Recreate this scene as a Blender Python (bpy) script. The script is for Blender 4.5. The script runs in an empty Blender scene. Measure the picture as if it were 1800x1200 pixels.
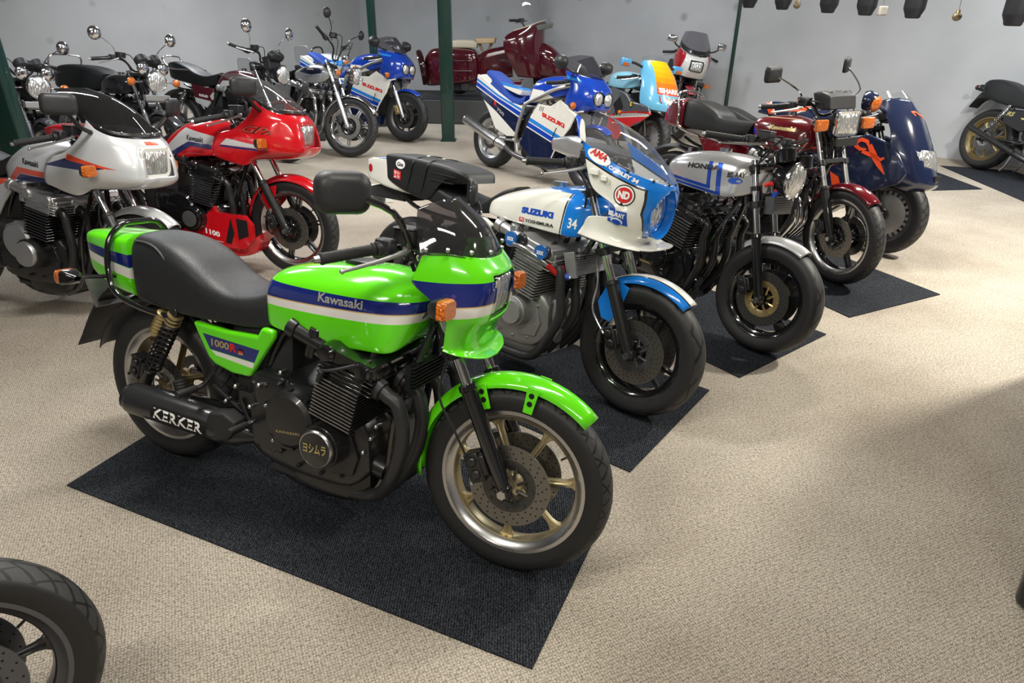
import bpy, bmesh, math, random
from mathutils import Vector, Matrix
from mathutils.bvhtree import BVHTree
random.seed(4)
R = math.radians
PI = math.pi
scene = bpy.context.scene
COL = scene.collection

# ---------------------------------------------------------------- camera
F_PX, PITCH, ROLL, CAM_H = 1215.0, 27.18, 0.612, 1.808
cd = bpy.data.cameras.new('camera'); cam = bpy.data.objects.new('camera', cd); COL.objects.link(cam)
cd.sensor_width = 36.0; cd.sensor_fit = 'HORIZONTAL'; cd.lens = F_PX / 1800.0 * 36.0; cd.clip_start = .05
_fw = Vector((0, math.cos(R(PITCH)), -math.sin(R(PITCH)))); _rt = Vector((1, 0, 0)); _up = _rt.cross(_fw)
_r2 = _rt * math.cos(R(ROLL)) + _up * math.sin(R(ROLL)); _u2 = -_rt * math.sin(R(ROLL)) + _up * math.cos(R(ROLL))
_m = Matrix((_r2, _u2, -_fw)).transposed().to_4x4(); _m.translation = (0, 0, CAM_H); cam.matrix_world = _m
scene.camera = cam

# ---------------------------------------------------------------- world, exposure, ceiling tubes and one added fill lamp
w = bpy.data.worlds.new('world'); scene.world = w; w.use_nodes = True
w.node_tree.nodes['Background'].inputs[0].default_value = (.88, .92, 1, 1)
w.node_tree.nodes['Background'].inputs[1].default_value = .17
vs = scene.view_settings
vs.view_transform = 'Standard'; vs.look = 'None'; vs.gamma = 1; vs.use_curve_mapping = False; vs.exposure = 0.26

def lamp(loc, sx, sy, power, color=(1, 1, 1), rz=0):
    l = bpy.data.lights.new('tube_or_fill', 'AREA'); l.shape = 'RECTANGLE'; l.size = sx; l.size_y = sy
    l.energy = power; l.color = color
    o = bpy.data.objects.new('tube_or_fill', l); COL.objects.link(o); o.location = loc; o.rotation_euler = (0, 0, rz)
    return o
WARM = (1, .95, .84); COOL = (.93, .97, 1)
lamp((3.95, 3.75, 2.9), .25, .16, 175, WARM, R(20))
lamp((.3, 1.6, 2.9), 1.3, .16, 24, WARM, R(20))
lamp((-1.3, 3.1, 2.9), 1.3, .16, 62, (1, .97, .92), R(20))
lamp((2.2, 5.6, 2.9), 1.3, .16, 70, WARM, R(20))
lamp((-.9, 6.6, 2.9), 1.3, .16, 62, (1, .98, .95), R(20))
lamp((-3.6, 5.9, 2.9), 1.3, .16, 55, COOL, R(20))
lamp((4.6, 6.6, 2.9), 1.3, .16, 75, COOL, R(20))
lamp((1.0, 9.0, 2.9), 1.3, .16, 42, COOL, R(20))
lamp((-3.6, 10.2, 2.9), 1.3, .16, 110, COOL, R(20))
lamp((-1.6, .3, 2.9), 1.3, .16, 40, WARM, R(20))
lamp((.6, -.9, 2.9), 1.3, .16, 34, WARM, R(20))  # added fill lamp behind the camera, brightens the near wheel and floor

# ---------------------------------------------------------------- materials
MATS = {}
def _new(name):
    m = bpy.data.materials.new(name); m.use_nodes = True
    return m, m.node_tree, m.node_tree.nodes['Principled BSDF']
def srgb(h):
    if isinstance(h, str):
        h = h.lstrip('#'); c = [int(h[i:i+2], 16)/255 for i in (0, 2, 4)]
        return tuple((x/12.92 if x <= .04045 else ((x+.055)/1.055)**2.4) for x in c) + (1,)
    return tuple(h) + (1,) if len(h) == 3 else tuple(h)
def mat(name, col, rough=.4, metal=0, coat=0, bump=0, bscale=200, var=.06, ior=1.45):
    if name in MATS: return MATS[name]
    m, nt, b = _new(name); c = srgb(col)
    N = nt.nodes.new; L = nt.links.new
    tc = N('ShaderNodeTexCoord'); nz = N('ShaderNodeTexNoise'); nz.inputs['Scale'].default_value = 14; nz.inputs['Detail'].default_value = 3
    L(tc.outputs['Object'], nz.inputs['Vector'])
    mr = N('ShaderNodeMapRange'); mr.inputs[3].default_value = max(.02, rough-var); mr.inputs[4].default_value = min(1, rough+var)
    L(nz.outputs[0], mr.inputs[0]); L(mr.outputs[0], b.inputs['Roughness'])
    b.inputs['Base Color'].default_value = c; b.inputs['Metallic'].default_value = metal
    b.inputs['Coat Weight'].default_value = coat; b.inputs['Coat Roughness'].default_value = .03; b.inputs['IOR'].default_value = ior
    if bump:
        n2 = N('ShaderNodeTexNoise'); n2.inputs['Scale'].default_value = bscale; L(tc.outputs['Object'], n2.inputs['Vector'])
        bp = N('ShaderNodeBump'); bp.inputs['Strength'].default_value = bump; bp.inputs['Distance'].default_value = .002
        L(n2.outputs[0], bp.inputs['Height']); L(bp.outputs[0], b.inputs['Normal'])
    MATS[name] = m; return m
def paint(name, base, bands=(), rough=.18, metal=0, coat=1, axes='XZ', flake=0):
    """car paint with hard-edged colour areas: bands = [(colour, convex polygon in the given object axes)]"""
    if name in MATS: return MATS[name]
    m, nt, b = _new(name); N = nt.nodes.new; L = nt.links.new
    tc = N('ShaderNodeTexCoord'); sp = N('ShaderNodeSeparateXYZ'); L(tc.outputs['Object'], sp.inputs[0])
    ab = N('ShaderNodeMath'); ab.operation = 'ABSOLUTE'; L(sp.outputs['Y'], ab.inputs[0])
    src = {'X': sp.outputs['X'], 'Y': ab.outputs[0], 'Z': sp.outputs['Z']}
    cur = None
    rgb = N('ShaderNodeRGB'); rgb.outputs[0].default_value = srgb(base); cur = rgb.outputs[0]
    for bd in bands:
        col, poly = bd[0], bd[1]; ax = bd[2] if len(bd) > 2 else axes
        cb = N('ShaderNodeCombineXYZ'); L(src[ax[0]], cb.inputs[0]); L(src[ax[1]], cb.inputs[1]); cb.inputs[2].default_value = 1
        area = sum(poly[i][0]*poly[(i+1) % len(poly)][1]-poly[(i+1) % len(poly)][0]*poly[i][1] for i in range(len(poly)))
        if area < 0: poly = poly[::-1]
        prev = None
        for i in range(len(poly)):
            (x0, z0), (x1, z1) = poly[i], poly[(i+1) % len(poly)]
            nx, nz_ = -(z1-z0), (x1-x0); ln = math.hypot(nx, nz_) or 1; nx /= ln; nz_ /= ln
            d = N('ShaderNodeVectorMath'); d.operation = 'DOT_PRODUCT'; L(cb.outputs[0], d.inputs[0])
            d.inputs[1].default_value = (nx, nz_, -(nx*x0+nz_*z0))
            if prev is None: prev = d.outputs['Value']
            else:
                mn = N('ShaderNodeMath'); mn.operation = 'MINIMUM'; L(prev, mn.inputs[0]); L(d.outputs['Value'], mn.inputs[1]); prev = mn.outputs[0]
        st = N('ShaderNodeMath'); st.operation = 'GREATER_THAN'; L(prev, st.inputs[0]); st.inputs[1].default_value = 0
        mx = N('ShaderNodeMix'); mx.data_type = 'RGBA'; L(st.outputs[0], mx.inputs[0]); L(cur, mx.inputs[6]); mx.inputs[7].default_value = srgb(col)
        cur = mx.outputs[2]
    L(cur, b.inputs['Base Color'])
    b.inputs['Roughness'].default_value = rough; b.inputs['Metallic'].default_value = metal
    b.inputs['Coat Weight'].default_value = coat; b.inputs['Coat Roughness'].default_value = .02
    MATS[name] = m; return m
def glass(name, tint, alpha=.25, rough=.04):
    if name in MATS: return MATS[name]
    m, nt, b = _new(name); nt.nodes.remove(b); N = nt.nodes.new; L = nt.links.new
    t = N('ShaderNodeBsdfTransparent'); t.inputs[0].default_value = srgb(tint)
    g = N('ShaderNodeBsdfGlossy'); g.inputs['Roughness'].default_value = rough
    d = N('ShaderNodeBsdfDiffuse'); d.inputs[0].default_value = (.5, .5, .52, 1)
    lw = N('ShaderNodeLayerWeight'); lw.inputs[0].default_value = .5
    pw = N('ShaderNodeMath'); pw.operation = 'POWER'; L(lw.outputs['Facing'], pw.inputs[0]); pw.inputs[1].default_value = 3.2
    fr = N('ShaderNodeMath'); fr.operation = 'MULTIPLY_ADD'; L(pw.outputs[0], fr.inputs[0]); fr.inputs[1].default_value = .5; fr.inputs[2].default_value = .035
    m1 = N('ShaderNodeMixShader'); m1.inputs[0].default_value = alpha; L(t.outputs[0], m1.inputs[1]); L(d.outputs[0], m1.inputs[2])
    m2 = N('ShaderNodeMixShader'); L(fr.outputs[0], m2.inputs[0]); L(m1.outputs[0], m2.inputs[1]); L(g.outputs[0], m2.inputs[2])
    L(m2.outputs[0], nt.nodes['Material Output'].inputs[0]); MATS[name] = m; return m
def lensmat(name, col, metal=.75, sc=60):
    if name in MATS: return MATS[name]
    m, nt, b = _new(name); N = nt.nodes.new; L = nt.links.new
    b.inputs['Base Color'].default_value = srgb(col); b.inputs['Metallic'].default_value = metal; b.inputs['Roughness'].default_value = .22
    b.inputs['Coat Weight'].default_value = 1
    tc = N('ShaderNodeTexCoord'); mp = N('ShaderNodeMapping'); mp.inputs['Scale'].default_value = (1, 3.2, .8)
    L(tc.outputs['Object'], mp.inputs[0]); v = N('ShaderNodeTexVoronoi'); v.inputs['Scale'].default_value = sc; L(mp.outputs[0], v.inputs['Vector'])
    bp = N('ShaderNodeBump'); bp.inputs['Strength'].default_value = .9; bp.inputs['Distance'].default_value = .010; L(v.outputs['Distance'], bp.inputs['Height']); L(bp.outputs[0], b.inputs['Normal'])
    MATS[name] = m; return m
def tyremat(name, Rt, wt, n=46, k=3.0, depth=1.0, col=(.034, .034, .036), edge=.022):
    """rubber with slanted tread grooves running round the wheel (object axis Y)"""
    if name in MATS: return MATS[name]
    m, nt, b = _new(name); N = nt.nodes.new; L = nt.links.new
    def mt(op, a, b_=None, c=None):
        q = N('ShaderNodeMath'); q.operation = op
        for i, v in enumerate((a, b_, c)):
            if v is None: continue
            if isinstance(v, (int, float)): q.inputs[i].default_value = v
            else: L(v, q.inputs[i])
        return q.outputs[0]
    tc = N('ShaderNodeTexCoord'); sp = N('ShaderNodeSeparateXYZ'); L(tc.outputs['Object'], sp.inputs[0])
    x, y, z = sp.outputs
    ay = mt('ABSOLUTE', y)
    ang = mt('MULTIPLY', mt('ARCTAN2', z, x), n/(2*PI))
    sl = mt('MULTIPLY', ay, k/wt)
    g = mt('FRACT', mt('ADD', ang, sl))
    gm = mt('LESS_THAN', g, .20)
    g2 = mt('FRACT', mt('ADD', mt('MULTIPLY', ang, .5), mt('MULTIPLY', sl, -.9)))
    gm2 = mt('MULTIPLY', mt('LESS_THAN', g2, .12), mt('GREATER_THAN', ay, wt*.16))
    rr = mt('SQRT', mt('ADD', mt('MULTIPLY', x, x), mt('MULTIPLY', z, z)))
    reg = mt('GREATER_THAN', rr, Rt-edge)
    cen = mt('LESS_THAN', ay, wt*.025)
    msk = mt('MULTIPLY', mt('MAXIMUM', mt('MAXIMUM', gm, gm2), cen), reg)
    rings = mt('MULTIPLY', mt('GREATER_THAN', mt('FRACT', mt('MULTIPLY', rr, 90)), .8), mt('LESS_THAN', rr, Rt-.03))
    h = mt('SUBTRACT', mt('MULTIPLY', rings, .06), msk)
    bp = N('ShaderNodeBump'); bp.inputs['Strength'].default_value = depth; bp.inputs['Distance'].default_value = .006
    L(h, bp.inputs['Height']); L(bp.outputs[0], b.inputs['Normal'])
    m0 = N('ShaderNodeMix'); m0.data_type = 'RGBA'; L(reg, m0.inputs[0]); m0.inputs[6].default_value = (.013, .013, .014, 1); m0.inputs[7].default_value = srgb(col)
    mx = N('ShaderNodeMix'); mx.data_type = 'RGBA'; L(msk, mx.inputs[0]); L(m0.outputs[2], mx.inputs[6]); mx.inputs[7].default_value = (.003, .003, .003, 1)
    L(mx.outputs[2], b.inputs['Base Color']); b.inputs['Roughness'].default_value = .55
    MATS[name] = m; return m

chrome = mat('chrome', (.82, .82, .84), .09, 1, var=.03)
steel = mat('brushed_steel', (.55, .55, .56), .28, 1)
alu = mat('cast_aluminium', (.52, .52, .53), .38, .9)
alu_dull = mat('dull_aluminium', (.38, .38, .38), .5, .8, bump=.2)
gunmetal = mat('gunmetal', (.12, .12, .13), .35, .7)
black = mat('gloss_black_metal', (.008, .008, .009), .16, .0, 1)
blackm = mat('satin_black_metal', (.014, .014, .015), .35, 0, .3)
matte = mat('matte_black', (.02, .02, .021), .6, 0, bump=.15)
plastic = mat('black_plastic', (.022, .022, .024), .45, 0, bump=.15, bscale=400)
rubber = mat('black_rubber', (.016, .016, .017), .6, 0)
vinyl = mat('seat_vinyl', (.017, .018, .020), .44, 0, 0, bump=.5, bscale=260)
vinyl_side = mat('seat_vinyl_smooth', (.010, .011, .012), .48, 0, 0, bump=.2, bscale=300)
gold = mat('gold_alloy', (.46, .36, .17), .36, .75)
golddark = mat('dark_gold', (.20, .15, .07), .45, .6)
champagne = mat('champagne_alloy', (.50, .43, .27), .34, .8)
discsteel = mat('brake_steel', (.22, .21, .19), .34, .9)
discdark = mat('iron_disc', (.09, .088, .085), .42, .8)
hole = mat('dark_hole', (.002, .002, .002), .8)
amber = lensmat('amber_lens', (.85, .19, .008), .12, 130)
redlens = mat('red_lens', (.42, .01, .01), .2, 0, 1)
cream = mat('cream_vinyl', (.55, .50, .38), .5)
white = mat('white_lacquer', (.78, .77, .72), .3, 0, .5)
lens = lensmat('headlamp_lens', (.86, .88, .88), .82, 34)
lens_dim = lensmat('headlamp_lens_clear', (.80, .82, .82), .85, 26)
clear = glass('clear_screen', (.93, .94, .95), .05)
smoke = glass('smoked_screen', (.40, .38, .40), .03)
greyscreen = glass('grey_screen', (.70, .70, .72), .08)
silverink = mat('silver_print', (.62, .60, .55), .35, .6)
goldink = mat('gold_print', (.55, .45, .20), .35, .5)
redink = mat('red_print', (.60, .02, .02), .35)
whiteink = mat('white_print', (.85, .85, .85), .35)
blackink = mat('black_print', (.01, .01, .01), .35)
blueink = mat('blue_print', (.015, .07, .42), .35)
orangeink = mat('orange_print', (.85, .10, .02), .4)

# ---------------------------------------------------------------- mesh helpers
SIB = {}
SPLIT = {'cam_end_cap', 'frame_bolt', 'spark_plug_lead', 'screen_screw', 'edge_trim', 'control_cable', 'fairing_bracket', 'piping', 'mirror_mount', 'stitching', 'bolt', 'valve_cover', 'fork_gaiter'}
class M:
    def __init__(s): s.v = []; s.f = []; s.mi = []; s.T = None; s.m = 0
    def add(s, vs, fs):
        n = len(s.v)
        s.v += [tuple(s.T @ Vector(p)) if s.T is not None else tuple(p) for p in vs]
        s.f += [tuple(n+i for i in f) for f in fs]; s.mi += [s.m]*len(fs)
        return s
    def box(s, c, d, R_=None):
        x, y, z = (q/2 for q in d)
        P = [Vector((a*x, b*y, e*z)) for a in (-1, 1) for b in (-1, 1) for e in (-1, 1)]
        if R_ is not None: P = [R_ @ p for p in P]
        c = Vector(c)
        return s.add([c+p for p in P], [(0, 1, 3, 2), (4, 6, 7, 5), (0, 4, 5, 1), (2, 3, 7, 6), (0, 2, 6, 4), (1, 5, 7, 3)])
    def loft(s, rings, cap=True, close=True):
        k = len(rings[0]); vs = [p for r in rings for p in r]; fs = []
        for i in range(len(rings)-1):
            for j in range(k if close else k-1):
                a = i*k+j; b = i*k+(j+1) % k; fs.append((a, b, b+k, a+k))
        if cap: fs.append(tuple(range(k))[::-1]); fs.append(tuple(range((len(rings)-1)*k, len(rings)*k)))
        return s.add(vs, fs)
    def cyl(s, p0, p1, r0, r1=None, n=16, cap=True):
        r1 = r0 if r1 is None else r1; p0 = Vector(p0); p1 = Vector(p1); d = (p1-p0).normalized()
        u = d.orthogonal().normalized(); w_ = d.cross(u)
        return s.loft([[p+(u*math.cos(2*PI*i/n)+w_*math.sin(2*PI*i/n))*r for i in range(n)] for p, r in ((p0, r0), (p1, r1))], cap)
    def tube(s, pts, r, n=8, sub=5, cap=True):
        pts = [Vector(p) for p in pts]
        if sub > 1 and len(pts) > 2: pts = crv(pts, sub)
        k = len(pts); rs = r if isinstance(r, (list, tuple)) else [r]*k
        if len(rs) != k: rs = [lerp_list(rs, i/(k-1)) for i in range(k)]
        rings = []; u = None
        for i in range(k):
            d = (pts[min(i+1, k-1)]-pts[max(i-1, 0)]).normalized()
            if u is None: u = d.orthogonal().normalized()
            else:
                u = (u-d*u.dot(d)); u = u.normalized() if u.length > 1e-6 else d.orthogonal().normalized()
            w_ = d.cross(u)
            rings.append([pts[i]+(u*math.cos(2*PI*j/n)+w_*math.sin(2*PI*j/n))*rs[i] for j in range(n)])
        return s.loft(rings, cap)
    def lathe(s, prof, c=(0, 0, 0), ax=(0, 1, 0), n=48, closed=False):
        """prof: (radius, distance along the axis)"""
        c = Vector(c); d = Vector(ax).normalized(); u = Vector((0, 0, 1)) if abs(d.z) < .9 else Vector((1, 0, 0)); u = (u-d*u.dot(d)).normalized(); w_ = d.cross(u)
        rings = [[c+d*h+(u*math.cos(2*PI*i/n)+w_*math.sin(2*PI*i/n))*max(r, 1e-5) for i in range(n)] for r, h in prof]
        if closed: rings.append(rings[0])
        return s.loft(rings, not closed)
    def prism(s, poly, y0, y1, ax='XZ'):
        if ax == 'XZ': g = lambda p, h: (p[0], h, p[1])
        elif ax == 'YZ': g = lambda p, h: (h, p[0], p[1])
        else: g = lambda p, h: (p[0], p[1], h)
        n = len(poly); vs = [g(p, y0) for p in poly]+[g(p, y1) for p in poly]
        fs = [tuple(range(n))[::-1], tuple(range(n, 2*n))]+[(i, (i+1) % n, (i+1) % n+n, i+n) for i in range(n)]
        return s.add(vs, fs)
    def ball(s, c, r, n=12, sc=(1, 1, 1)):
        prof = [(math.sin(PI*i/8), -math.cos(PI*i/8)) for i in range(9)]
        c = Vector(c); rings = [[c+Vector((math.cos(2*PI*j/n)*a*r*sc[0], math.sin(2*PI*j/n)*a*r*sc[1], h*r*sc[2])) for j in range(n)] for a, h in [(max(q[0], 1e-4), q[1]) for q in prof]]
        return s.loft(rings)
    def body(s, st, shape=None, sub=5, sc=3):
        """st: stations (xb, zb, xt, zt, halfwidth); shape: (width fraction, height fraction) of the right half from bottom to top"""
        shape = shape or SH_ROUND
        hs = [tuple(p) for p in crv([Vector((a, b, 0)) for a, b in shape], sc)] if sc > 1 else [(a, b, 0) for a, b in shape]
        st5 = [Vector(q[:3]+(0,))[:3] for q in []]
        k = len(st); out = []
        if sub > 1:
            for i in range(k-1):
                p0, p1, p2, p3 = st[max(i-1, 0)], st[i], st[i+1], st[min(i+2, k-1)]
                for j in range(sub):
                    t = j/sub; out.append([cat(p0[q], p1[q], p2[q], p3[q], t) for q in range(5)])
            out.append(list(st[-1]))
        else: out = [list(q) for q in st]
        rings = []
        for xb, zb, xt, zt, hw in out:
            r = []
            for a, b, _ in hs: r.append((xb+(xt-xb)*b, -hw*max(a, 0), zb+(zt-zb)*b))
            for a, b, _ in reversed(hs[1:-1]): r.append((xb+(xt-xb)*b, hw*max(a, 0), zb+(zt-zb)*b))
            rings.append(r)
        return s.loft(rings)
    def pieces(s):
        par = list(range(len(s.v)))
        def fd(a):
            while par[a] != a: par[a] = par[par[a]]; a = par[a]
            return a
        for f in s.f:
            r = fd(f[0])
            for i in f[1:]: par[fd(i)] = r
        gs = {}
        for f, mi in zip(s.f, s.mi): gs.setdefault(fd(f[0]), []).append((f, mi))
        out = []
        for k, L_ in gs.items():
            ids = {}; q = M()
            for f, mi in L_:
                q.f.append(tuple(ids.setdefault(i, len(ids)) for i in f)); q.mi.append(mi)
            q.v = [s.v[i] for i in ids]; out.append(q)
        return out
    def build(s, name, mats, parent=None, **k):
        if name in SPLIT:
            os_ = [q.build_(name, mats, parent, **k) for q in s.pieces()]
            SIB[os_[0].name] = os_[1:]; return os_[0]
        return s.build_(name, mats, parent, **k)
    def build_(s, name, mats, parent=None, bev=0, ang=40, smooth=True, solid=0, sub=0, mtx=None, soff=-1, bseg=2):
        me = bpy.data.meshes.new(name); me.from_pydata(s.v, [], s.f)
        mats = mats if isinstance(mats, (list, tuple)) else [mats]
        for q in mats: me.materials.append(q)
        if any(s.mi): me.polygons.foreach_set('material_index', s.mi)
        bm = bmesh.new(); bm.from_mesh(me)
        bmesh.ops.remove_doubles(bm, verts=bm.verts, dist=1e-6)
        if not solid: bmesh.ops.recalc_face_normals(bm, faces=bm.faces)
        bm.to_mesh(me); bm.free()
        if smooth:
            me.polygons.foreach_set('use_smooth', [True]*len(me.polygons)); me.set_sharp_from_angle(angle=R(ang))
        me.update()
        o = bpy.data.objects.new(name, me); COL.objects.link(o)
        if parent: o.parent = parent
        if mtx is not None: o.matrix_basis = mtx
        if bev:
            md = o.modifiers.new('bevel', 'BEVEL'); md.width = bev; md.segments = bseg; md.limit_method = 'ANGLE'; md.angle_limit = R(35)
            md.harden_normals = False
        if solid:
            md = o.modifiers.new('solid', 'SOLIDIFY'); md.thickness = solid; md.offset = soff
        if sub:
            md = o.modifiers.new('sub', 'SUBSURF'); md.levels = sub; md.render_levels = sub
        return o
def cat(a, b, c, d, t):
    return .5*((2*b)+(-a+c)*t+(2*a-5*b+4*c-d)*t*t+(-a+3*b-3*c+d)*t**3)
def crv(P, sub=5):
    P = [Vector(p) for p in P]; o = []; k = len(P)
    for i in range(k-1):
        a, b, c, d = P[max(i-1, 0)], P[i], P[i+1], P[min(i+2, k-1)]
        for j in range(sub): o.append(cat(a, b, c, d, j/sub))
    o.append(P[-1]); return o
def lerp_list(L_, t):
    x = t*(len(L_)-1); i = min(int(x), len(L_)-2); return L_[i]*(1-(x-i))+L_[i+1]*(x-i)
SH_ROUND = [(0, 0), (.55, .02), (.9, .16), (1, .45), (.93, .78), (.6, .97), (0, 1)]
SH_BOX = [(0, 0), (.6, 0), (.92, .01), (1, .1), (1, .5), (1, .85), (.93, .97), (.6, 1), (0, 1)]
SH_TANK = [(0, .06), (.55, .02), (.88, 0), (.98, .06), (1, .3), (.99, .55), (.94, .72), (.8, .86), (.5, .97), (0, 1)]
SH_SEAT = [(0, 0), (.7, 0), (.95, .03), (1, .2), (.99, .5), (.96, .78), (.86, .93), (.5, 1), (0, 1)]

def surf(rows, su=5, sv=5, holes=None, mirror=True, push=(1.2, 0, .9)):
    """skin through rows of control points (right half, last column on the centre line), mirrored; returns an M ready for build(solid=...)"""
    g = [crv(r, su) for r in rows]
    nc = len(g[0]); cols = [crv([r[j] for r in g], sv) for j in range(nc)]
    nr = len(cols[0]); m = M(); P = [[cols[j][i] for j in range(nc)] for i in range(nr)]
    if mirror:
        for row in P:
            row[-1] = Vector((row[-1].x, 0, row[-1].z))
            row += [Vector((p.x, -p.y, p.z)) for p in reversed(row[:-1])]
    k = len(P[0]); vs = [p for r in P for p in r]; fs = []
    for i in range(nr-1):
        for j in range(k-1):
            q = (i*k+j, i*k+j+1, (i+1)*k+j+1, (i+1)*k+j)
            c = (vs[q[0]]+vs[q[1]]+vs[q[2]]+vs[q[3]])/4
            if holes and holes(c): continue
            fs.append(q)
    # orient outwards
    if fs:
        sc = 0; cen = Vector(push)
        for q in fs:
            n = (vs[q[1]]-vs[q[0]]).cross(vs[q[3]]-vs[q[0]]); c = (vs[q[0]]+vs[q[2]])/2; sc += n.dot(c-cen)
        if sc < 0: fs = [q[::-1] for q in fs]
    return m.add(vs, fs)

# ---------------------------------------------------------------- identity helpers
def thing(name, label, cat_, group=None, loc=(0, 0, 0)):
    o = bpy.data.objects.new(name, None); COL.objects.link(o); o.empty_display_size = .1; o.location = loc
    return tag(o, label, cat_, group)
def tag(o, label, cat_=None, group=None, kind=None):
    if label: o['label'] = label
    if cat_: o['category'] = cat_
    if group: o['group'] = group
    if kind: o['kind'] = kind
    return o
def struct(o): o['kind'] = 'structure'; return o

# ---------------------------------------------------------------- lettering and stickers laid on a surface
_tc = {}
def textmesh(body, bold=0, shear=0, space=1.0):
    key = (body, bold, shear, space)
    if key in _tc: return _tc[key]
    cu = bpy.data.curves.new('t', 'FONT'); cu.body = body; cu.size = 1; cu.offset = bold; cu.shear = shear; cu.space_character = space
    cu.resolution_u = 3
    o = bpy.data.objects.new('t', cu); COL.objects.link(o)
    dg = bpy.context.evaluated_depsgraph_get(); dg.update()
    me = o.evaluated_get(dg).to_mesh()
    vs = [tuple(v.co) for v in me.vertices]; fs = [tuple(p.vertices) for p in me.polygons]
    o.evaluated_get(dg).to_mesh_clear(); bpy.data.objects.remove(o); bpy.data.curves.remove(cu)
    if vs:
        x0 = min(v[0] for v in vs); x1 = max(v[0] for v in vs); y0 = min(v[1] for v in vs); y1 = max(v[1] for v in vs)
        vs = [((v[0]-x0)/(x1-x0), (v[1]-y0)/(y1-y0)) for v in vs]
    _tc[key] = (vs, fs); return vs, fs
def bvh_of(objs):
    vs = []; fs = []
    for o in objs:
        n = len(vs); T = o.matrix_basis.copy()
        if o.parent and o.parent.type == 'MESH': T = o.parent.matrix_basis @ T
        vs += [T @ v.co for v in o.data.vertices]; fs += [tuple(i+n for i in p.vertices) for p in o.data.polygons]
    return BVHTree.FromPolygons(vs, fs)
def laid(flat, P0, U, Vv, targets, name, mt, parent, d=(0, 1, 0), off=.0012, cuts=0, back=.5):
    """flat=(verts in 0..1, faces) mapped on P0 + u*U + v*V, then dropped on the target surfaces along d"""
    vs, fs = flat; P0 = Vector(P0); U = Vector(U); Vv = Vector(Vv); d = Vector(d).normalized()
    bm = bmesh.new(); bv = [bm.verts.new((v[0], v[1], 0)) for v in vs]
    for f in fs:
        try: bm.faces.new([bv[i] for i in f])
        except Exception: pass
    bmesh.ops.triangulate(bm, faces=bm.faces)
    if cuts: bmesh.ops.subdivide_edges(bm, edges=bm.edges, cuts=cuts, use_grid_fill=True)
    bt = bvh_of(targets) if targets else None
    par_inv = None
    lasthit = None
    for v in bm.verts:
        p = P0+U*v.co.x+Vv*v.co.y
        if bt:
            h = bt.ray_cast(p-d*back, d)
            if h[0] is not None:
                n = h[1] if h[1].dot(d) < 0 else -h[1]; lasthit = (h[0]-p).dot(d); p = h[0]+n*off
            elif lasthit is not None: p = p+d*(lasthit-off)
        v.co = p
    me = bpy.data.meshes.new(name); bm.to_mesh(me); bm.free(); me.materials.append(mt)
    # orient
    nn = Vector((0, 0, 0))
    for p in me.polygons: nn += p.normal*p.area
    if nn.dot(d) > 0: me.flip_normals()
    o = bpy.data.objects.new(name, me); COL.objects.link(o)
    if parent:
        o.parent = parent
        if parent.type == 'MESH': o.matrix_basis = parent.matrix_basis.inverted()
    return o
def text(body, P0, U, Vv, targets, mt, parent, bold=.02, shear=0, space=1, name='lettering', **kw):
    return laid(textmesh(body, bold, shear, space), P0, U, Vv, targets, name, mt, parent, **kw)
def disc2d(n=32, ri=0.0):
    vs = [(.5+.5*math.cos(2*PI*i/n), .5+.5*math.sin(2*PI*i/n)) for i in range(n)]
    if ri == 0: return vs+[(.5, .5)], [(i, (i+1) % n, n) for i in range(n)]
    vi = [(.5+.5*ri*math.cos(2*PI*i/n), .5+.5*ri*math.sin(2*PI*i/n)) for i in range(n)]
    return vs+vi, [(i, (i+1) % n, (i+1) % n+n, i+n) for i in range(n)]
def grid2d(nx=6, ny=4):
    vs = [(i/nx, j/ny) for j in range(ny+1) for i in range(nx+1)]
    return vs, [(j*(nx+1)+i, j*(nx+1)+i+1, (j+1)*(nx+1)+i+1, (j+1)*(nx+1)+i) for j in range(ny) for i in range(nx)]
def strip2d(pts, wd):
    """polyline -> ribbon, in plain units (use U=(1,0,0), V=(0,0,1), P0=origin)"""
    P = [Vector((a, b)) for a, b in pts]; vs = []; fs = []
    for i, p in enumerate(P):
        t = (P[min(i+1, len(P)-1)]-P[max(i-1, 0)]).normalized(); n = Vector((-t.y, t.x))
        ww = wd[i] if isinstance(wd, (list, tuple)) else wd
        vs += [tuple(p+n*ww/2), tuple(p-n*ww/2)]
        if i: fs.append((2*i-2, 2*i-1, 2*i+1, 2*i))
    return vs, fs
# ---------------------------------------------------------------- motorcycle components
GRP = 'motorcycles on show'
class Bike:
    def __init__(s, label, x, y, yaw, lean=9, steer=0, rake=26, ax=1.5, az=.325, z=.001, name='motorcycle', cat_='motorcycle', group=None):
        s.root = thing(name, label, cat_, group)
        m = Matrix.Translation((x, y, z)) @ Matrix.Rotation(R(yaw), 4, 'Z') @ Matrix.Rotation(R(-lean), 4, 'X')
        s.root.matrix_world = m; s.ax = ax; s.az = az; s.rake = rake
        d = Vector((-math.sin(R(rake)), 0, math.cos(R(rake)))); s.d = d
        h = Vector((ax, 0, az))-Vector((.055, 0, 0))/math.cos(R(rake))
        s.S = Matrix.Translation(h) @ Matrix.Rotation(R(steer), 4, d) @ Matrix.Translation(-h)
    def P(s, m, name, mt, st=False, parent=None, **k):
        o = m.build(name, mt, parent or s.root, **k)
        if st and parent is None:
            for q in [o]+SIB.get(o.name, []): q.matrix_basis = s.S @ q.matrix_basis
        return o

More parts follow.
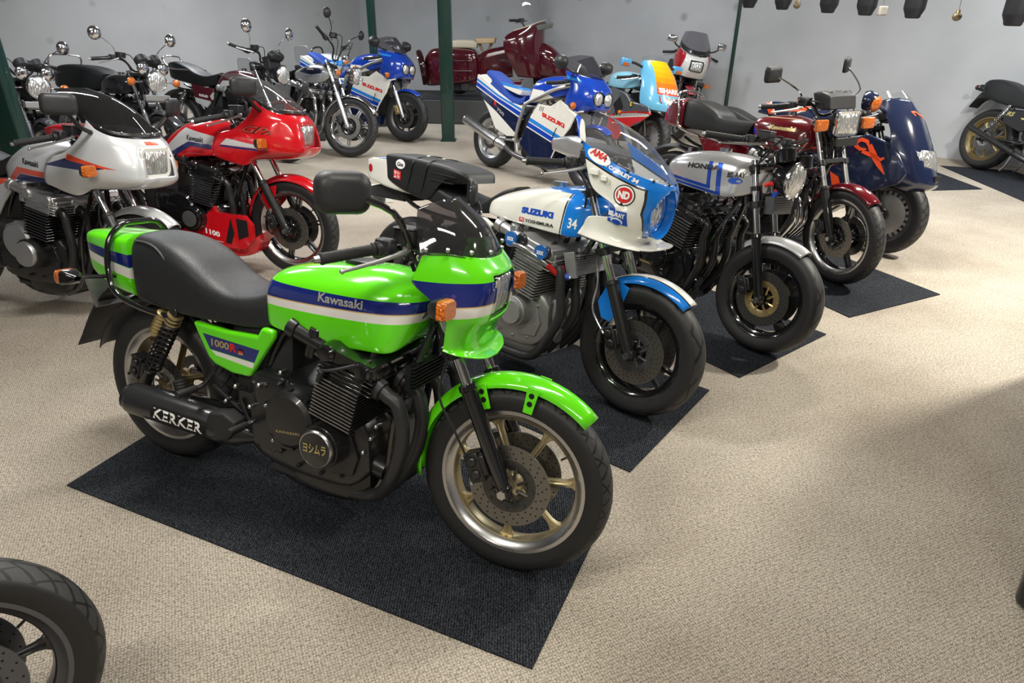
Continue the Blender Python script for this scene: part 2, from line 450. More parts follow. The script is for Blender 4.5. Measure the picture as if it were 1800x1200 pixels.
def wheel(B, name, c, Rt, wt, rr, style, n, rim, lip=None, tyre=None, st=False, discs=(), hub=None, a0=0, spk=None, cover=None, dr=.14, discm=None, carrier=None, holes=24, rimw=None, det=1):
    """one wheel, axle along Y. rim mesh is the part; tyre, discs, polished lip are sub-parts"""
    T = Matrix.Translation(c)
    if st: T = B.S @ T
    rw = (rimw or wt*.8)/2
    nl = 72 if det else 40
    m = M()
    prof = [(rr+.006, -rw), (rr-.006, -rw), (rr-.012, -rw+.010), (rr-.03, -rw*.62), (rr-.034, 0), (rr-.03, rw*.62), (rr-.012, rw-.010), (rr-.006, rw), (rr+.006, rw), (rr-.002, rw*.6), (rr-.012, 0), (rr-.002, -rw*.6)]
    m.lathe(prof, n=nl, closed=True)
    hr = hub or .042
    m.lathe([(.012, -.06), (hr, -.055), (hr, -.03), (hr*.8, -.02), (hr*.8, .02), (hr, .03), (hr, .055), (.012, .06)], n=24)
    ri = rr-.031
    def rot(p, a): return (p[0]*math.cos(a)-p[1]*math.sin(a), p[0]*math.sin(a)+p[1]*math.cos(a))
    spm = m if spk is None else M()
    for k in range(n):
        a = a0+2*PI*k/n
        if style == 'cast':      # straight H-section spoke, flared at the rim
            w1, w2, w3 = .016, .011, .034
            pl = [(hr*.9, -w1), (.5*ri, -w2), (ri*.84, -w2), (ri*.93, -w2*1.5), (ri+.004, -w3), (ri+.004, w3), (ri*.93, w2*1.5), (ri*.84, w2), (.5*ri, w2), (hr*.9, w1)]
            spm.prism([rot(p, a) for p in pl], -.009, .009)
            pl = [(hr*.9, -.004), (ri*.95, -.0035), (ri*.95, .0035), (hr*.9, .004)]
            spm.prism([rot(p, a) for p in pl], -.018, .018)
        elif style == 'double':  # paired thin ribs
            for sg in (-1, 1):
                pl = [(hr*.9, sg*.016-.006), (ri+.002, sg*.012-.006), (ri+.002, sg*.012+.006), (hr*.9, sg*.016+.006)]
                spm.prism([rot(p, a) for p in pl], -.014, .014)
        elif style == 'wide':    # modern hollow three/six spoke, widening to the rim
            w1, w2, w3 = .030, .020, .034
            pl = [(hr*.8, -w1), (.5*ri, -w2), (ri+.004, -w3), (ri+.004, w3), (.5*ri, w2), (hr*.8, w1)]
            spm.prism([rot(p, a) for p in pl], -.016, .016)
        elif style == 'tri':
            for sg in (-1, 1):
                pl = [(hr*.8, sg*.01-.008), (ri+.004, sg*.055-.010), (ri+.004, sg*.055+.010), (hr*.8, sg*.01+.010)]
                spm.prism([rot(p, a) for p in pl], -.012, .012)
        elif style == 'blade':   # riveted plate spokes
            for yy in (-.022, .022):
                pl = [(hr*.9, -.022), (ri, -.014), (ri, .014), (hr*.9, .022)]
                spm.prism([rot(p, a) for p in pl], yy-.003, yy+.003)
    o = m.build(name, rim, B.root, bev=.003 if det else 0, mtx=T, ang=35, bseg=1)
    if spk is not None: spm.build('spokes', spk, o, bev=.002, bseg=1)
    if lip is not None:
        q = M()
        for sg in (-1, 1):
            q.lathe([(rr+.008, sg*(rw-.003)), (rr+.008, sg*(rw+.003)), (rr-.004, sg*(rw+.003)), (rr-.0125, sg*(rw-.008)), (rr-.026, sg*rw*.66), (rr-.024, sg*rw*.64), (rr-.006, sg*(rw-.014))], n=nl, closed=True)
        q.build('rim_lip', lip, o, ang=50)
    t = M(); hw = wt/2
    rm = (Rt+rr)/2
    pr = [(rr-.004, -rw+.002), (rr+.004, -rw-.001), (rr+.014, -rw-.004), (rm-.01, -hw*.985), (rm+.012, -hw), (Rt-.024, -hw*.90), (Rt-.014, -hw*.74), (Rt-.005, -hw*.45), (Rt, 0)]
    pr = pr+[(a, -b) for a, b in reversed(pr[:-1])]
    t.lathe(pr+[(rr-.004, 0)], n=96 if det else 48, closed=True)
    t.build('tyre', tyre or rubber, o, ang=60)
    dm = discm or discsteel
    for dy in discs:
        q = M(); sg = 1 if dy > 0 else -1
        q.lathe([(dr, dy-.0025), (dr, dy+.0025), (dr*.62, dy+.0025), (dr*.62, dy-.0025)], n=48, closed=True)
        q.m = 1
        if holes and det:
            for k in range(holes):
                for j, fr_ in enumerate((.72, .82, .92)):
                    a = 2*PI*(k+j*.33)/holes; cx, cz = dr*fr_*math.cos(a), dr*fr_*math.sin(a)
                    q.cyl((cx, dy+sg*.0028, cz), (cx, dy-sg*.0028, cz), .0032, n=6)
        q.m = 2
        q.lathe([(dr*.66, dy-.004), (dr*.66, dy+.004), (dr*.5, dy+.004), (dr*.42, dy-sg*.004+.003), (dr*.42, dy-sg*.004-.003), (dr*.5, dy-.004)], n=32, closed=True)
        for k in range(8):
            a = 2*PI*k/8; cx, cz = dr*.58*math.cos(a), dr*.58*math.sin(a); q.cyl((cx, dy-sg*.002, cz), (cx, dy+sg*.009, cz), .006, n=8)
            a += .3
            q.tube([(hr*.7*math.cos(a), dy-sg*.004, hr*.7*math.sin(a)), (dr*.5*math.cos(a+.2), dy, dr*.5*math.sin(a+.2))], .006, n=5, sub=1)
        q.build('brake_disc', [dm, hole, carrier or alu_dull], o, ang=30)
    if cover:
        q = M()
        for sg in (-1, 1):
            y = sg*(rw-.012)
            q.lathe([(.03, y-sg*.004), (.03, y+sg*.006), (ri*.55, y+sg*.004), (ri*.86, y-sg*.012), (ri*.86, y-sg*.016), (ri*.5, y-sg*.002)], n=48, closed=True)
            for k in range(24):
                a = 2*PI*k/24; c0, s0 = math.cos(a), math.sin(a)
                q.box((ri*.93*c0, y-sg*.012, ri*.93*s0), (ri*.16, .006, .022), Matrix.Rotation(-a, 3, 'Y'))
        q.build('wheel_cover', cover, o, ang=30)
    if det:
        q = M(); a = a0+.45
        q.tube([((ri)*math.cos(a), 0, ri*math.sin(a)), ((ri-.03)*math.cos(a), -.004, (ri-.03)*math.sin(a))], .004, n=6, sub=1); q.build('valve', blackm, o)
    return o

def fork(B, y=.095, top=1.0, slider=blackm, tube=steel, sl=.40, rs=.026, rt=.019, boots=False, wd=None, clamps=(.74, .93), clampm=None, axoff=.0):
    d = B.d; a = Vector((B.ax-axoff, 0, B.az)); L_ = (top-B.az)/d.z
    for sg in (-1, 1):
        m = M(); p = a+Vector((0, sg*y, 0))
        m.tube([p-d*.02, p+d*.05, p+d*.12, p+d*(sl-.03), p+d*sl], [rs*.8, rs*.95, rs, rs, rs*1.02], n=16, sub=1)
        m.cyl(p+d*(sl-.005), p+d*(sl+.018), rs*1.18, rs*1.12)
        m.box(p+Vector((0, 0, 0)), (.045, .03, .05)); m.cyl(p+Vector((0, sg*.005, 0)), p+Vector((0, sg*.028, 0)), .012, n=8)
        o = B.P(m, 'fork_leg', slider, True, bev=.004, bseg=1)
        q = M(); q.cyl(p+d*sl, p+d*L_, rt, n=20); q.build('stanchion', tube, o)
        if boots:
            q = M(); q.lathe([(rt+.004+.010*(i % 2), i*.008) for i in range(16)], p+d*(sl-.01), d, n=20); q.build('fork_gaiter', rubber, o)
    m = M(); cm = clampm or blackm
    for z in clamps:
        t = (z-B.az)/d.z; p = a+d*t
        Rm = Matrix.Rotation(-R(B.rake), 3, 'Y')
        m.box(p-Vector((.02, 0, 0)), (.08, 2*y*.9, .03), Rm)
        for sg in (-1, 1): m.cyl(p+Vector((0, sg*y, 0))-d*.018, p+Vector((0, sg*y, 0))+d*.018, rt+.012, n=16)
    p0 = a+d*((clamps[0]-B.az)/d.z)-Vector((.045, 0, 0)); p1 = a+d*((clamps[-1]-B.az)/d.z)-Vector((.045, 0, 0))
    m.cyl(p0, p1, .028, n=14)
    B.P(m, 'triple_clamp', cm, True, bev=.003, bseg=1)
    # axle
    m = M(); m.cyl(a+Vector((0, -y-.01, 0)), a+Vector((0, y+.01, 0)), .011, n=12)
    for sg in (-1, 1): m.cyl(a+Vector((0, sg*(y+.025), 0)), a+Vector((0, sg*(y+.036), 0)), .016, n=6)
    B.P(m, 'front_axle', steel, True)
def caliper(B, y, off=(-.11, .06), c=blackm, st=True, name='brake_caliper', center=None, sz=1.0, rot=-25):
    ce = Vector(center) if center else Vector((B.ax, 0, B.az)); p = ce+Vector((off[0], y, off[1])); Rm = Matrix.Rotation(R(rot), 3, 'Y')
    m = M(); m.box(p, (.052*sz, .055, .10*sz), Rm); m.box(p+Rm @ Vector((.018*sz, 0, 0)), (.05*sz, .045, .07*sz), Rm)
    sg = -1 if y < 0 else 1
    for dz in (-.022, .022):
        q = p+Rm @ Vector((0, sg*.026, dz*sz)); m.cyl(q, q+Vector((0, sg*.010, 0)), .017*sz, n=16)
    o = B.P(m, name, c, st, bev=.006)
    q = M()
    for dz in (-.045, .045):
        a = p+Rm @ Vector((-.02, sg*.02, dz*sz)); q.cyl(a, a+Vector((0, sg*.018, 0)), .006, n=6)
    q.build('bolt', steel, o)
    return o
def hose(B, pts, r=.004, m_=None, st=True, name='brake_hose'):
    m = M(); m.tube(pts, r, n=6, sub=6); return B.P(m, name, m_ or rubber, st)

def fender(B, name, c, Rf, a0, a1, w, mt, st=True, drop=.03, th=.003, seg=28, taper=.8, cols=6, sp=0):
    """arched mudguard, angles in degrees from straight forward (0) over the top (90)"""
    m = M(); rows = []
    for i in range(seg+1):
        t = i/seg; a = R(a0+(a1-a0)*t); wf = w/2*(taper+(1-taper)*math.sin(PI*min(1, max(0, t*.9+.08))))
        row = []
        for j in range(-cols, cols+1):
            u = j/cols; r = Rf-drop*abs(u)**2.6; row.append((c[0]+r*math.cos(a), wf*u, c[2]+r*math.sin(a)))
        rows.append(row)
    k = 2*cols+1; vs = [p for r in rows for p in r]
    fs = [(i*k+j, (i+1)*k+j, (i+1)*k+j+1, i*k+j+1) for i in range(seg) for j in range(k-1)]
    if a1 < a0: fs = [f[::-1] for f in fs]
    m.add(vs, [f[::-1] for f in fs])
    return B.P(m, name, mt, st, solid=th, ang=50)

def round_lamp(B, c, r=.095, st=True, shell=chrome, depth=.11, rim=chrome, lm=None, tilt=0):
    T = Matrix.Translation(c) @ Matrix.Rotation(R(tilt), 4, 'Y')
    m = M(); m.T = T
    m.lathe([(.02, -depth), (r*.55, -depth*.93), (r*.85, -depth*.6), (r*.97, -.01), (r*.97, 0)], ax=(1, 0, 0), n=36)
    o = B.P(m, 'headlamp', shell, st, ang=60)
    q = M(); q.T = T; q.lathe([(r*.98, -.012), (r*1.06, -.006), (r*1.06, .008), (r*.95, .016), (r*.9, .012), (r*.93, -.01)], ax=(1, 0, 0), n=40, closed=True); q.build('headlamp_rim', rim, o, ang=60)
    q = M(); q.T = T; q.lathe([(r*.93, .004), (r*.8, .014), (r*.5, .024), (.002, .029)], ax=(1, 0, 0), n=36); q.build('headlamp_lens', lm or lens, o, ang=60)
    return o
def rrect(w, h, r, n=5, cx=0, cy=0):
    o = []
    for sx, sy, a0 in ((1, 1, 0), (-1, 1, 90), (-1, -1, 180), (1, -1, 270)):
        for i in range(n+1):
            a = R(a0+90*i/n); o.append((cx+sx*(w/2-r)+r*math.cos(a), cy+sy*(h/2-r)+r*math.sin(a)))
    return o
def rect_lamp(B, c, w, h, st=True, tilt=0, shell=blackm, rim=black, lm=None, r=.025, depth=.09, yaw=0, rimw=.010):
    T = Matrix.Translation(c) @ Matrix.Rotation(R(yaw), 4, 'Z') @ Matrix.Rotation(R(tilt), 4, 'Y')
    f = lambda ww, hh, x, rr_: [(x, a, b) for a, b in rrect(ww, hh, rr_)]
    m = M(); m.T = T; m.loft([f(w*.5, h*.5, -depth, r*.5), f(w*.9, h*.9, -depth*.5, r), f(w, h, 0, r)])
    o = B.P(m, 'headlamp', shell, st, ang=50)
    q = M(); q.T = T; a = rimw
    q.loft([f(w+a, h+a, -.012, r), f(w+2*a, h+2*a, .0, r+a), f(w+a*1.4, h+a*1.4, .010, r+a*.7), f(w-a*.4, h-a*.4, .008, r), f(w-a*.4, h-a*.4, -.004, r)], cap=False)
    q.build('headlamp_rim', rim, o, ang=50)
    q = M(); q.T = T; q.loft([f(w-.002, h-.002, .002, r), f(w*.9, h*.9, .009, r*.9), f(w*.5, h*.5, .015, r*.6)]); q.build('headlamp_lens', lm or lens, o, ang=60)
    return o
def indicator(B, base, c, st=True, shape='rect', w=.07, h=.055, d=.06, stalk=black, body=black, face=1, lc=None, rs=.008, name='indicator'):
    """stalk from base to lamp body centred at c; face=+1 lens looks forward"""
    c = Vector(c); m = M(); m.tube([base, c-Vector((face*d*.2, 0, 0))], rs, n=8, sub=1)
    if shape == 'rect':
        f = lambda x, k: [(c.x+face*x, c.y+a, c.z+b) for a, b in rrect(w*k, h*k, .012)]
        m.loft([f(-d*.55, .35), f(-d*.35, .8), f(0, 1)])
        q = M(); q.loft([f(.0005, .97), f(d*.25, .97), f(d*.38, .85)])
    else:
        m.lathe([(.01, -d*.6), (w*.35, -d*.45), (w*.5, -d*.1), (w*.5, .002)], c, (face, 0, 0), n=24)
        q = M(); q.lathe([(w*.49, .002), (w*.47, d*.2), (w*.3, d*.38), (.003, d*.44)], c, (face, 0, 0), n=24)
    o = B.P(m, name, [body], st, bev=.002, bseg=1); q.build('indicator_lens', lc or amber, o, ang=50); return o
def mirror(B, base, c, st=True, w=.15, h=.10, shape='rect', mt=plastic, arm=black, rs=.006, mid=None, yaw=0, tilt=0, d=.035, r=.025):
    c = Vector(c); m = M(); pts = [base]+([mid] if mid else [])+[c]
    m.tube(pts, rs, n=8, sub=4)
    o = B.P(m, 'mirror', arm, st)
    T = Matrix.Translation(c) @ Matrix.Rotation(R(yaw), 4, 'Z') @ Matrix.Rotation(R(tilt), 4, 'Y'); q = M(); q.T = T
    if shape == 'rect':
        f = lambda x, k: [(x, a, b) for a, b in rrect(w*k, h*k, min(r*k, h*k*.45))]
        q.loft([f(d*.55, .55), f(d*.45, .8), f(d*.15, .98), f(-d*.3, 1.0), f(-d*.4, .96)])
    else: q.lathe([(.004, d), (w*.3, d*.85), (w*.47, d*.3), (w*.5, -d*.2), (w*.48, -d*.35)], ax=(1, 0, 0), n=32)
    q.build('mirror_housing', mt, o, ang=50)
    g = M(); g.T = T
    if shape == 'rect': g.loft([f(-d*.405, .9), f(-d*.43, .9)])
    else: g.lathe([(w*.45, -d*.36), (w*.45, -d*.40)], ax=(1, 0, 0), n=32)
    g.build('mirror_glass', chrome, o)
    return o
def bars(B, path, grip, st=True, m_=blackm, r=.011, gm=rubber, lever=None, sw=True, levm=steel, res=None, both=True):
    """path/grip: points on the right half (y<0), mirrored; grip=(inner, outer)"""
    mir = lambda p: (p[0], -p[1], p[2])
    m = M(); pp = list(path)+[grip[1]]; m.tube([mir(p) for p in reversed(pp)]+pp if path[0][1] != 0 else [mir(p) for p in reversed(pp[1:])]+pp, r, n=10, sub=4)
    o = B.P(m, 'handlebar', m_, st)
    for sg in ((1, -1) if both else (1,)):
        f = (lambda p: Vector(p)) if sg == 1 else (lambda p: Vector(mir(p)))
        a, b = f(grip[0]), f(grip[1]); d = (b-a).normalized()
        q = M(); L_ = (b-a).length; q.lathe([(.018, 0), (.021, .003), (.021, .008)]+[(.0165+.0008*(i % 2), .012+i*(L_-.02)/14) for i in range(15)]+[(.0185, L_-.006), (.0185, L_), (.014, L_+.004)], a, d, n=20)
        q.build('grip', gm, o)
        q = M(); q.cyl(b, b+d*.02, .012, .010, n=12); q.build('bar_end', white if gm is not rubber else steel, o)
        if sw:
            q = M(); q.cyl(a-d*.055, a-d*.002, .025, n=18); q.box(a-d*.030+Vector((.006, 0, .004)), (.056, .045, .05)); q.build('switch_housing', plastic, o, bev=.005, bseg=1)
        if lever:
            q = M(); c = a-d*.07+Vector((.03, 0, -.004)); e = f(lever)
            q.tube([c, c+Vector((.03, 0, 0))+d*.02, (c+e)/2+Vector((.022, 0, .0)), e], [.010, .009, .0068, .0056], n=8, sub=5); q.ball(e, .008); q.build('lever', levm, o)
        if res and sg == 1:
            q = M(); q.box(Vector(res), (.070, .062, .045)); q.box(Vector(res)+Vector((0, 0, .026)), (.074, .066, .008)); q.build('brake_reservoir', plastic, o, bev=.006)
    return o
def gauges(B, c, st=True, n=2, r=.045, dy=.05, tilt=35, m_=plastic, gl=None, depth=.07):
    m = M(); T = Matrix.Translation(c) @ Matrix.Rotation(R(-tilt), 4, 'Y')
    m.T = T
    for i in range(n):
        y = (i-(n-1)/2)*2*dy; m.lathe([(.02, -depth), (r*.9, -depth*.8), (r, -.01), (r*1.02, 0), (r*.92, .004)], (0, y, 0), (0, 0, 1), n=28)
    m.box((0, 0, -depth*.5), (r*1.4, dy*1.6, depth*.7))
    o = B.P(m, 'instruments', m_, st, bev=.003, bseg=1)
    q = M(); q.T = T
    for i in range(n):
        y = (i-(n-1)/2)*2*dy; q.lathe([(r*.9, .001), (r*.9, .005)], (0, y, 0), (0, 0, 1), n=28)
    q.build('gauge_glass', mat('gauge_face', (.03, .03, .035), .08, 0, 1), o)
    return o

def engine(B, cx=.96, cz=.47, tilt=14, width=.25, case=black, fins=black, edge=None, head=None, cover=None, clutch=(.773, .433, .10, -.235), ign=(.918, .40, .068, -.285), ignm=None, ringm=None, carbs=alu_dull, cam=None, nf=11, fh=.165, caps=True, clm=None, capm=None, hh=.055, ch=.055):
    head = head or fins; cover = cover or case; cam = cam or head
    T = Matrix.Translation((cx, 0, cz)) @ Matrix.Rotation(R(tilt), 4, 'Y')
    # crankcase
    m = M()
    m.body([(.50, .30, .50, .50, .10), (.56, .22, .55, .54, .145), (.70, .19, .66, .55, .155), (.85, .19, .80, .52, .165), (1.0, .21, 1.0, .49, .17), (1.07, .28, 1.06, .43, .15)], SH_BOX, sub=3)
    m.body([(.66, .15, .66, .24, .10), (.74, .13, .74, .24, .13), (.96, .13, .96, .24, .13), (1.04, .16, 1.04, .26, .10)], SH_BOX, sub=2)
    for i in range(9): m.box((.74+i*.03, 0, .128), (.008, .22, .018))
    for sg in (-1, 1): m.cyl((ign[0], sg*.18, ign[1]), (ign[0], sg*(abs(ign[3])-.02), ign[1]), ign[2]*1.25, ign[2]*1.15, n=28)
    for sg in (-1, 1):
        for k, (bx, bz) in enumerate(((.60, .30), (.60, .40), (.62, .50), (.70, .27), (.78, .235), (.88, .235), (.97, .25), (1.01, .33), (1.01, .42), (.96, .47), (.70, .53))): m.cyl((bx, sg*.12, bz), (bx, sg*(.158 if bx < .66 else .178), bz), .0085, n=8); m.cyl((bx, sg*.12, bz), (bx, sg*(.164 if bx < .66 else .184), bz), .005, n=6)
        m.prism([(.57, .275), (.66, .25), (.72, .29), (.70, .40), (.62, .44), (.56, .40)], sg*.13, sg*.168)
        m.prism([(.93, .255), (1.02, .27), (1.04, .34), (1.0, .44), (.95, .46)], sg*.15, sg*.182)
    m.cyl((1.02, -.10, .30), (1.11, -.10, .28), .038, n=20); m.tube([(1.0, .04, .42), (1.10, .05, .44), (1.12, .05, .55)], .008, n=6)
    cc = B.P(m, 'crankcase', case, bev=.004, ang=35, bseg=1)
    # round covers, right side and a plain generator cover left
    x, z, r, y = clutch
    q = M(); q.lathe([(r*1.04, y+.09), (r*1.04, y+.045), (r, y+.035), (r*.97, y+.012), (r*.84, y), (.01, y-.003)], (x, 0, z), (0, 1, 0), n=36)
    q.body([(x-.13, z-.05, x-.10, z+.05, .0)]*2) if False else None
    for k in range(9):
        a = 2*PI*k/9+.2; q.cyl((x+r*.99*math.cos(a), y+.04, z+r*.99*math.sin(a)), (x+r*.99*math.cos(a), y+.020, z+r*.99*math.sin(a)), .008, n=8)
    q.build('clutch_cover', clm or case, cc, ang=35)
    q = M(); q.lathe([(r*.98, -y-.09), (r*.98, -y-.04), (r*.85, -y), (.01, -y+.002)], (.86, 0, .38), (0, 1, 0), n=32); q.build('generator_cover', case, cc, ang=35)
    x, z, r, y = ign
    q = M(); q.lathe([(r, y+.10), (r, y+.012), (r*.93, y), (.01, y-.001)], (x, 0, z), (0, 1, 0), n=36); ig = q.build('ignition_cover', ignm or case, cc, ang=35)
    if ringm is not None:
        q = M(); q.lathe([(r*1.03, y+.012), (r*1.03, y+.004), (r*.955, y-.002), (r*.92, y-.001)], (x, 0, z), (0, 1, 0), n=40, closed=True); q.build('cover_ring', ringm, cc, ang=60)
    # cylinder block with fins
    m = M(); m.T = T
    m.box((0, 0, fh*.5), (.13, 2*width-.03, fh))
    for i in range(nf):
        zz = .012+i*(fh-.015)/(nf-1); m.box((0, 0, zz), (.168, 2*width, .0042))
    cb = B.P(m, 'cylinder_block', fins, bev=.0012, bseg=1)
    if edge is not None:
        q = M(); q.T = T
        for i in range(nf):
            zz = .012+i*(fh-.015)/(nf-1); q.box((0, -width-.0006, zz), (.166, .0012, .0036))
        q.build('polished_fin_edges', edge, cb)
    # head and cam cover
    m = M(); m.T = T; h0 = fh
    m.box((0, 0, h0+hh*.5), (.17, 2*width-.02, hh))
    for i in range(4): m.box((.015, 0, h0+.010+i*hh*.27), (.215, 2*width-.01, .004))
    for y in (-.19, -.065, .065, .19):
        m.cyl((.08, y, h0+.035), (.125, y, h0+.028), .030, .034, n=16)
        m.cyl((-.08, y, h0+.05), (-.13, y, h0+.055), .026, n=14)
    hd = B.P(m, 'cylinder_head', head, bev=.003, bseg=1)
    m = M(); m.T = T
    hc = h0+hh; prof = [(-.110, hc), (-.115, hc+ch*.4), (-.10, hc+ch*.85), (-.07, hc+ch), (-.035, hc+ch*.8), (.035, hc+ch*.8), (.07, hc+ch), (.10, hc+ch*.85), (.115, hc+ch*.4), (.110, hc)]
    m.prism(prof, -width+.015, width-.015)
    for k in range(5):
        for sx in (-.11, .11): m.cyl((sx, -.2+k*.1, hc), (sx, -.2+k*.1, hc+ch*.5), .010, n=8)
    cv = B.P(m, 'cam_cover', cam, bev=.004, bseg=1)
    if caps:
        q = M(); q.T = T
        for sx in (-.072, .072):
            for sg in (-1, 1): q.lathe([(.031, 0), (.031, .010), (.024, .018), (.002, .019)], (sx, sg*(width-.018), hc+ch*.45), (0, sg, 0), n=24)
        q.build('cam_end_cap', capm or cam, cv, ang=40)
        q = M(); q.T = T
        for i, y in enumerate((-.19, -.065, .065, .19)):
            q.tube([(.05, y*.8, hc+ch*.6), (.06, y*.7, hc+ch+.03), (-.02, y*.4, hc+ch+.06)], .005, n=6, sub=3); q.cyl((.05, y*.8, hc+ch*.5), (.052, y*.8, hc+ch+.015), .011, n=10)
        q.build('spark_plug_lead', rubber, cv)
    # carburettors
    for y in (-.155, -.055, .055, .155):
        m = M(); m.T = T
        m.cyl((-.13, y, h0+.055), (-.25, y, h0+.062), .028, n=16); m.cyl((-.18, y, h0+.06), (-.18, y, h0+.105), .026, .022, n=14); m.cyl((-.18, y, h0+.055), (-.18, y, h0-.005), .022, n=12)
        m.cyl((-.25, y, h0+.062), (-.285, y, h0+.064), .034, n=16)
        B.P(m, 'carburettor', carbs, bev=.003, bseg=1)
    return T, h0, cb, hd, cv, ig
def headers(B, T, h0, mt, knee=1.17, low=.165, back=.70, ys=(-.19, -.065, .065, .19), r=.021, yin=(-.105, -.045, .045, .105), kz=.50, flange=None, name='exhaust_header'):
    for y, yi in zip(ys, yin):
        p = T @ Vector((.12, y, h0+.028)); q = T @ Vector((.155, y, h0+.018))
        m = M(); m.tube([p, q, (knee-.015, y*1.0, kz+.05), (knee, y*.98, kz-.06), (knee-.04, y*.8+yi*.2, .31), (knee-.14, yi*1.05, low+.015), (knee-.28, yi, low-.012), (back, yi, low)], r, n=14, sub=6)
        m.cyl(p-Vector((.004, 0, 0)), p.lerp(q, .45), r*1.55, r*1.4, n=14)
        B.P(m, name, mt)
def silencer(B, p0, p1, r, mt, end=None, sm=.45, tip=None, n=28, name='silencer', clampm=None):
    p0 = Vector(p0); p1 = Vector(p1); L_ = (p1-p0).length; d = (p1-p0)/L_
    m = M(); m.lathe([(.021, 0), (.024, .01), (r*.9, L_*.13), (r, L_*.2), (r, L_*.96), (r*.95, L_*.985), (r*.8, L_)], p0, d, n=n)
    o = B.P(m, name, mt, ang=40)
    q = M(); q.lathe([(r*.8, 0), (r*.8, .012), (r*.45, .014), (r*.4, -.03)], p0+d*L_, d, n=n); q.build('silencer_tip', end or blackm, o, ang=40)
    q = M(); q.lathe([(r*1.03, L_*.21), (r*1.03, L_*.23), (r*.9, L_*.23), (r*.9, L_*.21)], p0, d, n=n, closed=True); q.build('silencer_band', clampm or blackm, o)
    return o
def frame_(B, mt=black, head=(1.22, .92), pivot=(.52, .36), tail=(-.12, .72), low=True, w=.10):
    m = M(); hx, hz = head; px, pz = pivot; tx, tz = tail
    m.tube([(hx, 0, hz+.02), (hx+.05, 0, hz-.16)], .030, n=14, sub=1)
    for sg in (-1, 1):
        m.tube([(hx, sg*.02, hz-.03), (hx-.2, sg*w*.8, hz-.06), (.70, sg*w, .74), (px+.02, sg*w, pz+.05), (px-.01, sg*w, pz-.10)], .014, n=8)
        m.tube([(.72, sg*w, .72), (.40, sg*w, .70), (.1, sg*w, .71), (tx, sg*w*.9, tz)], .012, n=8)
        m.tube([(px, sg*w, pz+.03), (.35, sg*w, .55), (.20, sg*w, .69)], .011, n=8)
        if low: m.tube([(hx+.03, sg*.02, hz-.10), (hx-.06, sg*w, .52), (hx-.10, sg*w*1.05, .25), (hx-.22, sg*w, .135), (.70, sg*w, .13), (px-.01, sg*w, pz-.10)], .014, n=8)
    return B.P(m, 'frame', mt)
def swingarm(B, mt=black, pivot=(.52, .36), axle=(0, .32), w=.12, r=.018):
    m = M(); px, pz = pivot; ax, az = axle
    m.cyl((px, -w, pz), (px, w, pz), .028, n=16)
    for sg in (-1, 1):
        m.tube([(px, sg*w*.8, pz), (px-.12, sg*w, pz-.005), (ax+.06, sg*w, az+.005), (ax, sg*w, az)], r, n=10)
        m.box((ax, sg*w, az), (.09, .03, .045)); m.cyl((ax, sg*(w+.012), az), (ax, sg*(w+.03), az), .014, n=6)
    return B.P(m, 'swingarm', mt, bev=.003, bseg=1)
def shock(B, p0, p1, y, body=blackm, spring=blackm, r=.026, wire=.0045, turns=11, reservoir=None, s0=.12, s1=.72):
    """p0 top, p1 bottom in (x,z)"""
    for sg in (-1, 1):
        a = Vector((p0[0], sg*y, p0[1])); b = Vector((p1[0], sg*y, p1[1])); L_ = (b-a).length; d = (b-a)/L_
        m = M(); m.cyl(a, b, .010, n=10); m.cyl(a+d*.02, a+d*L_*s0*1.2, r*.95, n=16); m.cyl(b-d*L_*.25, b-d*.02, r*.72, n=16); m.cyl(a-Vector((0, .02, 0)), a+Vector((0, .02, 0)), .018, n=12); m.cyl(b-Vector((0, .02, 0)), b+Vector((0, .02, 0)), .016, n=12)
        o = B.P(m, 'shock_absorber', body, bev=.002, bseg=1)
        u = d.orthogonal().normalized(); w_ = d.cross(u); q = M(); N_ = turns*12
        pts = [a+d*(L_*(s0+(s1-s0)*i/N_))+(u*math.cos(2*PI*i/12)+w_*math.sin(2*PI*i/12))*r for i in range(N_+1)]
        q.tube(pts, wire, n=6, sub=1); q.build('spring', spring, o)
        if reservoir is not None:
            q = M(); c = a+Vector((-.055, sg*.01, -.01)); q.lathe([(.012, 0), (.024, .004)]+[(.026-.004*(i % 2), .008+i*.008) for i in range(13)]+[(.020, .115)], c, d, n=20); q.build('reservoir', reservoir, o)
            q = M(); q.lathe([(.012, 0), (.030, .004)]+[(.031-.004*(i % 2), .008+i*.009) for i in range(6)]+[(.024, .064)], a+d*.012, d, n=20); q.build('shock_cap', reservoir, o)
def peg(B, c, sg=-1, L_=.085, mt=rubber, bracket=blackm):
    m = M(); c = Vector(c); m.tube([(c.x+.06, sg*.13, c.z+.10), (c.x+.02, sg*.16, c.z+.02), c], .009, n=8, sub=4); o = B.P(m, 'footpeg', bracket)
    q = M(); q.lathe([(.013+.0016*(i % 2), i*L_/12) for i in range(13)], c, (0, sg, 0), n=12); q.build('peg_rubber', mt, o)
def stand(B, c=(.62, .20), foot=(.66, .30), mt=blackm):
    # side stand on the left side, foot out to the left on the floor
    m = M(); m.tube([(c[0], .13, c[1]), (c[0]-.01, .17, .10), (foot[0]-.05, foot[1]-.03, .062)], .010, n=8, sub=4); m.box((foot[0]-.05, foot[1]-.03, .056), (.05, .03, .008), Matrix.Rotation(R(9), 3, 'X')); B.P(m, 'side_stand', mt)
def innards(B, mt=matte, st=None, w=.11):
    m = M(); m.body(st or [(.40, .42, .40, .66, .07), (.46, .38, .44, .70, w), (.60, .40, .60, .72, w), (.68, .50, .68, .72, .08)], SH_BOX, sub=2)
    m.cyl((.30, -.05, .60), (.30, .05, .60), .05, n=16)
    return B.P(m, 'airbox', mt, bev=.006, bseg=1)
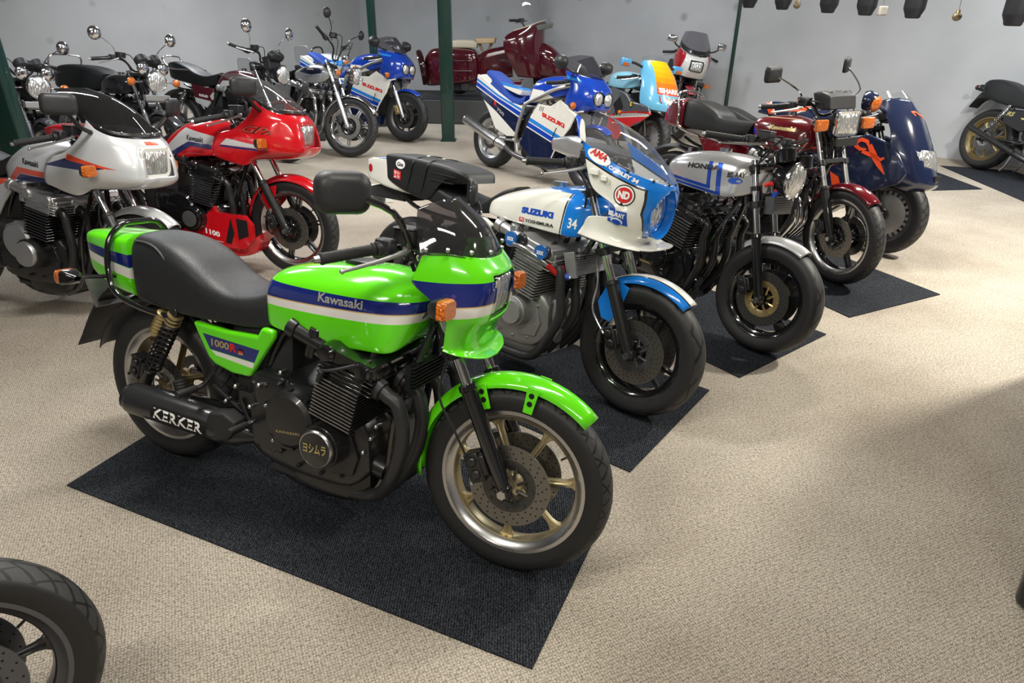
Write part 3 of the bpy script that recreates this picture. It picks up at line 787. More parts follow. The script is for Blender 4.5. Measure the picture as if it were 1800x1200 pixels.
def chain(B, y=.10, pivot=(.60, .38), axle=(0, .32)):
    m = M(); px, pz = pivot; ax, az = axle
    for dz, e in ((.045, .085), (-.045, -.085)): m.box(((px+ax)/2, y, (pz+az)/2+(dz+e)/2), (px-ax, .012, .014), Matrix.Rotation(-math.atan2(pz+dz-az-e, px-ax), 3, 'Y'))
    m.lathe([(.09, y-.003), (.09, y+.003), (.05, y+.003), (.05, y-.003)], (ax, 0, az), n=40, closed=True)
    B.P(m, 'drive_chain', gunmetal)
# ---------------------------------------------------------------- room
def floor_mat():
    m, nt, b = _new('beige_carpet'); N = nt.nodes.new; L = nt.links.new
    tc = N('ShaderNodeTexCoord'); mp = N('ShaderNodeMapping'); mp.inputs['Rotation'].default_value = (0, 0, R(-24)); L(tc.outputs['Object'], mp.inputs[0])
    def wv(rot, sc):
        q = N('ShaderNodeTexWave'); q.inputs['Scale'].default_value = sc; q.inputs['Distortion'].default_value = 5; q.inputs['Detail'].default_value = 3; q.inputs['Detail Scale'].default_value = 3
        q.bands_direction = rot; L(mp.outputs[0], q.inputs['Vector']); return q
    a = wv('X', 33); c = wv('Y', 29)
    mul = N('ShaderNodeMath'); mul.operation = 'MULTIPLY'; hf = N('ShaderNodeMath'); hf.operation = 'MULTIPLY'; L(a.outputs['Fac'], hf.inputs[0]); hf.inputs[1].default_value = .62; L(hf.outputs[0], mul.inputs[0]); L(c.outputs['Fac'], mul.inputs[1])
    n1 = N('ShaderNodeTexNoise'); n1.inputs['Scale'].default_value = 260; n1.inputs['Detail'].default_value = 2; L(tc.outputs['Object'], n1.inputs['Vector'])
    n2 = N('ShaderNodeTexNoise'); n2.inputs['Scale'].default_value = 1.3; n2.inputs['Detail'].default_value = 6; L(tc.outputs['Object'], n2.inputs['Vector'])
    cr = N('ShaderNodeValToRGB'); cr.color_ramp.elements[0].position = .10; cr.color_ramp.elements[0].color = (.140, .122, .102, 1); cr.color_ramp.elements[1].position = .75; cr.color_ramp.elements[1].color = (.590, .528, .442, 1)
    ad = N('ShaderNodeMath'); ad.operation = 'ADD'; L(mul.outputs[0], ad.inputs[0]); 
    s1 = N('ShaderNodeMath'); s1.operation = 'MULTIPLY_ADD'; L(n1.outputs[0], s1.inputs[0]); s1.inputs[1].default_value = 1.25; s1.inputs[2].default_value = -.62; n3 = N('ShaderNodeTexNoise'); n3.inputs['Scale'].default_value = 95; n3.inputs['Detail'].default_value = 1; L(tc.outputs['Object'], n3.inputs['Vector']); s3 = N('ShaderNodeMath'); s3.operation = 'MULTIPLY_ADD'; L(n3.outputs[0], s3.inputs[0]); s3.inputs[1].default_value = .75; L(s1.outputs[0], s3.inputs[2]); L(s3.outputs[0], ad.inputs[1])
    L(ad.outputs[0], cr.inputs[0])
    c2 = N('ShaderNodeValToRGB'); c2.color_ramp.elements[0].position = .32; c2.color_ramp.elements[0].color = (.76, .74, .72, 1); c2.color_ramp.elements[1].position = .62; c2.color_ramp.elements[1].color = (1, 1, 1, 1); L(n2.outputs[0], c2.inputs[0])
    mx = N('ShaderNodeMix'); mx.data_type = 'RGBA'; mx.blend_type = 'MULTIPLY'; mx.inputs[0].default_value = 1; L(cr.outputs[0], mx.inputs[6]); L(c2.outputs[0], mx.inputs[7]); L(mx.outputs[2], b.inputs['Base Color'])
    b.inputs['Roughness'].default_value = .95; b.inputs['Specular IOR Level'].default_value = .1
    bp = N('ShaderNodeBump'); bp.inputs['Strength'].default_value = .7; bp.inputs['Distance'].default_value = .004; L(ad.outputs[0], bp.inputs['Height']); L(bp.outputs[0], b.inputs['Normal'])
    return m
def mat_mat():
    m, nt, b = _new('charcoal_carpet'); N = nt.nodes.new; L = nt.links.new
    tc = N('ShaderNodeTexCoord'); n1 = N('ShaderNodeTexNoise'); n1.inputs['Scale'].default_value = 170; n1.inputs['Detail'].default_value = 3; L(tc.outputs['Object'], n1.inputs['Vector'])
    wv = N('ShaderNodeTexWave'); wv.inputs['Scale'].default_value = 36; wv.inputs['Distortion'].default_value = 7; wv.inputs['Detail Scale'].default_value = 4; L(tc.outputs['Object'], wv.inputs['Vector'])
    ad = N('ShaderNodeMath'); ad.operation = 'MULTIPLY'; L(n1.outputs[0], ad.inputs[0]); L(wv.outputs['Fac'], ad.inputs[1])
    cr = N('ShaderNodeValToRGB'); cr.color_ramp.elements[0].position = .12; cr.color_ramp.elements[0].color = (.008, .009, .012, 1); cr.color_ramp.elements[1].position = .62; cr.color_ramp.elements[1].color = (.066, .073, .085, 1)
    L(ad.outputs[0], cr.inputs[0]); L(cr.outputs[0], b.inputs['Base Color']); b.inputs['Roughness'].default_value = 1; b.inputs['Specular IOR Level'].default_value = .08
    bp = N('ShaderNodeBump'); bp.inputs['Strength'].default_value = .6; bp.inputs['Distance'].default_value = .004; L(ad.outputs[0], bp.inputs['Height']); L(bp.outputs[0], b.inputs['Normal'])
    return m
def wall_mat(name, base):
    m, nt, b = _new(name); N = nt.nodes.new; L = nt.links.new
    tc = N('ShaderNodeTexCoord'); n1 = N('ShaderNodeTexNoise'); n1.inputs['Scale'].default_value = 1.1; n1.inputs['Detail'].default_value = 5; L(tc.outputs['Object'], n1.inputs['Vector'])
    v = N('ShaderNodeTexVoronoi'); v.inputs['Scale'].default_value = 1.7; L(tc.outputs['Object'], v.inputs['Vector'])
    c1 = N('ShaderNodeValToRGB'); c1.color_ramp.elements[0].position = .3; c1.color_ramp.elements[0].color = tuple(x*.86 for x in base)+(1,); c1.color_ramp.elements[1].position = .6; c1.color_ramp.elements[1].color = base+(1,); L(n1.outputs[0], c1.inputs[0])
    c2 = N('ShaderNodeValToRGB'); c2.color_ramp.elements[0].position = .03; c2.color_ramp.elements[0].color = (.62, .61, .58, 1); c2.color_ramp.elements[1].position = .13; c2.color_ramp.elements[1].color = (1, 1, 1, 1); L(v.outputs['Distance'], c2.inputs[0])
    mx = N('ShaderNodeMix'); mx.data_type = 'RGBA'; mx.blend_type = 'MULTIPLY'; mx.inputs[0].default_value = 1; L(c1.outputs[0], mx.inputs[6]); L(c2.outputs[0], mx.inputs[7]); L(mx.outputs[2], b.inputs['Base Color']); b.inputs['Roughness'].default_value = .7
    return m
FLOORM = floor_mat(); MATM = mat_mat()
m = M(); m.box((0, 8, -.05), (26, 30, .1)); struct(m.build('floor', FLOORM, smooth=False))
CR = Vector((-2.97, 14.49, 0)); dl = Vector((-math.cos(R(47)), -math.sin(R(47)), 0)); dr_ = Vector((math.cos(R(-36)), math.sin(R(-36)), 0))
def wallseg(name, a, b, mt, h=3.1, th=.2, out=1):
    a = Vector(a); b = Vector(b); d = (b-a).normalized(); n = Vector((-d.y, d.x, 0))*out
    m = M(); m.add([a, b, b+n*th, a+n*th]+[p+Vector((0, 0, h)) for p in (a, b, b+n*th, a+n*th)], [(0, 1, 2, 3)[::-1], (4, 5, 6, 7), (0, 1, 5, 4), (1, 2, 6, 5), (2, 3, 7, 6), (3, 0, 4, 7)])
    return struct(m.build(name, mt, smooth=False))
WL = wall_mat('left_wall_plaster', (.44, .445, .455)); WR = wall_mat('right_wall_plaster', (.42, .435, .455))
wallseg('wall_left', CR+dl*13, CR, WL); wallseg('wall_back', CR, CR+dr_*15, WR)
wallseg('wall_front', (11, -3.6, 0), (-13, -3.6, 0), WL)
m = M(); m.box((0, 6, 3.15), (26, 22, .1)); struct(m.build('ceiling', mat('ceiling_paint', (.30, .30, .31), .8), smooth=False))
# low ledge seam and vertical joint on the walls
def onwall(t, side='r'): return CR+(dr_ if side == 'r' else dl)*t

def rug(corners, label):
    g = [Vector((x, y, 0)) for x, y in corners]; m = M(); t = .006
    m.add([p for p in g]+[p+Vector((0, 0, t)) for p in g], [(3, 2, 1, 0), (4, 5, 6, 7), (0, 1, 5, 4), (1, 2, 6, 5), (2, 3, 7, 6), (3, 0, 4, 7)])
    o = m.build('carpet_mat', MATM, smooth=False); tag(o, label, 'mat', 'charcoal carpet mats under the motorcycles'); return o
def rugp(fr, fl, L_, label):
    a = Vector(fr+(0,)); b = Vector(fl+(0,)); e = (b-a).normalized(); n = Vector((-e.y, e.x, 0))
    rug([tuple(a)[:2], tuple(b)[:2], tuple(b+n*L_)[:2], tuple(a+n*L_)[:2]], label)
rugp((.07, 1.385), (.405, 2.145), 2.03, 'charcoal carpet mat under the lime green motorcycle')
rugp((.50, 2.33), (1.0, 3.0), 2.0, 'charcoal carpet mat under the white and blue motorcycle numbered 34')
rugp((1.19, 3.13), (1.85, 3.65), 2.0, 'charcoal carpet mat under the silver motorcycle with the round headlamp')
rugp((2.09, 3.89), (2.86, 4.27), 2.0, 'charcoal carpet mat under the maroon motorcycle with the rectangular headlamp')
rug([(3.25, 6.83), (4.81, 7.05), (4.68, 8.28), (3.1, 8.1)], 'charcoal carpet mat just behind the dark blue faired motorcycle')
rug([(4.94, 6.15), (5.75, 6.15), (5.65, 7.9), (4.95, 8.10)], 'charcoal carpet mat under the black motorcycle by the right wall')

# green steel posts
green = mat('dark_green_paint', (.004, .032, .024), .3, 0, .5, bump=.1)
def post(x, y, wd, label, rz=0, lean=(0, 0), d=None):
    t = thing('steel_post', label, 'post', 'dark green steel posts', (x, y, 0))
    m = M(); p = rrect(wd, d or wd*.8, .012, 3); h = 3.08
    m.loft([[(a, b, .012) for a, b in p], [(a+lean[0], b+lean[1], h) for a, b in p]]); m.build('shaft', green, t, ang=40)
    m = M(); m.box((0, 0, .006), (wd+.03, wd+.02, .012)); m.build('base_plate', green, t, bev=.003); t.rotation_euler.z = rz
post(-.86, 9.28, .165, 'thick dark green post in front of the maroon scooter', 0)
post(-2.06, 10.9, .115, 'dark green post behind the white and blue motorcycle at the left wall', 0)
post(3.0, 10.2, .105, 'thin dark green post at the back wall beside the silencer row', 0)
post(-3.76, 5.3, .17, 'dark green post at the left edge of the picture', 0)
# ---------------------------------------------------------------- lime green motorcycle, the nearest one
LIME = (.125, .74, .007); NAVY = (.008, .018, .16); WHT = (.80, .78, .74)
def green_bike():
    B = Bike('lime green motorcycle with navy and white stripes, smoked flyscreen and gold wheels, nearest of all', -1.423, 2.432, -24, 10.6, 3, 26, 1.548, .33, z=.009, group=GRP)
    tm = tyremat('tyre_100_90', .333, .105, 44, 2.2)
    tr = tyremat('tyre_rear', .33, .125, 40, 2.2)
    wheel(B, 'front_wheel', (1.548, 0, .333), .333, .105, .245, 'cast', 7, champagne, steel, tm, True, (-.062, .062), a0=R(10), dr=.142, carrier=discdark, holes=22)
    wheel(B, 'rear_wheel', (0, 0, .328), .328, .125, .232, 'cast', 7, golddark, steel, tr, False, (-.07,), a0=R(20), dr=.13, discm=discdark)
    fork(B, .098, 1.05, black, chrome, .355, .027, .0185, clamps=(.76, 1.02))
    caliper(B, -.098, (-.105, .065), blackm); caliper(B, .098, (-.105, .065), blackm)
    hose(B, [(1.30, -.06, .74), (1.30, -.12, .62), (1.37, -.14, .52), (1.42, -.125, .42)], .0045)
    # mudguard with drilled stays
    fender(B, 'front_mudguard', (1.548, 0, .333), .372, 48, 190, .118, PG, drop=.038)
    for sg in (-1, 1):
        for a, b in ((112, 1), (82, -1)):
            m = M()
            c0, s0 = math.cos(R(a)), math.sin(R(a)); e = Vector((1.548+.355*c0, sg*.062, .333+.355*s0)); f_ = Vector((1.548+.27*c0-.0, sg*.068, .333+.27*s0))
            u = Vector((-s0, 0, c0))*.02
            m.add([e+u, e-u, f_-u*.8, f_+u*.8]+[p+Vector((0, sg*.004, 0)) for p in (e+u, e-u, f_-u*.8, f_+u*.8)], [(0, 1, 2, 3), (4, 5, 6, 7), (0, 1, 5, 4), (1, 2, 6, 5), (2, 3, 7, 6), (3, 0, 4, 7)])
            for t in (.3, .62): m.m = 1; q = e.lerp(f_, t); m.cyl(q-Vector((0, .001*sg, 0)), q+Vector((0, .0055*sg, 0)), .0095, n=14); m.m = 0
            B.P(m, 'mudguard_stay', [PG, hole], True, bev=.001, bseg=1)
    m = M(); fender(B, 'rear_mudguard', (0, 0, .328), .385, 80, 165, .17, plastic, False, .03, taper=.95)
    m.body([(-.49, .40, -.465, .43, .075), (-.40, .52, -.36, .60, .08), (-.28, .66, -.22, .72, .085), (-.10, .70, -.08, .76, .08)], SH_BOX); B.P(m, 'tail_mudguard', matte)
    frame_(B, black, (1.20, .93), tail=(-.20, .76)); swingarm(B, black); chain(B); innards(B)
    # engine
    T, h0, cb, hd, cv, ig = engine(B, .965, .468, 13, .245, blackm, blackm, steel, black, black, clutch=(.773, .425, .105, -.225), ign=(.925, .375, .066, -.262), ignm=black, ringm=steel, cam=black, nf=12, carbs=blackm, fh=.155)
    headers(B, T, h0, mat('exhaust_black', (.030, .030, .032), .42, .2), 1.215, .165, .62, r=.0245, kz=.52)
    silencer(B, (.56, -.13, .27), (.015, -.225, .335), .062, mat('silencer_black', (.03, .031, .034), .3, .3, .4), blackm)
    m = M(); m.tube([(.64, -.06, .165), (.60, -.09, .21), (.55, -.13, .27)], .028, n=14); m.body([(.50, .27, .50, .36, .0), (.40, .27, .42, .36, .0)], SH_BOX) if False else None
    B.P(m, 'collector_pipe', blackm)
    m = M(); m.prism([(.36, .26), (.40, .36), (.47, .375), (.53, .35), (.49, .27), (.43, .25)], -.215, -.15); B.P(m, 'silencer_bracket', matte, bev=.008)
    m = M(); m.lathe([(.033, -.012), (.033, .012)], (.63, -.07, .185), (-.4, -.3, .5), n=20); B.P(m, 'pipe_clamp', steel)
    sp0 = Vector((.40, -.262, .262)); sp1 = Vector((.13, -.262, .295))
    # silencer name plate
    sil = [o for o in B.root.children if o.name.startswith('silencer') and 'bracket' not in o.name][0]
    laid(grid2d(8, 4), (.155, -.3, .292), (.235, 0, -.032), (.008, 0, .058), [sil], 'name_plate', hole, sil)
    text('KERKER', (.168, -.3, .299), (.207, 0, -.029), (.005, 0, .042), [sil], whiteink, sil, bold=.03, off=.0022)
    # shocks
    shock(B, (.185, .69), (-.03, .33), .135, blackm, blackm, .030, .005, 11, reservoir=gold)
    caliper(B, -.085, (0, 0), blackm, False, 'rear_brake_caliper', (-.10, 0, .40), 1.0, 20)
    m = M(); m.lathe([(.010, 0), (.022, .003)]+[(.026-.003*(i % 2), .006+i*.006) for i in range(14)]+[(.02, .092)], (.20, -.16, .43), (.28, 0, -1), n=20); B.P(m, 'rear_brake_reservoir', matte)
    m = M(); m.tube([(.50, -.155, .42), (.56, -.16, .33), (.64, -.16, .325), (.73, -.175, .31)], .008, n=8); m.box((.75, -.18, .305), (.05, .03, .01)); B.P(m, 'brake_pedal', blackm)
    peg(B, (.56, -.19, .345)); peg(B, (.56, .19, .345), 1); peg(B, (.32, -.19, .43)); stand(B)
    m = M(); m.tube([(.56, -.135, .46), (.50, -.14, .36), (.36, -.145, .44)], .010, n=8, sub=1); m.box((.53, -.14, .40), (.09, .012, .10)); B.P(m, 'footpeg_bracket', blackm, bev=.004)
    # tank
    m = M(); m.body([(.600, .735, .585, .86, .07), (.604, .722, .592, .895, .115), (.66, .715, .65, .925, .138), (.78, .712, .76, .950, .158), (.92, .716, .90, .968, .170), (1.05, .722, 1.02, .978, .172), (1.13, .728, 1.12, .965, .160), (1.165, .755, 1.20, .935, .120), (1.19, .80, 1.225, .905, .06)], SH_TK)
    tank = B.P(m, 'fuel_tank', PTANK, ang=50)
    q = M(); q.cyl((.93, 0, .962), (.93, 0, .980), .035, .032, n=24); q.body([(.86, .965, .86, .975, .02), (.93, .965, .93, .985, .045), (1.0, .965, 1.0, .975, .02)], SH_BOX); q.build('filler_cap', blackm, tank)
    text('Kawasaki', (.858, -.5, .857), (.180, 0, .004), (0, 0, .030), [tank], silverink, tank, bold=.025, off=.0015)
    # side cover
    m = M(); poly = [(.272, .673), (.44, .668), (.58, .676), (.600, .712), (.655, .708), (.653, .68), (.60, .60), (.540, .510), (.46, .506), (.375, .523), (.345, .545), (.305, .612)]
    for sg in (-1, 1): m.prism(poly, sg*.118, sg*.150)
    sc = B.P(m, 'side_cover', PSIDE, bev=.012, bseg=3)
    text('1000', (.366, -.5, .598), (.085, 0, -.002), (0, 0, .028), [sc], goldink, sc, bold=.03); text('R', (.455, -.5, .594), (.032, 0, 0), (0, 0, .031), [sc], redink, sc, bold=.05)
    for i, c in enumerate((goldink, redink, blackink)): laid(grid2d(1, 1), (.494, -.5, .590+i*.0075), (.022, 0, 0), (0, 0, .0075), [sc], 'flag_sticker', c, sc)
    # seat
    m = M(); m.body([(-.045, .71, -.075, .915, .105), (-.02, .70, -.05, .945, .135), (.06, .693, .04, .952, .148), (.16, .686, .15, .935, .152), (.25, .684, .24, .895, .150), (.34, .686, .34, .835, .145), (.44, .690, .44, .806, .142), (.54, .694, .54, .818, .135), (.62, .705, .62, .850, .115), (.665, .74, .67, .880, .085)], [(0, 0), (.7, 0), (.96, .02), (1, .15), (.99, .5), (.95, .70), (.88, .84), (.70, .95), (.35, 1.0), (0, 1.01)])
    seat = B.P(m, 'seat', [vinyl], ang=50)
    side = M(); top = M()
    for sg in (-1, 1):
        side.tube([(-.035, sg*.118, .925), (.05, sg*.128, .926), (.11, sg*.135, .905), (.17, sg*.139, .85), (.225, sg*.138, .785), (.30, sg*.134, .750), (.42, sg*.132, .742), (.52, sg*.127, .757), (.60, sg*.112, .80), (.66, sg*.085, .858)], .0035, n=6)
    side.build('piping', mat('piping_vinyl', (.09, .09, .095), .5), seat)
    # tail unit
    m = M(); m.body([(-.365, .80, -.385, .90, .055), (-.33, .76, -.36, .915, .085), (-.25, .735, -.28, .925, .108), (-.15, .715, -.17, .932, .125), (-.045, .705, -.08, .938, .132)], SH_SEAT)
    tl = B.P(m, 'tail_unit', PTAIL, ang=50)
    q = M(); q.body([(-.372, .815, -.395, .885, .05), (-.39, .82, -.41, .88, .045)], SH_BOX, sub=1); q.build('tail_lamp', redlens, tl, bev=.004)
    # grab rail
    m = M(); m.tube([(.17, -.15, .665), (.02, -.165, .685), (-.10, -.165, .72), (-.145, -.155, .80), (-.155, -.135, .905), (-.15, -.08, .965), (-.15, 0, .972), (-.15, .08, .965), (-.155, .135, .905), (-.145, .155, .80), (-.10, .165, .72), (.02, .165, .685), (.17, .15, .665)], .0115, n=12); B.P(m, 'grab_rail', black)
    for sg in (-1, 1): indicator(B, (-.12, sg*.08, .77), (-.24, sg*.25, .772), False, 'rect', .075, .055, .09, matte, black, -1)
    m = M(); m.box((-.345, 0, .66), (.02, .18, .12), Matrix.Rotation(R(-25), 3, 'Y')); B.P(m, 'number_plate_holder', alu_dull)
    # bikini fairing
    rows = [
        [(1.250, -.185, 1.080), (1.33, -.176, 1.086), (1.395, -.140, 1.078), (1.432, -.07, 1.070), (1.440, 0, 1.068)],
        [(1.236, -.197, 1.030), (1.34, -.190, 1.035), (1.432, -.146, 1.032), (1.470, -.075, 1.028), (1.480, 0, 1.028)],
        [(1.226, -.203, .990), (1.34, -.198, .985), (1.446, -.152, .985), (1.482, -.075, .985), (1.492, 0, .985)],
        [(1.300, -.205, .940), (1.37, -.198, .935), (1.446, -.155, .930), (1.478, -.075, .930), (1.486, 0, .930)],
        [(1.350, -.200, .890), (1.39, -.192, .885), (1.436, -.155, .880), (1.462, -.075, .875), (1.468, 0, .874)],
        [(1.345, -.190, .845), (1.38, -.184, .840), (1.415, -.145, .838), (1.436, -.075, .832), (1.440, 0, .830)],
        [(1.337, -.178, .800), (1.37, -.174, .795), (1.402, -.138, .788), (1.422, -.075, .778), (1.426, 0, .772)],
        [(1.335, -.182, .785), (1.38, -.180, .778), (1.430, -.145, .768), (1.462, -.08, .755), (1.470, 0, .748)]]
    rows = [[(p[0] if p[0] < 1.25 else 1.25+(p[0]-1.25)*.90, p[1], p[2]) for p in r] for r in rows]
    hl = lambda c: abs(c.y) < .092 and .882 < c.z < 1.022 and c.x > 1.35
    fr = B.P(surf(rows, 7, 7, hl), 'cockpit_fairing', PFAIR, solid=.004)
    rect_lamp(B, (1.436, 0, .952), .162, .128, False, 6, blackm, black, lens_dim, .022, .09, 0, .011)
    srows = [
        [(1.236, -.192, 1.072), (1.33, -.180, 1.080), (1.395, -.144, 1.073), (1.430, -.07, 1.066), (1.440, 0, 1.064)],
        [(1.215, -.168, 1.135), (1.285, -.155, 1.15), (1.345, -.115, 1.150), (1.375, -.055, 1.150), (1.382, 0, 1.150)],
        [(1.200, -.130, 1.200), (1.225, -.112, 1.215), (1.250, -.080, 1.225), (1.262, -.04, 1.230), (1.266, 0, 1.232)]]
    srows = [[(p[0] if p[0] < 1.25 else 1.25+(p[0]-1.25)*.90, p[1], p[2]) for p in r] for r in srows]
    B.P(surf(srows, 6, 6), 'flyscreen', smoke, solid=.003)
    m = M()
    for p in ((1.260, -.193, 1.092), (1.325, -.182, 1.098), (1.383, -.138, 1.092), (1.412, -.05, 1.085)):
        for sg in (-1, 1): m.ball((p[0]+.003, sg*(p[1]-.004)*-1 if sg < 0 else -p[1]+.004, p[2]), .0075)
    B.P(m, 'screen_screw', steel)
    m = M()
    for sg in (-1, 1): m.tube([(1.20, sg*.04, 1.0), (1.24, sg*.12, 1.04), (1.245, sg*.18, 1.06)], .007, n=8); m.tube([(1.25, sg*.05, .90), (1.36, sg*.11, .88), (1.40, sg*.15, .87)], .007, n=8)
    B.P(m, 'fairing_bracket', blackm)
    for sg in (-1, 1): indicator(B, (1.31, sg*.17, .935), (1.375, sg*.262, .945), False, 'rect', .075, .06, .075, black, blackm, 1)
    gauges(B, (1.215, 0, 1.12), False, 2, .04, .048)
    bars(B, [(1.175, -.03, 1.045), (1.165, -.10, 1.075)], ((1.118, -.225, 1.075), (1.030, -.365, 1.052)), False, lever=(1.09, -.345, 1.022), res=(1.185, -.150, 1.115), levm=alu)
    mirror(B, (1.215, -.185, 1.095), (1.095, -.35, 1.245), False, .158, .118, 'rect', plastic, black, .010, (1.205, -.27, 1.20), -34, 0, d=.065, r=.04)
    mirror(B, (1.215, .185, 1.095), (1.14, .35, 1.205), False, .158, .118, 'rect', plastic, black, .010, (1.215, .27, 1.16), 32, 0, d=.03, r=.04)
    m = M()
    for a, b, c in (((1.16, -.10, 1.07), (1.24, -.10, .95), (1.22, -.05, .80)), ((1.15, -.14, 1.08), (1.27, -.13, .98), (1.24, -.06, .82)), ((1.15, .12, 1.08), (1.27, .10, .96), (1.24, .05, .80)), ((1.16, -.06, 1.06), (1.25, -.05, .93), (1.12, -.09, .75))):
        m.tube([a, b, c], .0045, n=6)
    B.P(m, 'control_cable', rubber)
    m = M()
    m.box((1.185, 0, .645), (.02, .24, .085)); 
    for i in range(7): m.box((1.19, 0, .608+i*.0125), (.035, .24, .003))
    B.P(m, 'oil_cooler', blackm)
    # small engine dressing on the right flank
    m = M()
    for x, z in ((.60, .50), (.63, .43), (.49, .47), (.70, .57), (.555, .405), (1.10, .47), (1.08, .42), (.44, .40), (.66, .30), (1.05, .36)): m.cyl((x, -.14, z), (x, -.166, z), .009, n=10); m.ball((x, -.166, z), .009)
    B.P(m, 'frame_bolt', steel)
    m = M(); m.tube([(.93, -.25, .655), (1.0, -.255, .675), (1.10, -.20, .71)], .006, n=6); m.tube([(.93, -.25, .62), (.95, -.26, .66)], .009, n=8, sub=1); B.P(m, 'breather_hose', rubber)
    tw = Matrix.Translation((1.20, 0, 0)) @ Matrix.Rotation(R(6), 4, 'Z') @ Matrix.Translation((-1.212, 0, 0))
    for o in B.root.children:
        if o.name.split('.')[0] in ('cockpit_fairing', 'flyscreen', 'headlamp', 'screen_screw', 'fairing_bracket'): o.matrix_basis = tw @ o.matrix_basis
    text('KAWASAKI', (.73, -.5, .375), (.10, 0, .012), (0, 0, .010), [o for o in B.root.children if o.name.startswith('crankcase')]+[o for c in B.root.children if c.name.startswith('crankcase') for o in c.children if o.name.startswith('clutch')], goldink, B.root, bold=.01)
    text('\u30e8\u30b7\u30e0\u30e9', (.878, -.5, .358), (.094, 0, .006), (0, 0, .036), [ig], goldink, ig, bold=.03, off=.002)
    return B
SH_TK = [(0, .04), (.6, .01), (.92, 0), (.985, .05), (1, .25), (.985, .50), (.955, .66), (.86, .80), (.62, .93), (.3, .99), (0, 1)]
PG = paint('lime_paint', LIME)
def band(p):  # helper: two polygon rows in x,z
    return p
PTANK = paint('lime_tank_paint', LIME, [(NAVY, [(.50, .876), (1.30, .904), (1.30, .866), (.50, .818)]), ((.62, .40, .15), [(.50, .821), (1.30, .869), (1.30, .865), (.50, .817)]), (WHT, [(.50, .817), (1.30, .865), (1.30, .836), (.50, .792)])])
PSIDE = paint('lime_side_paint', LIME, [(NAVY, [(.324, .638), (.592, .625), (.567, .573), (.358, .582)]), (WHT, [(.360, .580), (.566, .571), (.558, .549), (.385, .564)])])
PTAIL = paint('lime_tail_paint', LIME, [(NAVY, [(-.42, .875), (0, .862), (0, .810), (-.42, .850)]), (WHT, [(-.42, .848), (0, .808), (0, .766), (-.42, .822)])])
PFAIR = paint('lime_fairing_paint', LIME, [(NAVY, [(1.15, .993), (1.6, 1.013), (1.6, .948), (1.15, .915)]), ((.62, .40, .15), [(1.15, .916), (1.6, .949), (1.6, .945), (1.15, .912)]), (WHT, [(1.15, .912), (1.6, .945), (1.6, .914), (1.15, .880)])])
GB = green_bike()
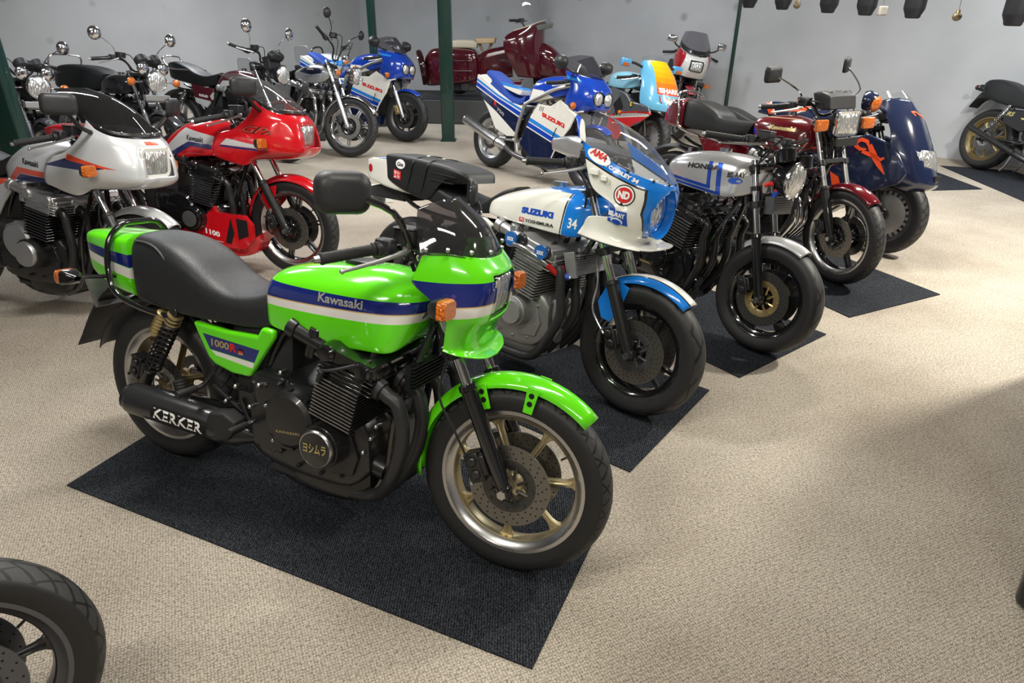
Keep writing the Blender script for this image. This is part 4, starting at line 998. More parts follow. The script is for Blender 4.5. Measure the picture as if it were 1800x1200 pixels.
# ---------------------------------------------------------------- white and blue number 34 motorcycle
SBLUE = (.008, .19, .68); OFFW = (.76, .75, .69)
def racer_bike():
    B = Bike('white and sky blue motorcycle with half fairing and number 34, behind the lime green one', -.60, 3.73, -39, 9.5, 0, 26, 1.492, .31, z=.009, group=GRP)
    tm = tyremat('tyre_sport', .315, .12, 15, 1.7, depth=.7)
    wheel(B, 'front_wheel', (1.492, 0, .315), .315, .12, .222, 'tri', 3, black, None, tm, True, (-.062, .062), a0=R(85), dr=.150, holes=30, carrier=gunmetal, discm=discsteel)
    wheel(B, 'rear_wheel', (0, 0, .318), .318, .16, .222, 'tri', 3, black, None, tm, False, (-.07,), a0=R(20), dr=.12)
    fork(B, .10, 1.02, blackm, chrome, .33, .029, .020, clamps=(.74, .98))
    caliper(B, -.10, (-.10, .055), blackm, sz=1.05); caliper(B, .10, (-.10, .055), blackm, sz=1.05)
    hose(B, [(1.25, -.10, .70), (1.30, -.15, .60), (1.29, -.14, .48), (1.36, -.13, .38)], .0045, steel)
    fender(B, 'front_mudguard', (1.492, 0, .315), .352, 52, 128, .135, PSF, drop=.035, taper=.9)
    m = M()
    for sg in (-1, 1): m.prism([(1.30, .57), (1.27, .50), (1.30, .43), (1.345, .42), (1.39, .49), (1.42, .60), (1.36, .62)], sg*.066, sg*.069)
    B.P(m, 'mudguard_stay', paint('sky_blue_paint', SBLUE), True)
    frame_(B, black, (1.17, .93), tail=(-.05, .76)); swingarm(B, black); chain(B); innards(B)
    T, h0, cb, hd, cv, ig = engine(B, .93, .47, 12, .24, alu_dull, alu_dull, steel, alu_dull, alu, clutch=(.76, .42, .105, -.235), ign=(.915, .38, .062, -.265), cam=alu_dull, nf=11, carbs=alu, capm=blackm)
    headers(B, T, h0, mat('exhaust_black', (.030, .030, .032), .42, .2), 1.15, .150, .66, r=.0225, kz=.48, yin=(-.15, -.06, .04, .12))
    silencer(B, (.55, -.12, .26), (.05, -.22, .36), .055, blackm)
    # oil cooler and braided hoses
    m = M(); m.box((1.15, 0, .645), (.045, .30, .095), Matrix.Rotation(R(-18), 3, 'Y'))
    for i in range(9): m.box((1.152+i*.0, 0, .602+i*.011), (.06, .28, .003), Matrix.Rotation(R(-18), 3, 'Y'))
    for sg in (-1, 1): m.box((1.15, sg*.152, .65), (.055, .016, .12), Matrix.Rotation(R(-18), 3, 'Y'))
    B.P(m, 'oil_cooler', alu_dull, bev=.001)
    for k, (a, b) in enumerate(((-.245, -.16), (-.20, -.06))):
        m = M(); m.tube([(.86, a, .70), (.95, a-.02, .70), (1.05, a, .66), (1.12, b-.03, .60), (1.16, b, .595)], .011, n=10); o = B.P(m, 'oil_line', steel)
        q = M(); q.cyl((1.075, a+.01, .645), (1.115, b-.035, .604), .014, n=8); q.build('hose_fitting', redink, o); q = M(); q.cyl((1.12, b-.03, .600), (1.155, b-.005, .596), .014, n=8); q.build('hose_fitting', blueink, o)
    text('GSX', (.868, -.5, .728), (.045, 0, -.006), (0, 0, .018), [cv], whiteink, cv, bold=.05)
    for x in (.868, 1.045):
        q = M(); q.cyl((x, -.245, .725-(x-.868)*.15), (x, -.262, .725-(x-.868)*.15), .033, n=28); cpx = q.build('cam_end_cap', paint('blue_cap_paint', (.02, .12, .42)), cv)
        text('XXX', (x-.02, -.5, .714-(x-.868)*.15), (.04, 0, 0), (0, 0, .018), [cpx], whiteink, cpx, bold=.05)
    shock(B, (.285, .685), (-.01, .34), .135, blackm, blackm, .028, .005, 11)
    peg(B, (.42, -.18, .40)); peg(B, (.42, .18, .40), 1); stand(B)
    # tank
    m = M(); m.body([(.585, .800, .585, .850, .06), (.592, .786, .60, .862, .105), (.66, .780, .68, .900, .135), (.78, .778, .80, .940, .152), (.92, .776, .93, .968, .162), (1.06, .775, 1.06, .985, .165), (1.14, .776, 1.15, .975, .150), (1.18, .80, 1.21, .945, .115), (1.20, .84, 1.235, .915, .07)], SH_TK)
    tk = B.P(m, 'fuel_tank', PST, ang=50)
    text('SUZUKI', (.835, -.5, .832), (.190, 0, .008), (0, 0, .030), [tk], blueink, tk, bold=.08, off=.0012)
    text('YOSHIMURA', (.862, -.5, .795), (.172, 0, .006), (0, 0, .016), [tk], blackink, tk, bold=.03, off=.003)
    laid(grid2d(3, 2), (.825, -.5, .792), (.032, 0, .001), (0, 0, .020), [tk], 'maker_sticker', redink, tk); text('ZJ', (.829, -.5, .796), (.024, 0, .001), (0, 0, .012), [tk], whiteink, tk, off=.002)
    text('34', (1.105, -.5, .815), (.042, 0, .0), (0, 0, .046), [tk], whiteink, tk, bold=.02, off=.002)
    q = M(); q.cyl((.93, 0, .97), (.93, 0, .99), .035, n=24); q.build('filler_cap', steel, tk)
    # side cover
    m = M()
    for sg in (-1, 1): m.prism([(.46, .755), (.60, .760), (.655, .735), (.62, .70), (.54, .683), (.47, .70)], sg*.115, sg*.138)
    B.P(m, 'side_cover', paint('off_white_paint', OFFW), bev=.010, bseg=3)
    # seat with tall rear pad
    m = M(); m.body([(.14, .775, .14, .91, .10), (.20, .765, .21, .865, .13), (.32, .758, .33, .832, .138), (.44, .760, .45, .820, .135), (.53, .768, .55, .835, .12), (.61, .785, .65, .905, .10), (.66, .82, .71, .928, .075)], SH_SEAT)
    st = B.P(m, 'seat', vinyl_side, ang=50)
    m = M(); m.body([(-.150, .845, -.175, .960, .105), (-.13, .825, -.15, .968, .128), (.02, .785, .02, .975, .138), (.16, .768, .20, .972, .138), (.22, .80, .32, .965, .136), (.23, .86, .42, .945, .128), (.28, .87, .455, .90, .10)], SH_BOX)
    hp = B.P(m, 'seat_pad', vinyl_side, ang=50, bev=.0)
    m = M()
    for x in (.05, .16): m.tube([(x-.02, -.138, .80), (x, -.141, .88), (x+.02, -.13, .965), (x+.02, 0, .985), (x+.02, .13, .965)], .0035, n=6)
    for z, xx in ((.885, .36), (.92, .38)): m.tube([(.20, -.140, z), (xx, -.134, z)], .003, n=6, sub=1)
    m.build('stitching', blackm, hp)
    laid(disc2d(28), (-.070, -.5, .902), (.075, 0, .002), (0, 0, .050), [hp], 'oval_sticker', whiteink, hp); text('Gina', (-.058, -.5, .916), (.050, 0, .001), (0, 0, .022), [hp], blackink, hp, shear=.3, off=.0025)
    laid(grid2d(3, 3), (-.085, -.5, .848), (.060, 0, -.004), (0, 0, .046), [hp], 'square_sticker', redink, hp)
    for i, t in enumerate(('ヨシ', 'ムラ')): text(t, (-.080, -.5, .872-i*.021), (.048, 0, -.003), (0, 0, .017), [hp], whiteink, hp, bold=.03, off=.0025)
    # tail
    m = M(); m.body([(-.358, .812, -.378, .905, .065), (-.345, .80, -.36, .915, .085), (-.25, .79, -.26, .935, .105), (-.13, .78, -.14, .950, .122), (.05, .775, .02, .95, .125)], SH_BOX)
    tl = B.P(m, 'tail_unit', paint('white_tail_paint', OFFW, [(SBLUE, [(-.5, .916), (.1, .955), (.1, 1.0), (-.5, 1.0)]), ((.02, .02, .02), [(-.5, .913), (.1, .952), (.1, .955), (-.5, .916)]), (SBLUE, [(.0, .90), (.085, .90), (.085, 1.0), (.0, 1.0)], 'YZ')]), ang=50, bev=.008)
    laid(disc2d(28), (-.345, -.5, .842), (.042, 0, 0), (0, 0, .045), [tl], 'side_reflector', redlens, tl)
    q = M(); q.body([(-.36, .83, -.375, .89, .055), (-.378, .835, -.392, .885, .05)], SH_BOX, sub=1); q.build('tail_lamp', redlens, tl, bev=.004)
    m = M(); m.body([(-.36, .70, -.34, .76, .075), (-.24, .71, -.22, .79, .085), (-.05, .72, -.05, .78, .085)], SH_BOX); B.P(m, 'tail_mudguard', matte)
    m = M(); Rm = Matrix.Rotation(R(-42), 3, 'Y'); m.box((-.375, 0, .705), (.006, .20, .13), Rm); pl = B.P(m, 'number_plate', white)
    text('EYB', (-.400, -.085, .685), (0, .17, 0), (-.035, 0, .042), None, hole, pl, bold=.02) if False else None
    # fairing
    rows = [
        [(1.085, -.175, 1.285), (1.088, -.180, 1.284), (1.092, -.182, 1.282), (1.096, -.184, 1.280)],
    ]
    A = [  # rear edge (dark outline), side, corner, nose half, centre — from the top line of the blue band downwards
        [(1.135, -.195, 1.205), (1.230, -.192, 1.165), (1.345, -.178, 1.118), (1.445, -.125, 1.085), (1.492, -.06, 1.070), (1.502, 0, 1.066)],
        [(1.165, -.200, 1.160), (1.240, -.200, 1.125), (1.350, -.186, 1.080), (1.458, -.135, 1.048), (1.506, -.065, 1.035), (1.516, 0, 1.032)],
        [(1.187, -.203, 1.100), (1.265, -.203, 1.070), (1.355, -.190, 1.035), (1.462, -.140, 1.000), (1.508, -.068, .990), (1.517, 0, .988)],
        [(1.235, -.203, 1.016), (1.290, -.200, 1.005), (1.365, -.190, .985), (1.458, -.140, .955), (1.500, -.068, .945), (1.508, 0, .943)],
        [(1.348, -.200, .962), (1.362, -.198, .955), (1.395, -.186, .940), (1.452, -.140, .910), (1.488, -.068, .900), (1.496, 0, .898)],
        [(1.340, -.195, .915), (1.355, -.192, .908), (1.390, -.180, .895), (1.442, -.138, .872), (1.470, -.066, .862), (1.476, 0, .860)],
        [(1.230, -.190, .895), (1.300, -.188, .872), (1.370, -.176, .856), (1.425, -.132, .842), (1.444, -.064, .832), (1.450, 0, .830)],
        [(1.205, -.192, .850), (1.290, -.188, .835), (1.370, -.175, .820), (1.420, -.134, .812), (1.432, -.08, .808), (1.436, -.0, .806)],
        [(1.190, -.205, .812), (1.290, -.205, .802), (1.380, -.195, .796), (1.450, -.165, .792), (1.470, -.12, .790), (1.475, -.10, .789)]]
    hl = lambda c: (c.y/.104)**2+((c.z-.942)/.104)**2 < 1 and c.x > 1.36
    for r_ in A[-1:]: r_[-1] = (1.40, 0, .795)
    fr = B.P(surf(A, 6, 6, hl), 'half_fairing', PSFR, solid=.004)
    # dark frame tube lamp
    round_lamp(B, (1.430, 0, .942), .090, False, blackm, .09, paint('sky_blue_paint', SBLUE), lens_dim)
    q = M(); q.lathe([(.092, -.04), (.097, .006), (.108, .050), (.114, .052), (.106, -.02)], (1.430, 0, .942), (1, 0, 0), n=44, closed=True); B.P(q, 'lamp_surround', paint('sky_blue_paint', SBLUE), ang=50)
    # screen
    S_ = [
        [(1.125, -.196, 1.210), (1.225, -.194, 1.170), (1.340, -.180, 1.124), (1.438, -.128, 1.092), (1.484, -.06, 1.078), (1.494, 0, 1.074)],
        [(1.105, -.186, 1.250), (1.200, -.178, 1.220), (1.300, -.155, 1.180), (1.390, -.110, 1.150), (1.432, -.055, 1.138), (1.442, 0, 1.135)],
        [(1.075, -.168, 1.290), (1.150, -.145, 1.275), (1.225, -.115, 1.255), (1.285, -.080, 1.238), (1.320, -.040, 1.228), (1.330, 0, 1.225)],
        [(1.000, -.140, 1.318), (1.050, -.115, 1.312), (1.100, -.090, 1.305), (1.140, -.060, 1.296), (1.165, -.03, 1.292), (1.172, 0, 1.290)]]
    sc = B.P(surf(S_, 6, 6), 'windscreen', clear, solid=.003)
    # painted wing at the rear of the screen
    W = [[S_[0][0], (1.145, -.197, 1.202), (1.165, -.197, 1.194)], [S_[1][0], (1.125, -.188, 1.243), (1.148, -.187, 1.236)], [S_[2][0], (1.095, -.165, 1.287), (1.112, -.160, 1.283)], [S_[3][0], (1.012, -.138, 1.317), (1.025, -.134, 1.316)]]
    for sg in (1, -1):
        m = surf([[(p[0]-.001, sg*(p[1]-.003), p[2]+.001) for p in r] for r in W], 4, 6, mirror=False, push=(1.1, 0, 1.2)); B.P(m, 'screen_wing', paint('wing_paint', OFFW, [((.03, .10, .62), [(1.02, 1.4), (1.12, 1.2), (1.135, 1.2), (1.06, 1.4)])]), solid=.002)
    m = M()
    for p in ((1.145, -.203, 1.195), (1.27, -.192, 1.145), (1.37, -.172, 1.105), (1.465, -.110, 1.080), (1.500, -.03, 1.068)):
        for sg in (-1, 1): m.ball((p[0], sg*abs(p[1]), p[2]), .006)
    B.P(m, 'screen_screw', blackm)
    laid(disc2d(36), (1.175, -.5, 1.142), (.112, 0, -.040), (.014, 0, .048), [sc, fr], 'oval_decal', whiteink, fr, off=.004); text('AMA', (1.192, -.5, 1.157), (.078, 0, -.028), (.008, 0, .026), [sc, fr], redink, fr, bold=.04, shear=.2, off=.0055)
    text('WES COOLEY 34', (1.232, -.5, 1.128), (.185, 0, -.066), (.003, 0, .016), [fr], whiteink, fr, bold=.05, off=.002)
    laid(disc2d(36), (1.335, -.5, .968), (.086, 0, -.004), (0, 0, .088), [fr], 'round_decal', blackink, fr)
    laid(disc2d(36), (1.340, -.5, .973), (.076, 0, -.004), (0, 0, .078), [fr], 'round_decal', whiteink, fr, off=.002)
    laid(disc2d(36), (1.346, -.5, .980), (.064, 0, -.003), (0, 0, .064), [fr], 'round_decal', redink, fr, off=.003); text('ND', (1.354, -.5, .996), (.046, 0, -.002), (0, 0, .032), [fr], whiteink, fr, bold=.06, off=.004)
    laid(grid2d(12, 8), (1.325, -.5, .895), (.084, 0, -.010), (-.006, 0, .056), [fr], 'square_decal', blueink, fr, off=.003); text('BEL-RAY', (1.328, -.5, .922), (.070, 0, -.008), (-.001, 0, .020), [fr], whiteink, fr, bold=.04, off=.0045)
    laid(disc2d(24), (1.340, -.5, .890), (.05, 0, -.006), (0, 0, .028), [fr], 'square_decal', whiteink, fr, off=.0045); laid(disc2d(24), (1.345, -.5, .889), (.040, 0, -.005), (0, 0, .022), [fr], 'square_decal', blueink, fr, off=.0055)
    # front lip wings
    m = M()
    m.body([(1.40, .795, 1.40, .806, .10), (1.45, .790, 1.45, .800, .14), (1.50, .790, 1.50, .798, .12), (1.52, .792, 1.52, .797, .05)], SH_BOX); B.P(m, 'fairing_lip', paint('off_white_paint', OFFW))
    # dark outline under the fairing edge
    m = M()
    for sg in (-1, 1): m.tube([(1.19, sg*.206, .809), (1.29, sg*.207, .799), (1.38, sg*.197, .792), (1.45, sg*.167, .788)], .003, n=6)
    B.P(m, 'edge_trim', blackm)
    bars(B, [(1.13, -.05, 1.03), (1.12, -.14, 1.085)], ((1.085, -.225, 1.10), (.972, -.345, 1.092)), False, lever=(1.05, -.33, 1.05), res=(1.15, -.13, 1.13))
    gauges(B, (1.22, 0, 1.10), False, 2, .038, .045)
    m = M()
    for a, b, c in (((1.10, -.12, 1.08), (1.20, -.12, .98), (1.16, -.05, .80)), ((1.09, -.16, 1.09), (1.18, -.16, 1.0), (1.12, -.08, .80))): m.tube([a, b, c], .005, n=6)
    B.P(m, 'control_cable', rubber)
    m = M(); m.box((1.235, -.212, 1.085), (.045, .012, .025)); m.box((1.285, -.210, 1.065), (.03, .010, .022)); B.P(m, 'mirror_mount', white, bev=.003)
    return B
PST = paint('white_blue_tank_paint', OFFW, [(SBLUE, [(1.068, .70), (1.085, .90), (1.10, 1.05), (1.4, 1.05), (1.4, .70)]), ((.02, .02, .02), [(1.058, .70), (1.066, .70), (1.083, .90), (1.098, 1.05), (1.090, 1.05), (1.075, .90)]),
    (SBLUE, [(.70, .962), (1.3, .962), (1.3, 1.05), (.70, 1.05)])])
PSF = paint('blue_white_mudguard_paint', SBLUE, [((.02, .02, .02), [(.0, 0), (.036, 0), (.036, 1), (0, 1)], 'YZ'), (OFFW, [(.0, 0), (.030, 0), (.030, 1), (0, 1)], 'YZ')])
_b = lambda d: [(1.0, 1.215+d), (1.12, 1.160+d), (1.30, 1.092+d), (1.42, 1.052+d), (1.9, .95+d), (1.9, 1.5), (1.0, 1.5)]
_r = lambda d: [(0, .835-d), (.080, .840-d), (.115+d, .875), (.140+d, .94), (.138+d, 1.03), (.10, 1.2), (0, 1.2)]
PSFR = paint('half_fairing_paint', OFFW, [((.02, .02, .02), _b(-.008)), ((.02, .02, .02), _r(.007), 'YZ'), (SBLUE, _b(0)), (SBLUE, _r(0), 'YZ')])
RB = racer_bike()
# ---------------------------------------------------------------- the two half-faired motorcycles at the left
def sport_tourer(label, pose, steer, main, P, screen, lettered, cover, belly=False, ringfin=None, fork_m=blackm, wheels=steel, det=1):
    B = Bike(label, *pose, steer, 26, 1.50, .33, group=GRP, z=.002)
    tm = tyremat('tyre_100_90', .333, .105, 44, 2.2)
    wheel(B, 'front_wheel', (1.50, 0, .333), .333, .105, .245, 'double', 6, black, wheels, tm, True, (-.062, .062), a0=R(15), dr=.142, carrier=black, holes=16, discm=discsteel)
    wheel(B, 'rear_wheel', (0, 0, .325), .325, .13, .228, 'double', 6, black, wheels, tm, False, (-.07,), a0=R(20), dr=.12)
    fork(B, .098, 1.02, fork_m, chrome, .335, .027, .0185, clamps=(.78, .98))
    caliper(B, -.098, (-.105, .055), blackm); caliper(B, .098, (-.105, .055), blackm)
    hose(B, [(1.30, -.08, .78), (1.33, -.14, .62), (1.37, -.14, .52), (1.41, -.12, .42)], .0045)
    fender(B, 'front_mudguard', (1.50, 0, .333), .358, 50, 170 if belly else 150, .125, P['main'], drop=.04, taper=.85)
    m = M()
    for sg in (-1, 1): m.prism([(1.33, .60), (1.29, .52), (1.34, .44), (1.40, .50), (1.43, .62)], sg*.062, sg*.066)
    B.P(m, 'mudguard_stay', P['main'], True)
    fender(B, 'rear_mudguard', (0, 0, .325), .39, 60, 175, .17, plastic, False, .03, taper=.95)
    frame_(B, black, (1.20, .93), tail=(-.05, .76)); swingarm(B, black); chain(B); innards(B)
    T, h0, cb, hd, cv, ig = engine(B, .945, .475, 12, .235, cover[0], black, ringfin or gunmetal, cover[1], cover[1], clutch=(.79, .445, .110, -.235), ign=(.885, .385, .074, -.272), ignm=cover[2], cam=cover[1], nf=10, carbs=cover[3], capm=cover[3], clm=cover[4])
    headers(B, T, h0, blackm, 1.16, .17, .62, r=.021, kz=.50)
    silencer(B, (.55, -.13, .27), (-.20, -.22, .33), .055, blackm); peg(B, (.50, -.19, .35)); stand(B)
    shock(B, (.19, .69), (-.01, .34), .135)
    # tank
    m = M(); m.body([(.62, .785, .60, .84, .06), (.66, .760, .64, .885, .115), (.75, .755, .75, .960, .148), (.86, .772, .86, 1.005, .165), (.98, .785, .98, 1.022, .172), (1.08, .790, 1.09, 1.005, .160), (1.15, .80, 1.17, .970, .13), (1.19, .83, 1.215, .93, .07)], SH_TK)
    tk = B.P(m, 'fuel_tank', P['tank'], ang=50)
    text('Kawasaki', (.850, -.5, .880), (.125, 0, -.012), (0, 0, .034), [tk], blackink, tk, bold=.03)
    q = M(); q.cyl((.95, 0, 1.015), (.95, 0, 1.035), .034, n=24); q.build('filler_cap', steel, tk)
    m = M(); m.body([(.10, .775, .08, .93, .10), (.22, .768, .22, .93, .135), (.36, .765, .36, .90, .14), (.48, .765, .48, .862, .135), (.56, .775, .57, .870, .12), (.63, .80, .65, .91, .09)], SH_SEAT); B.P(m, 'seat', vinyl_side, ang=50)
    m = M(); m.body([(-.33, .82, -.36, .90, .06), (-.20, .77, -.22, .93, .10), (0, .75, 0, .935, .125), (.14, .74, .12, .93, .13)], SH_SEAT); B.P(m, 'tail_unit', P['main'], ang=50)
    m = M()
    for sg in (-1, 1): m.prism([(.28, .76), (.66, .78), (.70, .72), (.62, .64), (.56, .56), (.42, .55), (.33, .62)], sg*.115, sg*.14)
    B.P(m, 'side_cover', P['side'], bev=.012, bseg=3)
    # fairing
    A = [
        [(1.375, -.183, 1.145), (1.44, -.186, 1.10), (1.52, -.165, 1.072), (1.582, -.09, 1.062), (1.596, 0, 1.060)],
        [(1.345, -.210, 1.060), (1.43, -.212, 1.045), (1.54, -.185, 1.030), (1.615, -.110, 1.020), (1.625, 0, 1.020)],
        [(1.250, -.230, .975), (1.36, -.235, .968), (1.51, -.210, .960), (1.635, -.128, .955), (1.642, 0, .955)],
        [(1.135, -.235, .935), (1.30, -.245, .910), (1.49, -.222, .895), (1.645, -.135, .890), (1.650, 0, .890)],
        [(1.090, -.235, .860), (1.27, -.240, .845), (1.47, -.218, .838), (1.638, -.135, .832), (1.645, 0, .832)],
        [(1.078, -.225, .802), (1.25, -.226, .775), (1.40, -.200, .792), (1.56, -.125, .795), (1.60, 0, .795)],
        [(1.095, -.212, .785), (1.28, -.215, .748), (1.385, -.185, .795), (1.45, -.12, .800), (1.48, -.10, .800)]]
    hl = lambda c: abs(c.y) < .100 and .862 < c.z < 1.012 and c.x > 1.55
    A[-1][-1] = (1.46, 0, .802)
    fr = B.P(surf(A, 7, 7, hl), 'cockpit_fairing', P['fair'], solid=.004)
    rect_lamp(B, (1.622, 0, .937), .178, .132, False, 2, blackm, P['rim'], lens, .025, .10, 0, P.get('rw', .012))
    S_ = [
        [(1.355, -.178, 1.150), (1.43, -.178, 1.108), (1.515, -.160, 1.080), (1.575, -.088, 1.070), (1.590, 0, 1.068)],
        [(1.270, -.172, 1.215), (1.340, -.160, 1.200), (1.420, -.130, 1.182), (1.475, -.070, 1.175), (1.492, 0, 1.175)],
        [(1.170, -.145, 1.268), (1.225, -.125, 1.266), (1.290, -.095, 1.260), (1.335, -.050, 1.257), (1.350, 0, 1.257)],
        [(1.080, -.105, 1.290), (1.110, -.088, 1.295), (1.145, -.065, 1.300), (1.170, -.033, 1.303), (1.180, 0, 1.304)]]
    B.P(surf(S_, 6, 6), 'windscreen', screen)
    m = M()
    q = surf([[(p[0]+.004, p[1]-.003 if i < 4 else 0, p[2]+.002) for i, p in enumerate(S_[0])], [(p[0]-.006, p[1]-.002 if i < 4 else 0, p[2]+.022) for i, p in enumerate(S_[0])]], 6, 3); B.P(q, 'screen_seal', blackm, solid=.004)
    for p in ((1.46, -.172, 1.112), (1.545, -.125, 1.092), (1.585, -.03, 1.088)):
        for sg in (-1, 1): m.ball((p[0]+.004, sg*(abs(p[1])+.005), p[2]), .006)
    B.P(m, 'screen_screw', steel)
    for sg in (-1, 1): indicator(B, (1.42, sg*.215, .895), (1.455, sg*.285, .895), False, 'rect', .075, .062, .07, blackm, blackm, 1)
    for sg, yw in ((-1, -28), (1, 22)):
        mirror(B, (1.42, sg*.20, 1.085), (1.43, sg*.375, 1.222), False, .165, .105, 'rect', plastic, blackm, .012, (1.42, sg*.27, 1.12), yw, 0, r=.03)
    gauges(B, (1.26, 0, 1.08), False, 2, .045, .052)
    bars(B, [(1.17, -.05, 1.02), (1.18, -.14, 1.055)], ((1.175, -.22, 1.045), (1.055, -.345, 1.008)), False, lever=(1.13, -.33, .985), res=(1.21, -.13, 1.08))
    m = M()
    for a, b, c in (((1.16, -.12, 1.05), (1.26, -.12, .95), (1.18, -.06, .78)), ((1.15, .12, 1.05), (1.26, .10, .95), (1.18, .05, .78))): m.tube([a, b, c], .005, n=6)
    B.P(m, 'control_cable', rubber)
    if belly:
        m = M()
        for sg in (-1, 1): m.prism([(.70, .255), (.96, .40), (1.03, .47), (1.05, .43), (1.25, .42), (1.30, .36), (1.30, .26), (1.235, .195), (.98, .205), (.78, .225)], sg*.175, sg*.212)
        m.body([(.72, .17, .70, .26, .10), (.85, .135, .85, .25, .19), (1.10, .13, 1.10, .25, .19), (1.25, .15, 1.27, .27, .17), (1.30, .20, 1.32, .30, .10)], SH_BOX)
        bp = B.P(m, 'belly_pan', P['pan'], bev=.010, bseg=3)
        text('1100', (.955, -.5, .285), (.105, 0, -.020), (0, 0, .036), [bp], whiteink, bp, bold=.04)
        m = M()
        m.prism([(1.10, .235), (1.15, .40), (1.17, .30), (1.14, .225)], -.213, -.215); m.prism([(1.19, .40), (1.27, .39), (1.275, .29), (1.20, .26)], -.213, -.215); bq = m.build('air_duct', hole, bp)
    return B, tk, fr, ig
def rib_(col, top, bot): return [(col, [top[i], top[i+1], bot[i+1], bot[i]]) for i in range(len(top)-1)]
RED = (.56, .006, .012); SILV = (.56, .57, .58); NAV2 = (.02, .025, .12); ORNG = (.80, .085, .03)
silv_poly = [(.68, .79), (.72, .86), (.825, .962), (1.06, .918), (1.03, .862), (.875, .868), (.76, .80)]
P_red = dict(main=paint('red_paint', RED), rim=paint('red_paint', RED),
    tank=paint('red_tank_paint', RED, rib_(SILV, [(.655, .820), (.83, .958), (1.055, .912)], [(.70, .795), (.86, .872), (1.035, .858)])+rib_(NAV2, [(.70, .795), (.86, .872), (1.035, .858)], [(.735, .775), (.875, .842), (1.028, .830)])),
    side=paint('red_side_paint', RED, [(SILV, [(.52, .755), (.70, .785), (.73, .765), (.56, .73)])]),
    fair=paint('red_fairing_paint', RED, [(SILV, [(1.145, .872), (1.195, .912), (1.40, .878), (1.40, .858)]), (NAV2, [(1.14, .858), (1.147, .870), (1.40, .856), (1.40, .842)])]),
    pan=paint('red_pan_paint', RED, [(SILV, [(.80, .262), (1.08, .232), (1.08, .236), (.80, .268)])]))
rb, rtk, rfr, rig = sport_tourer('red half-faired motorcycle with belly pan and clear screen, behind the white one', (-2.96, 4.83, -12.5, 8), -6, None, P_red, greyscreen, None, (black, black, black, black, black), True)
text('GPz', (1.300, -.5, .952), (.215, 0, -.012), (.02, 0, .046), [rfr], mat('gpz_outline', (.03, .004, .004)), rfr, bold=.06, shear=.3)
text('GPz', (1.304, -.5, .956), (.208, 0, -.012), (.02, 0, .038), [rfr], mat('dull_red_print', (.50, .05, .03), .35), rfr, bold=.0, shear=.3, off=.0022)
laid(disc2d(30), (.832, -.5, .332), (.106, 0, 0), (0, 0, .106), [rig], 'round_badge', alu, rig)
P_sil = dict(rw=.017, main=paint('silver_paint', SILV, metal=.35, rough=.3), rim=white,
    tank=paint('silver_tank_paint', (.66, .67, .70), rib_(ORNG, [(.66, .755), (.79, .860), (1.20, .835)], [(.69, .740), (.815, .826), (1.20, .806)])+rib_(NAV2, [(.695, .740), (.815, .824), (1.20, .804)], [(.72, .722), (.83, .785), (1.20, .768)]), metal=.3, rough=.3),
    side=paint('silver_side_paint', SILV, [(ORNG, [(.50, .745), (.70, .80), (.70, .775), (.55, .715)])], metal=.3, rough=.3),
    fair=paint('silver_fairing_paint', (.64, .65, .67), [(NAV2, [(1.10, .900), (1.26, .945), (1.50, .905), (1.40, .888)]), (ORNG, [(1.270, .970), (1.265, .938), (1.50, .905), (1.56, .902)]), (ORNG, [(.0, 1.03), (.045, 1.03), (.045, 1.048), (.0, 1.048)], 'YZ')], metal=.3, rough=.28),
    pan=paint('silver_paint', SILV))
sb, stk, sfr, sig = sport_tourer('silver half-faired motorcycle with orange flash and black screen, at the left edge', (-3.56, 4.18, -18, 9), 0, None, P_sil, glass('black_screen', (.05, .05, .055), .02), None, (blackm, alu, alu, alu, alu), False, fork_m=gunmetal)
